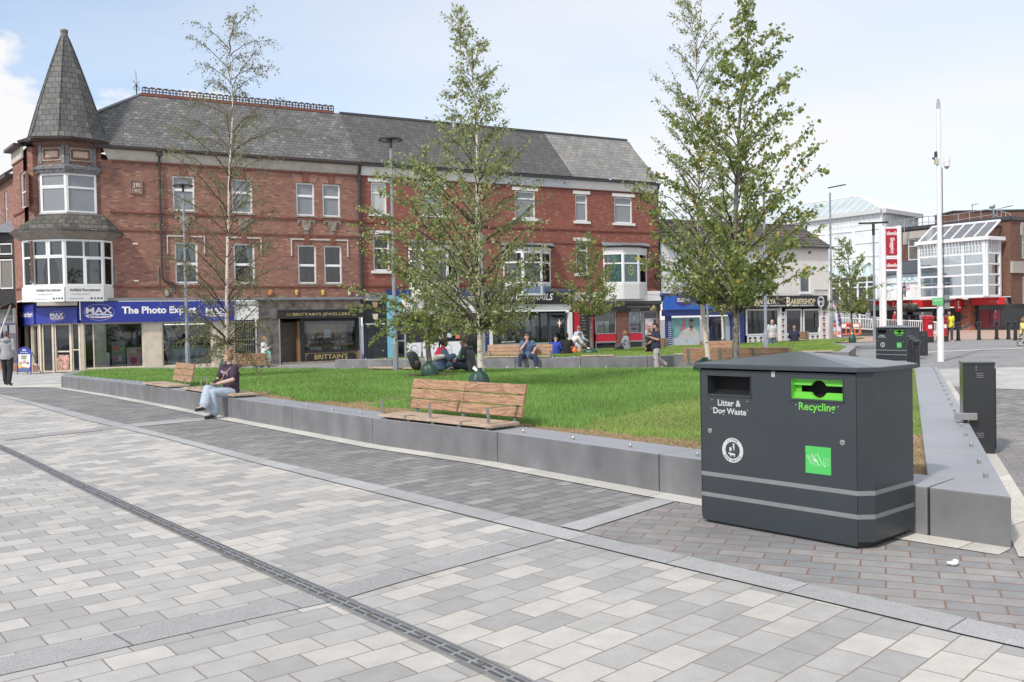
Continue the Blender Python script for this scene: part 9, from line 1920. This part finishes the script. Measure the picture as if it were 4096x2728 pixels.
SIT=dict(pel=(0,-.02,.50),wai=(0,-.05,.66),che=(0,-.03,.87),nec=(0,.0,1.04),hd=(0,.04,1.185),shL=(-.18,-.01,.99),shR=(.18,-.01,.99),elL=(-.26,.04,.74),elR=(.26,.04,.74),wrL=(-.15,.26,.60),wrR=(.15,.26,.60),hiL=(-.10,.0,.47),hiR=(.10,.0,.47),knL=(-.16,.42,.47),knR=(.16,.42,.47),anL=(-.16,.42,.09),anR=(.16,.42,.09),toL=(-.19,.60,.03),toR=(.19,.60,.03))
CROSS=dict(pel=(0,0,.10),wai=(0,.0,.26),che=(0,.05,.46),nec=(0,.13,.62),hd=(0,.20,.755),shL=(-.18,.11,.58),shR=(.18,.11,.58),elL=(-.26,.20,.33),elR=(.26,.20,.33),wrL=(-.07,.36,.26),wrR=(.07,.38,.25),hiL=(-.09,.02,.09),hiR=(.09,.02,.09),knL=(-.34,.32,.18),knR=(.34,.32,.18),anL=(.08,.40,.08),anR=(-.08,.46,.08),toL=(.20,.44,.06),toR=(-.20,.50,.06))
def yaw_to(dx,dy): return math.atan2(-dx,dy)
def J_(base,**k): d=dict(base); d.update(k); return d
# --- woman on the front wall ---
a,d,L=ladyB; c=a+d*(L*.83); outw=Vector((d.y,-d.x)); zl=gz(c.x,c.y)
lj=J_(SIT,pel=(0,.0,.53),wai=(0,-.03,.69),che=(0,-.03,.90),nec=(0,.0,1.07),hd=(-.01,.03,1.22),shL=(-.18,.0,1.01),shR=(.18,-.0,1.01),elL=(-.25,.10,.77),elR=(.25,.10,.77),wrL=(-.05,.33,.70),wrR=(.07,.32,.69),handL=(.5,.6,-.1),handR=(-.5,.6,-.1),
  hiL=(-.10,.02,.50),hiR=(.10,.02,.50),knL=(-.06,.45,.53),knR=(.04,.50,.60),anL=(-.06,.42,.10),anR=(-.10,.66,.27),toL=(-.07,.60,.04),toR=(-.12,.84,.22),curl=.8)
def ladyx(root,q,hp,k):
    b=MB(); b.tube([q['shL']+Vector((.02,.0,.05)),q['che']+Vector((-.02,.16,-.02)),q['wai']+Vector((.14,.15,-.04))],.009,5); b.tube([q['shL']+Vector((.02,.0,.05)),q['che']+Vector((-.03,-.16,-.02)),q['wai']+Vector((.14,-.13,-.04))],.009,5); b.build('bag_strap',mat('tan strap',(.45,.28,.2),.6),root)
    b=MB(); b.box(-.035,.035,-.005,.005,0,.14); ph=b.build('phone',M_eye,root); ph.location=q['wrR']+Vector((-.07,.07,.01)); ph.rotation_euler=(R_(60),0,R_(20))
    b=MB(); b.tube([q['wrR']+Vector((.01,-.03,.01)),q['wrR']+Vector((0,0,0))],.036,10); b.build('watch',M_whitel,root)
    o=q['che']+Vector((-.10,.137,.0)); text('print',"Nature",mat('print pink teal',(.10,.42,.42),.6,0,.5,14,c2=(.6,.25,.4)),root,(o.x,o.y,o.z-.05),(1,.0,.25),(0,-.05,1),w=.21,h=.07,bold=.03,shear=.2)
    b=MB(); b.tube([q['nec']+Vector((-.05,.05,.0)),q['nec']+Vector((0,.09,-.05)),q['nec']+Vector((.05,.05,.0))],.005,5); b.build('lanyard',M_black,root)
person('woman with hair bun, sunglasses and dark purple tee sitting on the front wall',(c.x+outw.x*-.10,c.y+outw.y*-.10,zl),yaw_to(outw.x*.85+d.x*.22,outw.y*.85+d.y*.22),lj,1.50,1.20,'fair',('plum',(.050,.030,.050)),'short',('pale denim',(.38,.45,.52)),(.035,.035,.035),('bun',(.24,.14,.08)),head=(-55,0),vox=.011,legs='wide',glasses=True,female=True,extra=ladyx)
def at(px,py,Y): p=AT(px,py,Y); return p.x,p.y,gz(p.x,p.y)
# --- pair sitting cross-legged ---
p=G(1750,1479,.44); 
def coatx(root,q,hp,k):
    mb=MB(); limb(mb,[q['shR']+Vector((.05,-.05,-.05)),q['elR']+Vector((.05,0,0)),q['wrR']+Vector((.02,.06,.14))],[.085,.085,.075]); loft(mb,[((0,-.03,.02),(1,0,0),.34,.26,(0,0,1)),((0,-.02,.22),(1,0,0),.30,.24,(0,0,1)),((.02,.0,.38),(1,0,0),.25,.19,(0,0,1))]); v,f=remesh(mb,.018,3); b=MB(); b.add(v,f); b.build('denim_coat',mat('blue denim jacket',(.075,.13,.20),.85,0,.25,6,.4,20),root,smooth=True)
    mb=MB(); limb(mb,[(-.12,-.22,.34),(0,-.24,.30),(.26,-.12,.36),(.28,.05,.38)],[.09,.10,.08,.06]); limb(mb,[(-.20,-.20,.30),(-.22,-.16,.08)],[.09,.08]); v,f=remesh(mb,.018,2); b=MB(); b.add(v,f); b.build('fleece_lining',mat('cream fleece',(.60,.57,.50),.95,0,.2,20,.5),root,smooth=True)
person('woman in red hooded top and denim jacket sitting cross-legged behind the grey trunk',(p.x,p.y+.25,p.z-.03),R_(-62),CROSS,1.66,1.05,'brown',('scarlet',(.45,.02,.045)),'long',('denim',(.08,.13,.2)),(.6,.6,.6),('pony',(.025,.018,.015)),head=(-5,-12),extra=coatx,female=True)
p=G(1882,1480,.44)
def hoodx(root,q,hp,k):
    mb=MB(); limb(mb,[(-.10,.03,.60),(0,-.01,.585),(.10,.03,.60)],[.05,.062,.05]); v,f=remesh(mb,.014,2); b=MB(); b.add(v,f); b.build('hood',fabric('cloth charcoal',(.075,.078,.085)),root,smooth=True)
    b=MB(); b.tube([q['shL']+Vector((-.062,.02,.0)),q['elL']+Vector((-.05,0,.02))],.014,5); b.build('blue_stripe',mat('blue stripe',(.05,.4,.6),.6),root)
person('young man in a charcoal hoodie sitting cross-legged left of the centre birch',(p.x,p.y+.25,p.z-.03),R_(66),CROSS,1.72,1.0,'pink',('charcoal',(.075,.078,.085)),'long',('navy',(.03,.035,.06)),(.30,.30,.28),('short',(.15,.09,.05)),head=(4,-10),extra=hoodx)
# --- man on the rear bench ---
pm=rwpt(2110)
mj=J_(SIT,elL=(-.30,-.02,.78),wrL=(-.21,.24,.62),handL=(.3,.6,-.6),elR=(.22,.22,.74),wrR=(.06,.22,.98),handR=(-.4,.15,.5),knL=(-.27,.42,.50),knR=(.27,.42,.50),anL=(-.30,.44,.09),anR=(.30,.46,.09),toL=(-.36,.60,.03),toR=(.36,.61,.03),hd=(.02,.10,1.17),nec=(0,.04,1.03),che=(0,.02,.87),curl=.9)
person('grey-haired man in blue tee, chin in hand, on the rear wall bench',(pm.x,pm.y+.10,gz(pm.x,pm.y)+.0),yaw_to(.0,-1),mj,1.76,1.30,'pink',('slate blue',(.085,.13,.22)),'short',('dark jeans',(.03,.042,.075)),(.55,.56,.55),('short',(.50,.47,.42)),head=(0,-6))
# --- group at the far side of the rear lawn ---
def backsit(label,px,pytop,Y,yaw,top,hair,**k):
    p=AT(px,pytop,Y); s=k.pop('Ht',1.7)/1.72; return person(label,(p.x,p.y,p.z-1.30*s),yaw,k.pop('J',SIT),s*1.72,k.pop('fat',1.0),k.pop('skin','fair'),top,k.pop('sleeve','long'),('dark jeans',(.03,.042,.075)),(.05,.05,.05),hair,head=k.pop('head',(0,0)),**k)
backsit('boy in royal blue tracksuit top and dark cap, seen from behind',2222,1344,37.2,R_(-18),('royal blue',(.03,.06,.36)),('cap',(.04,.04,.045)),Ht=1.55)
backsit('woman with blonde ponytail in black top, seen from behind',2266,1333,37.2,R_(-12),('black',(.018,.018,.02)),('pony',(.60,.45,.25)),Ht=1.68,fat=1.15,sleeve='short',head=(-10,0),female=True)
p=AT(2290,1328,38.6); 
person('bending elderly person in a loose white top, behind the blonde woman',(p.x,p.y,p.z-1.28),R_(-75),dict(pel=(0,-.12,.78),wai=(0,-.02,.90),che=(0,.12,1.04),nec=(0,.24,1.13),hd=(0,.34,1.19),shL=(-.18,.2,1.10),shR=(.18,.2,1.10),elL=(-.22,.36,.86),elR=(.22,.36,.86),wrL=(-.15,.52,.72),wrR=(.15,.52,.72),hiL=(-.09,-.12,.76),hiR=(.09,-.12,.76),knL=(-.1,.05,.42),knR=(.1,.05,.42)),1.65,1.05,'fair',('white',(.66,.65,.62)),'long',('beige',(.4,.35,.3)),(.1,.1,.1),('short',(.28,.24,.21)),head=(0,-25))
p=at(2312,1400,38.3); b=MB(); b.ell((0,0,.22),(.14,.12,.22),14,10,fn=lambda v:v*(1+.15*noise.noise(v*3))); o=b.build('orange_bag',mat('orange carrier bag',(.80,.16,.03),.4,0,.2,5,.3),None,smooth=True); o.location=(p[0]-.15,p[1],p[2]+.25); tag(o,'bright orange bag between the blonde woman and the man in the pale shirt','bag')
WALK=dict(hiL=(-.09,0,.90),hiR=(.09,0,.90),knL=(-.10,.16,.50),anL=(-.10,.20,.09),toL=(-.11,.37,.04),knR=(.10,-.03,.49),anR=(.10,-.30,.16),toR=(.11,-.18,.04),elL=(-.23,-.12,1.13),wrL=(-.22,-.02,.90),elR=(.23,-.02,1.12),wrR=(.21,.18,.95))
def walker(label,px,pyt,pyb,Y,yaw,top,bottom,hair,Ht=None,**k):
    A=AT(px,pyt,Y); B_=AT(px,pyb,Y); hh=Ht or (A.z-B_.z); z=(A.z-hh) ; return person(label,(A.x,A.y,z),yaw,k.pop('J',WALK),hh,k.pop('fat',1.0),k.pop('skin','pink'),top,k.pop('sleeve','short'),bottom,k.pop('shoe',(.04,.04,.04)),hair,**k)
walker('balding man in a pale blue shirt and beige trousers walking past the red pillar',2313,1301,1460,39.5,R_(-60),('pale blue shirt',(.45,.55,.68)),('sand',(.47,.42,.35)),('fringe',(.2,.15,.11)),Ht=1.74,sleeve='long',J=J_(WALK,elR=(.25,.10,1.14),wrR=(.22,.32,1.05)),head=(10,-5))
fl=mat('floral white blouse',(.62,.62,.66),.8,0,.0,10,c2=(.62,.62,.66)); fl=brickmat('floral blouse',[(3,(.62,.62,.64)),(1,(.12,.13,.3)),(2,(.66,.65,.66))],(.62,.62,.64),.045,.035,.004,'xz',dist=.05,jit=.1,bump=0)
def sbx(root,q,hp,k): b=MB(); b.tube([q['shR']+Vector((0,-.12,.03)),q['wai']+Vector((-.10,-.15,0))],.014,5); b.build('bag_strap',M_black,root)
backsit('woman with short reddish hair and floral white blouse by the brick pier',2502,1324,41.2,R_(55),('floral',(.6,.6,.6)),('bob',(.33,.17,.09)),topm=fl,Ht=1.62,fat=1.12,extra=sbx,female=True)
# --- bearded man walking with phone ---
wj=J_(WALK,elR=(.24,-.02,1.14),wrR=(.20,.20,1.00),handR=(-.3,.8,-.1),elL=(-.26,.02,1.14),wrL=(-.20,.30,1.24),handL=(.2,.8,.2),knL=(-.10,.05,.50),anL=(-.10,.02,.09),toL=(-.11,.19,.03),knR=(.10,-.10,.50),anR=(.10,-.42,.26),toR=(.11,-.36,.10),curl=.9)
def wx(root,q,hp,k):
    b=MB(); b.box(-.035,.035,-.006,.006,0,.14); o=b.build('phone',mat('blue phone',(.05,.2,.5),.2),root); o.location=q['wrL']+Vector((.02,.10,.02)); o.rotation_euler=(R_(-60),0,0)
    for s in 'LR':
        b=MB(); kn=q['kn'+s]; b.ell(kn+Vector((0,.05,-.02)),(.058,.035,.09),12,8); b.build('knee_pad',M_black,root,smooth=True)
    b=MB(); b.box(-.19,-.16,-.05,.09,.62,.72); b.build('holster_pocket',M_black,root)
A=AT(2622,1287,33.2); person('bearded man in navy tee and grey work trousers walking with a phone',(A.x,A.y,A.z-1.84),yaw_to(-1,-.25),wj,1.80,1.22,'tan',('navy tee',(.022,.026,.05)),'short',('pale grey twill',(.36,.34,.31)),(.10,.08,.07),('curly',(.018,.015,.014)),head=(8,-4),beard=(.03,.02,.018),extra=wx)
walker('person in black partly hidden behind the walking bearded man',2598,1312,1440,37.5,R_(40),('black',(.018,.018,.02)),('black jeans',(.02,.02,.022)),('short',(.03,.02,.02)),Ht=1.66,sleeve='long')
# --- left man from behind ---
def hdx(root,q,hp,k):
    mb=MB(); limb(mb,[q['nec']+Vector((-.10,-.07,-.01)),q['nec']+Vector((0,-.13,-.04)),q['nec']+Vector((.10,-.07,-.01))],[.055,.070,.055]); v,f=remesh(mb,.014,2); b=MB(); b.add(v,f); b.build('hood',fabric('cloth grey marl',(.33,.33,.345)),root,smooth=True)
A=AT(24,1322,29.6); person('man in a grey hoodie and black trousers walking away at the left edge',(A.x,A.y,A.z-1.76),R_(8),J_(WALK,knL=(-.10,.08,.50),anL=(-.10,.10,.09),toL=(-.11,.26,.03),anR=(.10,-.16,.10),toR=(.11,-.02,.03)),1.76,1.15,'pink',('grey marl',(.33,.33,.345)),'long',('black trousers',(.022,.022,.025)),(.02,.02,.02),('crop',(.12,.08,.06)),extra=hdx)
# --- woman with shopping bag near the jeweller ---
def shx(root,q,hp,k):
    b=MB(); b.box(-.30,-.20,-.16,.10,.80,1.02); b.tube([q['shL']+Vector((.0,.0,.06)),(-.25,-.1,1.02)],.01,5); b.tube([q['shL']+Vector((.0,.0,.06)),(-.25,.06,1.02)],.01,5); b.build('shoulder_bag',mat('black handbag',(.03,.03,.035),.5),root)
    b=MB(); b.box(.10,.16,.05,.32,.62,1.05); b.build('turquoise_bag',mat('turquoise carrier',(.20,.52,.50),.5,0,.2,9),root)
A=AT(1056,1345,37.8); person('blonde woman in white shirt with black bag and turquoise carrier by the jeweller',(A.x,A.y,A.z-1.64),yaw_to(1,-.15),J_(WALK,elR=(.22,.12,1.12),wrR=(.12,.25,1.22)),1.64,1.12,'fair',('white',(.66,.65,.62)),'long',('dark jeans',(.03,.042,.075)),(.1,.1,.1),('bob',(.55,.42,.25)),extra=shx,female=True)
# --- right half ---
st_=brickmat('striped polo',[(1,(.66,.66,.66)),(1,(.62,.62,.65))],(.12,.14,.22),10,.085,.010,'xz',dist=.003,jit=.03,bump=0)
walker('bald man in white striped polo shirt and jeans before the barber shop',3087,1277,1420,45,yaw_to(.35,-1),('polo',(.6,.6,.6)),('blue jeans',(.10,.15,.24)),None,Ht=1.74,fat=1.25,topm=st_,J=dict(elL=(-.26,.0,1.12),elR=(.26,.0,1.12)),head=(-20,-18))
def wbg(root,q,hp,k): b=MB(); b.box(.22,.30,-.05,.22,.35,.80); b.build('white_carrier',M_whitel,root)
backsit('white-haired person in navy jacket seen from behind before the barber shop',3177,1303,46.5,R_(-8),('navy jacket',(.025,.03,.06)),('bob',(.72,.70,.66)),Ht=1.62,fat=1.15)
A=AT(2848,1336,43.2); person('person in black holding a white cup by the glass shop door',(A.x-.25,A.y,A.z-1.25),R_(-80),SIT,1.7,1,'tan',('black',(.018,.018,.02)),'short',('black jeans',(.02,.02,.022)),(.05,.05,.05),('short',(.03,.02,.02)))
walker('bald man in bright yellow tee and dark jeans by the post boxes',3797,1245,1368,51.2,yaw_to(-.35,-1),('bright yellow',(.75,.68,.04)),('charcoal jeans',(.05,.05,.06)),None,fat=1.05,skin='tan',shoe=(.65,.65,.65),glasses=True,J=J_(WALK,elR=(.26,.0,1.12),wrR=(.12,.18,1.08),knR=(.10,.0,.49),anR=(.10,-.08,.09),toR=(.12,.06,.03)))
lp_=brickmat('black and white print',[(1,(.05,.05,.05)),(1,(.42,.42,.38))],(.05,.05,.05),.06,.08,.006,'xz',dist=.08,jit=.1,bump=0)
walker('woman in pale yellow top and patterned long skirt at the right edge',4092,1270,1410,42.5,yaw_to(-.6,.8),('pale yellow',(.72,.60,.22)),('print',(.3,.3,.3)),('bun',(.02,.017,.015)),Ht=1.62,skin='brown',legs='skirt',botm=lp_,shoe=(.6,.6,.6),female=True,fat=1.1)
for lab,px,pyt,Y,topc,hr,yw in (('woman with light hair and a lilac top walking behind the railing',3420,1232,73,('lilac',(.46,.46,.56)),('short',(.45,.36,.26)),1),('woman with glasses in a grey cardigan over blue, behind the railing',3472,1237,73,('grey cardigan',(.28,.31,.33)),('short',(.40,.33,.26)),.4),('white-haired man in a red jacket by the market stall',3578,1245,70,('red jacket',(.45,.02,.03)),('fringe',(.6,.58,.55)),1)):
    walker(lab,px,pyt,1300,Y,yaw_to(yw,-1),topc,('black jeans',(.02,.02,.022)),hr,Ht=1.64,sleeve='long',vox=.024,fat=1.15)
def vest(root,q,hp,k): mb=MB(); loft(mb,[(q['wai']-Vector((0,0,.1)),(1,0,0),.19,.15,(0,0,1)),(q['che'],(1,0,0),.20,.15,(0,0,1)),(q['nec']-Vector((0,0,.08)),(1,0,0),.15,.10,(0,0,1))]); b=MB(); b.v,b.f,b.m=mb.v,mb.f,mb.m; b.build('body_warmer',mat('navy body warmer',(.03,.04,.08),.8),root,smooth=True)
A=AT(3614,1130,81.2); person('man in navy body warmer leaning on the upper walkway railing',(A.x,A.y,A.z-1.6),yaw_to(-.1,-1),dict(nec=(0,.12,1.40),hd=(0,.20,1.52),che=(0,.07,1.26),shL=(-.18,.1,1.36),shR=(.18,.1,1.36),elL=(-.24,.25,1.08),elR=(.24,.25,1.08),wrL=(.02,.38,1.02),wrR=(-.05,.40,1.06)),1.72,1.05,'tan',('pale grey shirt',(.42,.45,.52)),'short',('black trousers',(.022,.022,.025)),(.02,.02,.02),('short',(.04,.03,.03)),head=(0,-20),extra=vest,vox=.022)
